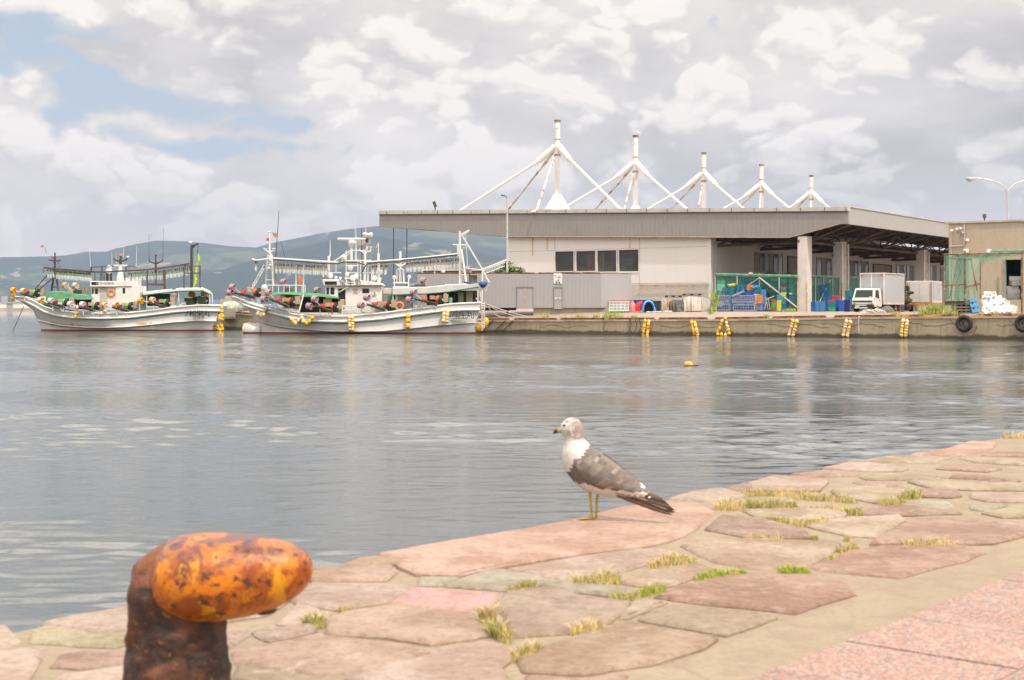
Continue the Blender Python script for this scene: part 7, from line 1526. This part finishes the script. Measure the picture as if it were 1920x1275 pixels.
# ---- net cage frames
def net_mat(name, col, alpha):
    m = bpy.data.materials.new(name); m.use_nodes = True; N = NT(m.node_tree); b = m.node_tree.nodes['Principled BSDF']; v = N.n('ShaderNodeNewGeometry').outputs['Position']
    f = N.noise(v, 1.1, 5, .6); x, y, z = N.sep(v); fold = N.noise(N.xyz(N.mul(x, 3), N.mul(y, 3), N.mul(z, .3)), 1.2, 3, .6)
    N.put(b.inputs['Base Color'], N.mix(f, tuple(c*.8 for c in col), tuple(min(1, c*1.2) for c in col))); N.put(b.inputs['Alpha'], N.m('ADD', N.mul(N.ss(fold, .35, .65), .3), alpha-.15, clamp=True)); b.inputs['Roughness'].default_value = .8; return m
NG = net_mat('green_netting', (.03, .36, .23), .55); ND = net_mat('dark_green_netting', (.015, .15, .12), .68); NP = net_mat('pale_green_netting', (.20, .45, .34), .42); GP = M('pole_green', (.10, .30, .16), .5, .3, 1, dirt=(.40, .42, .33), dirt_amt=.4, dscale=2); GYP = M('pole_galvanised', (.45, .43, .38), .5, .2, 1); RSP = M('pole_rusty', (.22, .12, .07), .8, .4, 3, dirt=(.42, .36, .25), dirt_amt=.4, dscale=3); FPO = Pl(FP.pt(0, 0, 0).xy, fd)
def net_cage():
    o = .35; root = empty('net_fence', FP.h(1420, 583, o), 'green netted pole fence enclosing the crate store between hall corner and white pillar', 'net fence')
    mb = MB(); a, b = FP.h(1340, 514, o), FP.h(1496, 517.5, o); mb.cyl(a, b, .10, n=7); mb.cyl(FP.h(1340, 516.5, o), FP.h(1496, 519.5, o), .06, n=5); mb.build('top_rail', GP, root)
    mb = MB(); [mb.cyl(FP.h(x, y, o), FP.h(x, 583, o), .065, n=6) for x, y in ((1341, 513), (1382, 512), (1424, 512.5), (1461, 513.5))]; mb.cyl(FP.h(1424, 521, o+.1), FP.h(1400, 537, o+.1), .05, n=5); mb.cyl(FP.h(1424, 520.5, o+.1), FP.h(1494, 576, o+.1), .075, n=6); mb.cyl(FP.h(1405, 513.5, o+.06), FP.h(1411, 513.5, o+.06), .16, n=6); mb.build('posts', GYP, root)
    mb = MB(); r = 18; rows = []
    for i in range(r+1): x = 1341+(1494-1341)*i/r; rows.append([FP.h(x, 515+j*11.3+(0 if j else .1)+(.8*math.sin(i) if j else 0), o-.06+.04*math.sin(i*1.3+j)) for j in range(7)])
    mb.loft(rows, cap=False, closed=False); mb.build('netting', ND, root)
    mb = MB(); [mb.cyl(FP.h(a_, 581.5, o), FP.h(b_, 581.5, o), .05, n=5) for a_, b_ in ((1433, 1463),)]; mb.build('foot_rail', GP, root)
    for (pk, x0, x1, yb) in (('left', 1428, 1462, 505.5), ('right', 1463, 1495, 510)):
        mb = MB(); m_ = (x0+x1)/2; n = 8
        rows = [[FP.h(x0+(x1-x0)*i/n, 515-(515-yb)*(1-abs(2*i/n-1))**1.2, -1.5+1.8*j) for j in range(2)] for i in range(n+1)]; mb.loft(rows, cap=False, closed=False); mb.prism([FP.h(x0, 515.4, .3), FP.h(m_, yb, .3), FP.h(x1, 515.4, .3)], Vector((*(sd*.05), 0))); tag(mb.build('black_net_heap', M('net_black', (.02, .02, .018), .95)), 'black net heaped over the crate store, %s peak' % pk, 'net')
    root = empty('net_fence', W(1545, 583, 131), 'green netted fence continuing from the white pillar past the second pillar', 'net fence'); b0 = Vector((26.0, 127.4)); p2 = Pl(b0, sd); mb = MB(); mb.cyl(p2.pt(1, CZ+(HY-517.5)/F*128.5, .2), p2.pt(14, CZ+(HY-520.5)/F*139, .2), .08, n=6); mb.build('top_rail', GP, root)
    mb = MB(); [mb.cyl(p2.pt(t, GZ, .2), p2.pt(t, 3.65, .2), .05, n=5) for t in (2.6, 4.6, 6.8)]; mb.cyl(p2.pt(2.4, GZ+.2, .3), p2.pt(6., 3.4, .3), .05, n=5); mb.build('posts', GYP, root)
    mb = MB(); mb.loft([[p2.pt(1+i*.8, GZ+(3.6-GZ)*j/5, .15+.05*math.sin(i*1.7+j)) for j in range(6)] for i in range(17)], cap=False, closed=False); mb.build('netting', ND, root)
net_cage()
mb = MB()
for a, b in (((1436, 557), (1440, 580)), ((1440, 558), (1444, 580)), ((1433.5, 580), (1438, 562)), ((1436, 562), (1452, 555))): mb.cyl(W(*a, 127), W(*b, 127), .04, n=5)
tag(mb.build('leaning_poles', M('pole_bamboo', (.50, .42, .28), .7)), 'bundle of thin pale poles leaning inside the net beside the brown crates', 'poles')

# ---- truck
def truck():
    Y = 113.; c0 = gpt(1639, Y); al = math.radians(39); fr = Vector((math.cos(al), -math.sin(al), 0)); bk = Vector((math.sin(al), math.cos(al), 0)); up = Vector((0, 0, 1)); q = Y/F
    root = empty('box_truck', c0, 'white box truck with grey aluminium body parked facing the water beside the pillars', 'truck')
    T = lambda x, y, z: c0+fr*x+bk*y+up*(z)          # x: picture left(-)..right along the nose, y: backwards, z: up; right front corner of the cab at x=0
    w = 1.92; PW = M('truck_white', (.74, .72, .69), .3, .04, 1); PD = M('truck_dark', (.02, .02, .02), .6); AL = corr('truck_body_sheet', (.40, .40, .41), (fr.x, fr.y), 5., .03); AL2 = corr('truck_body_side', (.50, .51, .54), (bk.x, bk.y), 5., .03); TRW = M('truck_trim', (.66, .62, .60), .4)
    def tb(mb, x0, x1, y0, y1, z0, z1): mb.hexa([T(x0, y0, z0), T(x1, y0, z0), T(x1, y1, z0), T(x0, y1, z0), T(x0, y0, z1), T(x1, y0, z1), T(x1, y1, z1), T(x0, y1, z1)])
    # cab: rings across z with sloping windscreen
    prof = [(0, .42), (-.02, .62), (0, 1.02), (.10, 1.12), (.34, 1.82), (.46, 1.90)]
    mb = MB(); rings = []
    for y, z in prof: i_ = .0 if z < 1.1 else .09*(z-1.1)/.7; rings.append([T(-w+i_, y+.06, z), T(-w+i_+.12, y, z), T(-i_-.12, y, z), T(-i_, y+.06, z), T(-i_, 1.45, z), T(-w+i_, 1.45, z)])
    mb.loft(rings); cab = mb.build('cab', PW, root, bevel=.03)
    mb = MB(); a = [(-w+.18, .125, 1.15), (-.18, .125, 1.15), (-.26, .335, 1.76), (-w+.26, .335, 1.76)]; o_ = -bk*.02; pr = [T(*p)+o_ for p in a]; mb.prism(pr, bk*.05); mb.build('windscreen', M('truck_glass', (.02, .022, .022), .1), cab)
    mb = MB(); pr = [T(.015, .28, 1.18), T(.015, .95, 1.05), T(-.02, 1.02, 1.15), T(-.07, 1.0, 1.74), T(-.07, .48, 1.74)]; mb.prism(pr, -fr*.04); mb.build('side_window', M('truck_glass', (.02, .022, .022)), cab)
    mb = MB(); tb(mb, -w+.10, -.14, -.05, 0, .80, .90); [mb.cyl(T(-w+.25+k*.24, -.06, .79), T(-w+.35+k*.24, -.06, .87), .02) for k in range(6)]; mb.build('grille', PD, cab)
    for x in (-w+.22, -.24): mb = MB(); mb.ball(T(x, -.02, .70), (.17, .05, .08), 12, 8, Matrix.Rotation(-al, 3, 'Z')); mb.build('headlight', M('headlight_glass', (.45, .45, .45), .1), cab, smooth=True)
    mb = MB(); tb(mb, -w+.02, -.02, -.08, .25, .30, .60); mb.build('lower_nose', PD, cab); mb = MB(); tb(mb, -w+.30, -.50, -.13, .05, .30, .38); tb(mb, -w+.34, -w+.7, -.11, .05, .42, .55); tb(mb, -w+.34, -.6, -.11, .05, .50, .56); mb.build('bumper', PW, cab); mb = MB(); tb(mb, -w+.75, -w+1.2, -.14, -.1, .42, .5); mb.build('number_plate', M('plate_dark', (.05, .05, .05)), cab)
    mb = MB(); tb(mb, -w+1.45, -w+1.68, .11, .14, 1.16, 1.24); mb.build('windscreen_card', M('card_yellow', (.62, .56, .36)), cab)
    mb = MB(); mb.box(T(.17, .06, 1.35), (.14, .08, .3)); mb.cyl(T(.17, .06, 1.5), T(0, .15, 1.7), .02); mb.cyl(T(-w-.14, .0, 1.1), T(-w, .1, 1.15), .025); mb.box(T(-w-.16, 0, 1.15), (.1, .08, .28)); mb.build('mirror', PD, cab)
    mb = MB(); mb.box(T(.02, .95, .93), (.02, .12, .06), -al); mb.build('door_handle', PD, cab)
    # body
    mb = MB(); tb(mb, -w-.02, .08, 1.62, 5.4, .62, 3.12); mb.build('box_body', AL, root); mb = MB(); tb(mb, .08, .10, 1.68, 5.34, .80, 3.02); mb.build('side_panel', AL2, root)
    mb = MB()
    for (x, y) in ((-w-.04, 1.58), (.04, 1.58), (.06, 5.34)): tb(mb, x, x+.1, y, y+.1, .60, 3.15)
    tb(mb, -w-.04, .14, 1.57, 1.66, 3.06, 3.16); tb(mb, .06, .15, 1.6, 5.44, 3.05, 3.15); tb(mb, .06, .15, 1.6, 5.44, .60, .78); tb(mb, -w/2-.05, -w/2+.03, 1.58, 1.64, 1.9, 3.08); mb.build('body_trim', TRW, root)
    for x in (-w+.10, -.1): mb = MB(); tb(mb, x-.1, x+.12, 1.55, 1.6, 2.93, 3.0); mb.build('marker_lamp', M('marker_red', (.55, .12, .10)), root)
    mb = MB(); tb(mb, -w+.2, -.15, 1.4, 5.3, .38, .60); mb.build('chassis', PD, root)
    for x, y in ((-.02, .62), (-w+.02, .62), (-.06, 4.2), (-w+.06, 4.2)):
        s_ = 1 if x > -1 else -1; mb = MB(); mb.cyl(T(x-s_*.24, y, .36), T(x, y, .36), .36, n=18); wh_ = mb.build('wheel', TYR, root, smooth=True); mb = MB(); mb.cyl(T(x-s_*.02, y, .36), T(x+s_*.02, y, .36), .21, n=14); mb.cyl(T(x, y, .36), T(x+s_*.05, y, .36), .08, n=8); mb.build('rim', M('rim_grey', (.35, .33, .31)), wh_)
truck()
def container():
    Y = 121.; c0 = gpt(1748.5, Y); al = math.radians(27); fr = Vector((math.cos(al), -math.sin(al), 0)); bk = Vector((math.sin(al), math.cos(al), 0)); T = lambda x, y, z: c0+fr*x+bk*y+Vector((0, 0, z))
    root = empty('parked_van_body', c0, 'white rear-door truck body on an orange chassis right of the box truck', 'truck'); q = Y/F; z1 = CZ+(577-526.5)*q-c0.z; z0 = CZ+(577-568)*q-c0.z; w = 43*q/math.cos(al)
    def tb(mb, x0, x1, y0, y1, a, b): mb.hexa([T(x0, y0, a), T(x1, y0, a), T(x1, y1, a), T(x0, y1, a), T(x0, y0, b), T(x1, y0, b), T(x1, y1, b), T(x0, y1, b)])
    WM = M('van_white', (.62, .58, .55), .5, .08, 1, dirt=(.42, .33, .26), dirt_amt=.26); mb = MB(); tb(mb, -w, 0, 0, 4.4, z0, z1); mb.build('box', WM, root, bevel=.03)
    for x in (-w+.03, -w/2+.02): mb = MB(); tb(mb, x, x+w/2-.05, -.04, 0, z0+.08, z1-.08); d = mb.build('rear_door', WM, root); mb = MB(); xx = x+(.1 if x < -w/2-.1 else w/2-.2); [mb.cyl(T(xx+k*.12, -.07, z0+.1), T(xx+k*.12, -.07, z1-.1), .02, n=5) for k in (0, 1)]; mb.build('lock_bar', M('bar_rust', (.30, .20, .13)), d)
    mb = MB(); tb(mb, .0, .03, .2, 4.3, z0+.35, z1-.1); mb.build('side_panel', M('van_panel_grey', (.45, .46, .48)), root)
    mb = MB(); tb(mb, -w, 0, -.05, 4.4, z0-.22, z0); tb(mb, -w+.02, -w/2-.1, -.07, 0, z0-.16, z0-.06); mb.build('chassis', M('chassis_orange', (.48, .22, .05), .7, .4, 3), root)
    for x in (-.02, -w+.3): mb = MB(); mb.cyl(T(x-.28, 1.2, .34), T(x, 1.2, .34), .34, n=14); mb.build('wheel', TYR, root, smooth=True)
container()
for px, Y, h, mat, lab, cat in ((1678, 118.5, .85, M('drum_grey', (.42, .45, .44)), 'pale upright drum behind the truck tail', 'drum'), (1684, 117.8, .85, M('bin_red', (.60, .08, .05)), 'red bin behind the truck tail', 'bin'), (1690, 119, .95, M('bin_blue', (.05, .15, .30)), 'dark blue bin right of the red one', 'bin')):
    c = gpt(px, Y); mb = MB(); mb.loft([[c+Vector((r*math.cos(a), r*math.sin(a), z*h)) for a in np.linspace(0, 6.283, 13)[:-1]] for z, r in ((0, .2), (.05, .23), (.5, .24), (.92, .26), (.95, .28), (1, .27))]); tag(mb.build(cat, mat, smooth=True), lab, cat)
mb = MB(); rr = random.Random(9)
for k in range(30): p = gpt(1697+rr.uniform(-8, 10), 121+rr.uniform(-1, 1)); h = rr.uniform(.2, 2.2); p.z += h; mb.ball(p, (rr.uniform(.12, .35), .2, rr.uniform(.1, .3)), 6, 5)
tag(mb.build('dark_gear_heap', M('gear_dark', (.07, .06, .045), .95, .6, 3, dirt=(.25, .16, .08), dirt_amt=.35, dscale=3)), 'tangled dark heap of fishing gear between the two trucks', 'gear heap')
mb = MB(); rr = random.Random(3)
for k in range(7):
    p = gpt(1625+k*4.3, 103.2); mb.tube([p+Vector((-.4, 0, .03)), p+Vector((-.15, .1, .22+.1*rr.random())), p+Vector((.15, -.1, .2*rr.random()+.1)), p+Vector((.42, 0, .03))], .045, 6)
tag(mb.build('coiled_rope', ROPE, smooth=True), 'pale coiled rope lying on the kerb in front of the truck', 'rope')
mb = MB(); p = gpt(1664, 104); mb.loft([[p+Vector((r*math.cos(a), r*.7*math.sin(a), z)) for a in np.linspace(0, 6.283, 11)[:-1]] for z, r in ((0, .55), (.2, .5), (.4, .3), (.5, .1))]); tag(mb.build('net_bundle', M('net_bundle_grey', (.15, .14, .11), .95, .4, 6)), 'grey net bundle on the ground below the truck body', 'net')

# ---- concrete building on the right
def concrete_block():
    CM_ = mat_conc('rough_concrete', (.40, .32, .235), (.52, .43, .325), (.30, .235, .17), True, .35)[0]; Y0 = 107.5; p0 = W(1779, 0, Y0); pl = Pl((p0.x, p0.y), fd); root = empty('concrete_building', pl.pt(6, GZ, -3), 'flat roofed bare concrete building with pipes and a dark doorway at the right edge', 'building')
    zt = pl.h(1779, 419.5).z; zb = GZ-.3; da, db = pl.s_(1882), pl.s_(1918); zd = pl.h(1882, 487).z; tE = pl.s_(1918)+12; zs = pl.h(1890, 561.5).z; mb = MB()
    for a, b, c, d in ((0, da, zb, zt), (db, tE, zb, zt), (da, db, zd, zt), (da, db, zb, zs)): pl.boxs(mb, a, b, c, d, 0, -.4)
    pl.boxs(mb, 0, .4, zb, zt, -.4, -14); pl.boxs(mb, tE-.4, tE, zb, zt, -.4, -14); pl.boxs(mb, 0, tE, zt-.3, zt-.01, -.4, -14); mb.build('wall', CM_, root)
    mb = MB(); pl.boxs(mb, -.15, tE, zt, zt+.14, .12, -14.1); mb.build('roof_edge', M('edge_grey', (.45, .41, .36), .7), root)
    mb = MB(); pl.boxs(mb, da-.3, db+.5, zb, zt-.5, -3.6, -3.7); pl.boxs(mb, da-.35, da-.3, zb, zt-.5, -.41, -3.6); mb.build('inner_room', M('room_teal_dark', (.02, .13, .11), .9, .4, .6), root)
    mb = MB(); pl.boxs(mb, da, da+.12, zs, zd, .06, -.3); mb.build('door_jamb', M('jamb_grey', (.30, .30, .28), .5), root)
    PP = M('conduit_pale', (.55, .50, .44), .6); L = lambda *pts: [pl.h(x, y, .1) for x, y in pts]
    for pts in (((1783, 434), (1783, 466), (1783.5, 476)), ((1779.5, 461.5), (1806.5, 461), (1808, 452), (1808, 421)), ((1808.5, 436), (1808.5, 452))): mb = MB(); mb.tube(L(*pts), .05 if pts[0][0] != 1783 else .035, 5); mb.build('conduit', PP, root)
    for x, y, s in ((1784.5, 431.5, .16), (1813.5, 449.5, .17), (1811, 470, .26), (1854, 470.5, .24)): mb = MB(); p = pl.h(x, y, .18); mb.box(p, (s*1.3, s, s)); mb.cyl(p-Vector((0, 0, s*.8)), p, s*.4, n=8); mb.build('junction_box', BWH, root)
    mb = MB(); p = pl.h(1797, 431, .3); 
    for k, (dx, dz) in enumerate(((-.2, .1), (.1, .15), (.25, -.15))): mb.cyl(p+Vector((dx, 0, dz)), p+Vector((dx+.12, -.2, dz-.15)), .08, .13, n=8)
    mb.cyl(p+Vector((0, .2, -.2)), p+Vector((0, 0, .2)), .05); mb.build('wall_loudspeakers', M('speaker_mix', (.55, .45, .45), .6, .4, 8), root)
    mb = MB(); p = pl.h(1846, 419, -.5); mb.cyl(p, p+Vector((0, 0, .5)), .05); mb.box(p+Vector((0, 0, .55)), (.2, .2, .3)); mb.build('roof_lamp', M('lamp_housing_dark', (.07, .06, .055)), root)
    mb = MB(); pl.box(mb, 1870.5, 520, 1872, 555, .06, 0); mb.build('green_conduit', GP, root)
    # styrofoam boxes stacked inside the doorway
    for i, (x, y, w, rz) in enumerate(((1897, 558.5, 1.0, 0), (1898, 553.8, .95, .1), (1898.5, 548.5, .95, -.1), (1896, 543, .95, .05), (1905, 533.5, .9, .15), (1904, 524.5, .95, -.2))):
        box_foam(pl.h(x, y+2, -1.3), w, .34, rz, ('lowest', 'second lowest', 'middle', 'upper middle', 'second highest', 'topmost')[i]+' styrofoam box stacked inside the dark doorway', 'foam boxes in the doorway')
    return pl
FO = M('styrofoam', (.80, .79, .77), .6, .04, 3)
def foam_proto():
    mb = MB(); w, d, h, t = 1., .6, .34, .07
    mb.box((0, 0, t/2), (w, d, t))
    for c, s in (((0, -d/2+t/2, h/2), (w, t, h)), ((0, d/2-t/2, h/2), (w, t, h)), ((-w/2+t/2, 0, h/2), (t, d-2*t, h-.004)), ((w/2-t/2, 0, h/2), (t, d-2*t, h-.004))): mb.box(c, s)
    return mb.build('styrofoam_box', FO, origin=(0, 0, 0), bevel=.012)
FP_ = foam_proto()
def box_foam(p, w, h, rz, lab, group, rot=None):
    o = inst(FP_, p, rz, (w, w, h/.34), rot=rot); return tag(o, lab, 'foam box', group)
CBL = concrete_block()
rr = random.Random(21)
prof = [(1838, 566), (1848, 548), (1860, 546), (1866, 553), (1875, 557), (1885, 563), (1893, 570), (1903, 577), (1908, 584)]
cells = []
px = 1847.
while px < 1908:
    top = np.interp(px, [a for a, _ in prof], [b for _, b in prof]); py = 586.5
    while py > top+5: cells.append((px+rr.uniform(-2, 2), py, top)); py -= 6.3
    px += 6.6
for i, (px, py, top) in enumerate(cells):
    lay = (586.5-py)/6.3; Y = 95.2+lay*.28+rr.uniform(-.15, .15); p = W(px, py, Y); w = rr.uniform(.36, .50)
    box_foam(p, w, .24, 0, 'one of the white styrofoam boxes thrown in a loose pile by the blue pallet', 'white styrofoam boxes in the loose pile', rot=(rr.uniform(-.9, .9), rr.uniform(-.8, .8), rr.uniform(0, 6)))
box_foam(W(1851, 556, 96.), .52, .2, 0, 'open styrofoam box at the top left of the loose pile', None, rot=(1.1, .1, .1)); box_foam(W(1860, 554, 96.2), .52, .2, 0, 'open styrofoam box crowning the loose pile', None, rot=(1.0, -.15, -.1)); box_foam(W(1884, 568, 95.8), .50, .2, 0, 'open styrofoam box on the right slope of the pile', None, rot=(1.2, .5, .2))
def bp(name, mat, px0, pyt, px1, pyb, Y, lab, lean, n, cat):
    q = Y/F; root = None; p = W((px0+px1)/2, pyb, Y); w = (px1-px0)*q; h = (pyb-pyt)*q; R = Matrix.Rotation(lean[1], 3, 'Y')@Matrix.Rotation(lean[0], 3, 'X'); mb = MB(); B = lambda c, s: mb.box(p+R@Vector(c), s, rot=R)
    for k in range(n): z = h*(k+.5)/n; B((0, 0, z), (w, .05, h/n*.55))
    for x in (-w/2+.05, 0, w/2-.05): B((x, .07, h/2), (.08, .09, h))
    for k in range(3): B((0, .13, h*(.1+k*.4)), (w, .03, .12))
    return tag(mb.build(name, mat), lab, cat)
bp('blue_pallet', M('pallet_blue', (.05, .27, .52), .5, .15, 3), 1824, 557, 1838, 587.5, 94.6, 'bright blue plastic pallet leaning against the white foam pile', (-.25, -.16), 3, 'pallet')
bp('black_pallet', M('pallet_black', (.03, .03, .03), .6), 1821, 560, 1830, 587, 95.2, 'black pallet standing behind the leaning blue one', (-.2, -.1), 3, 'pallet')
for k, nm in enumerate(('lowest', 'middle', 'top')):
    Y = 98.; z0 = 586.5-k*5.6; mb = MB(); a, b = W(1792, z0, Y), W(1822, z0, Y); L = b.x-a.x
    for dz in (0, .15): mb.box(((a.x+b.x)/2, Y+.5, a.z+dz+.015), (L, 1.1, .035))
    for j in range(4): mb.box((a.x+.05+(L-.1)*j/3, Y+.5, a.z+.085), (.12, 1.08, .10))
    tag(mb.build('pallet', M('pallet_brown_black', (.075, .05, .045), .7, .3, 3)), nm+' of the dark pallets stacked under the green netted scaffold', 'pallet', 'stacked dark pallets')
def scaffold():
    Y = 100.; p0 = W(1770, 0, Y); pl = Pl((p0.x, p0.y), fd); root = empty('netted_scaffold', pl.h(1840, 584), 'rusty pole scaffold hung with bright green netting before the concrete building', 'scaffold'); h = pl.h
    mb = MB()
    for a, b, o1, o2, r in (((1771, 477), (1771, 570), 0, 0, .055), ((1809.5, 470), (1809.5, 568), 0, 0, .07), ((1916, 472), (1916, 588), 0, 0, .07), ((1798, 483), (1780, 560), -1, -1.2, .05), ((1806, 495), (1793, 535), -1, -1, .03), ((1820, 486), (1833, 545), -1.6, -1.6, .05), ((1838, 486), (1838, 560), -2.5, -2.5, .04), ((1784, 484), (1784, 565), -2.2, -2.2, .04)): mb.cyl(h(*a, o1), h(*b, o2), r, n=6)
    mb.build('uprights', RSP, root)
    mb = MB()
    for a, b, o1, o2 in (((1768, 477), (1924, 473.5), 0, 0), ((1765, 534), (1813, 533), 0, 0), ((1812, 538), (1838, 531), 0, -2.5), ((1781, 484.5), (1822, 485.5), -2, -.6), ((1770, 565), (1811, 564), 0, 0), ((1915, 532), (1930, 532), 0, 0)): mb.cyl(h(*a, o1), h(*b, o2), .055, n=6)
    mb.build('ledgers', RSP, root)
    def sheet(name, mat, cols, rows_, f): m = MB(); m.loft([[f(i/cols, j/rows_) for j in range(rows_+1)] for i in range(cols+1)], cap=False, closed=False); m.build(name, mat, root, smooth=True)
    fo = lambda u, v, s: .10*math.sin(u*9+s)+.05*math.sin(u*23+v*3+s)
    sheet('side_netting', NP, 14, 6, lambda u, v: h(1772+37*u, 478+88*v+1.5*math.sin(u*5), -.1+fo(u, v, 0)))
    sheet('draped_netting', NG, 12, 8, lambda u, v: h(1793+24*u-4*v*(1-u), 486+78*v, -1.2+fo(u, v, 2)))
    sheet('corner_netting', NG, 4, 6, lambda u, v: h(1773+7*u, 479+82*v, -.3+fo(u, v, 1)))
    sheet('inner_netting', NP, 12, 6, lambda u, v: h(1812+26*u, 486+75*v, -.6-1.9*u+fo(u, v, 4)))
    sheet('roof_netting', NG, 22, 6, lambda u, v: h(1786+140*u, 477-3*u+v*(3+9*math.sin(math.pi*min(1, u*1.15))**1.0+1.5*math.sin(u*17)), .02+.1*math.sin(u*11)-.9*v*(1-v)))
    sheet('canopy_netting', NG, 10, 4, lambda u, v: h(1856+70*u, 471.5-2*u+v*5, -.8-4*v+.05*math.sin(u*13)))
    sheet('far_post_netting', NG, 4, 8, lambda u, v: h(1914.5+4*u, 475+112*v, .02+fo(u, v, 6)*.3))
    mb = MB(); pl.box(mb, 1770, 564, 1811, 573, -.05, -.8); mb.build('green_base', M('base_green', (.08, .16, .12), .8, .3, 2), root)
    mb = MB(); mb.cyl(h(1857, 471, -.3), h(1930, 469, -.3), .12, n=6); mb.build('net_roll', NP, root)
scaffold()
# ---- things on the pier between the two boats
mb = MB(); p = W(430, 575, 134); mb.box(p+Vector((0, 0, -.2)), (1.4, 1.2, 1.9)); mb.box(p+Vector((-.1, 0, .85)), (.4, .4, .3)); tag(mb.build('concrete_block', mat_conc('block_concrete', (.40, .33, .25), (.52, .44, .34), (.3, .24, .18))[0]), 'tan concrete block on the pier between the two boats', 'block')
drape(421, 452, 565, 578, 132, M('tarp_pale_green', (.42, .47, .38), .8, .2, 2), 'pale_green_tarp', 'pale green tarpaulin heap on the pier between the two boats', seed=15)
mb = MB(); rr = random.Random(8)
for k in range(26): x = rr.uniform(417, 474); c = QP.pt(QP.s_(x, -rr.uniform(.6, 2.5)), 0, -1.2); c.z = gz(c.x, c.y)+rr.uniform(.05, .5); mb.cyl(c, c+Vector((rr.uniform(-1.4, 1.4), rr.uniform(-.3, .3), rr.uniform(-.25, .25))), rr.uniform(.03, .07), n=5)
tag(mb.build('scrap_heap', M('scrap_mix', (.25, .17, .12), .9, .6, 2, dirt=(.5, .45, .4), dirt_amt=.35, dscale=2)), 'untidy heap of rusty bars and nets on the pier between the two boats', 'scrap')
hide_proto(CRP); hide_proto(FP_)
# ================================================================ prototypes are no longer needed; air between here and the hills
for o in list(FM.values())+[LP1, LP2]+list(SPP.values())+list(DRP.values()): hide_proto(o)
def haze():
    mb = MB(); mb.box((0, 5350, 350), (13000, 11500, 706)); o = mb.build('haze', [], None)
    m = bpy.data.materials.new('haze'); m.use_nodes = True; t = m.node_tree; t.nodes.remove(t.nodes['Principled BSDF'])
    v = t.nodes.new('ShaderNodeVolumePrincipled'); v.inputs['Color'].default_value = (.49, .61, .86, 1); v.inputs['Density'].default_value = 7.5e-5; v.inputs['Anisotropy'].default_value = 0
    t.links.new(v.outputs[0], t.nodes['Material Output'].inputs['Volume']); o.data.materials.append(m); o['kind'] = 'stuff'
haze()
def split_pieces(names):
    "a frame whose bars stand in separate groups becomes one part for each group"
    for o in [o for o in bpy.data.objects if o.type == 'MESH' and o.name.split('.')[0] in names]:
        bm = bmesh.new(); bm.from_mesh(o.data); bm.verts.ensure_lookup_table(); seen = {}; comps = []
        for v in bm.verts:
            if v in seen: continue
            st = [v]; seen[v] = len(comps); c = []
            while st:
                w = st.pop(); c.append(w)
                for e in w.link_edges:
                    u = e.other_vert(w)
                    if u not in seen: seen[u] = len(comps); st.append(u)
            comps.append(c)
        bb = [([min(v.co[k] for v in c)-.06 for k in range(3)], [max(v.co[k] for v in c)+.06 for k in range(3)]) for c in comps]; par = list(range(len(comps)))
        def find(i):
            while par[i] != i: i = par[i]
            return i
        for i in range(len(comps)):
            for j in range(i):
                if all(bb[i][0][k] <= bb[j][1][k] and bb[j][0][k] <= bb[i][1][k] for k in range(3)): par[find(i)] = find(j)
        roots = sorted(set(find(i) for i in range(len(comps))))
        if 1 < len(roots) < 9:
            for n, r in enumerate(roots):
                b2 = bm.copy(); b2.verts.ensure_lookup_table(); kill = [b2.verts[v.index] for i, c in enumerate(comps) if find(i) != r for v in c]
                bmesh.ops.delete(b2, geom=kill, context='VERTS'); me = o.data.copy(); b2.to_mesh(me); b2.free()
                if n == 0: first = me; continue
                q = o.copy(); q.data = me; C.objects.link(q)
            o.data = first
        bm.free()
split_pieces({'collar', 'aft_frame', 'platform_rail', 'top_framework', 'top_railing', 'canopy_posts', 'stays', 'side_rail', 'canopy_trim', 'frame', 'corner_guard', 'marker_lamp', 'rust_streak', 'posts', 'ledgers', 'uprights'})
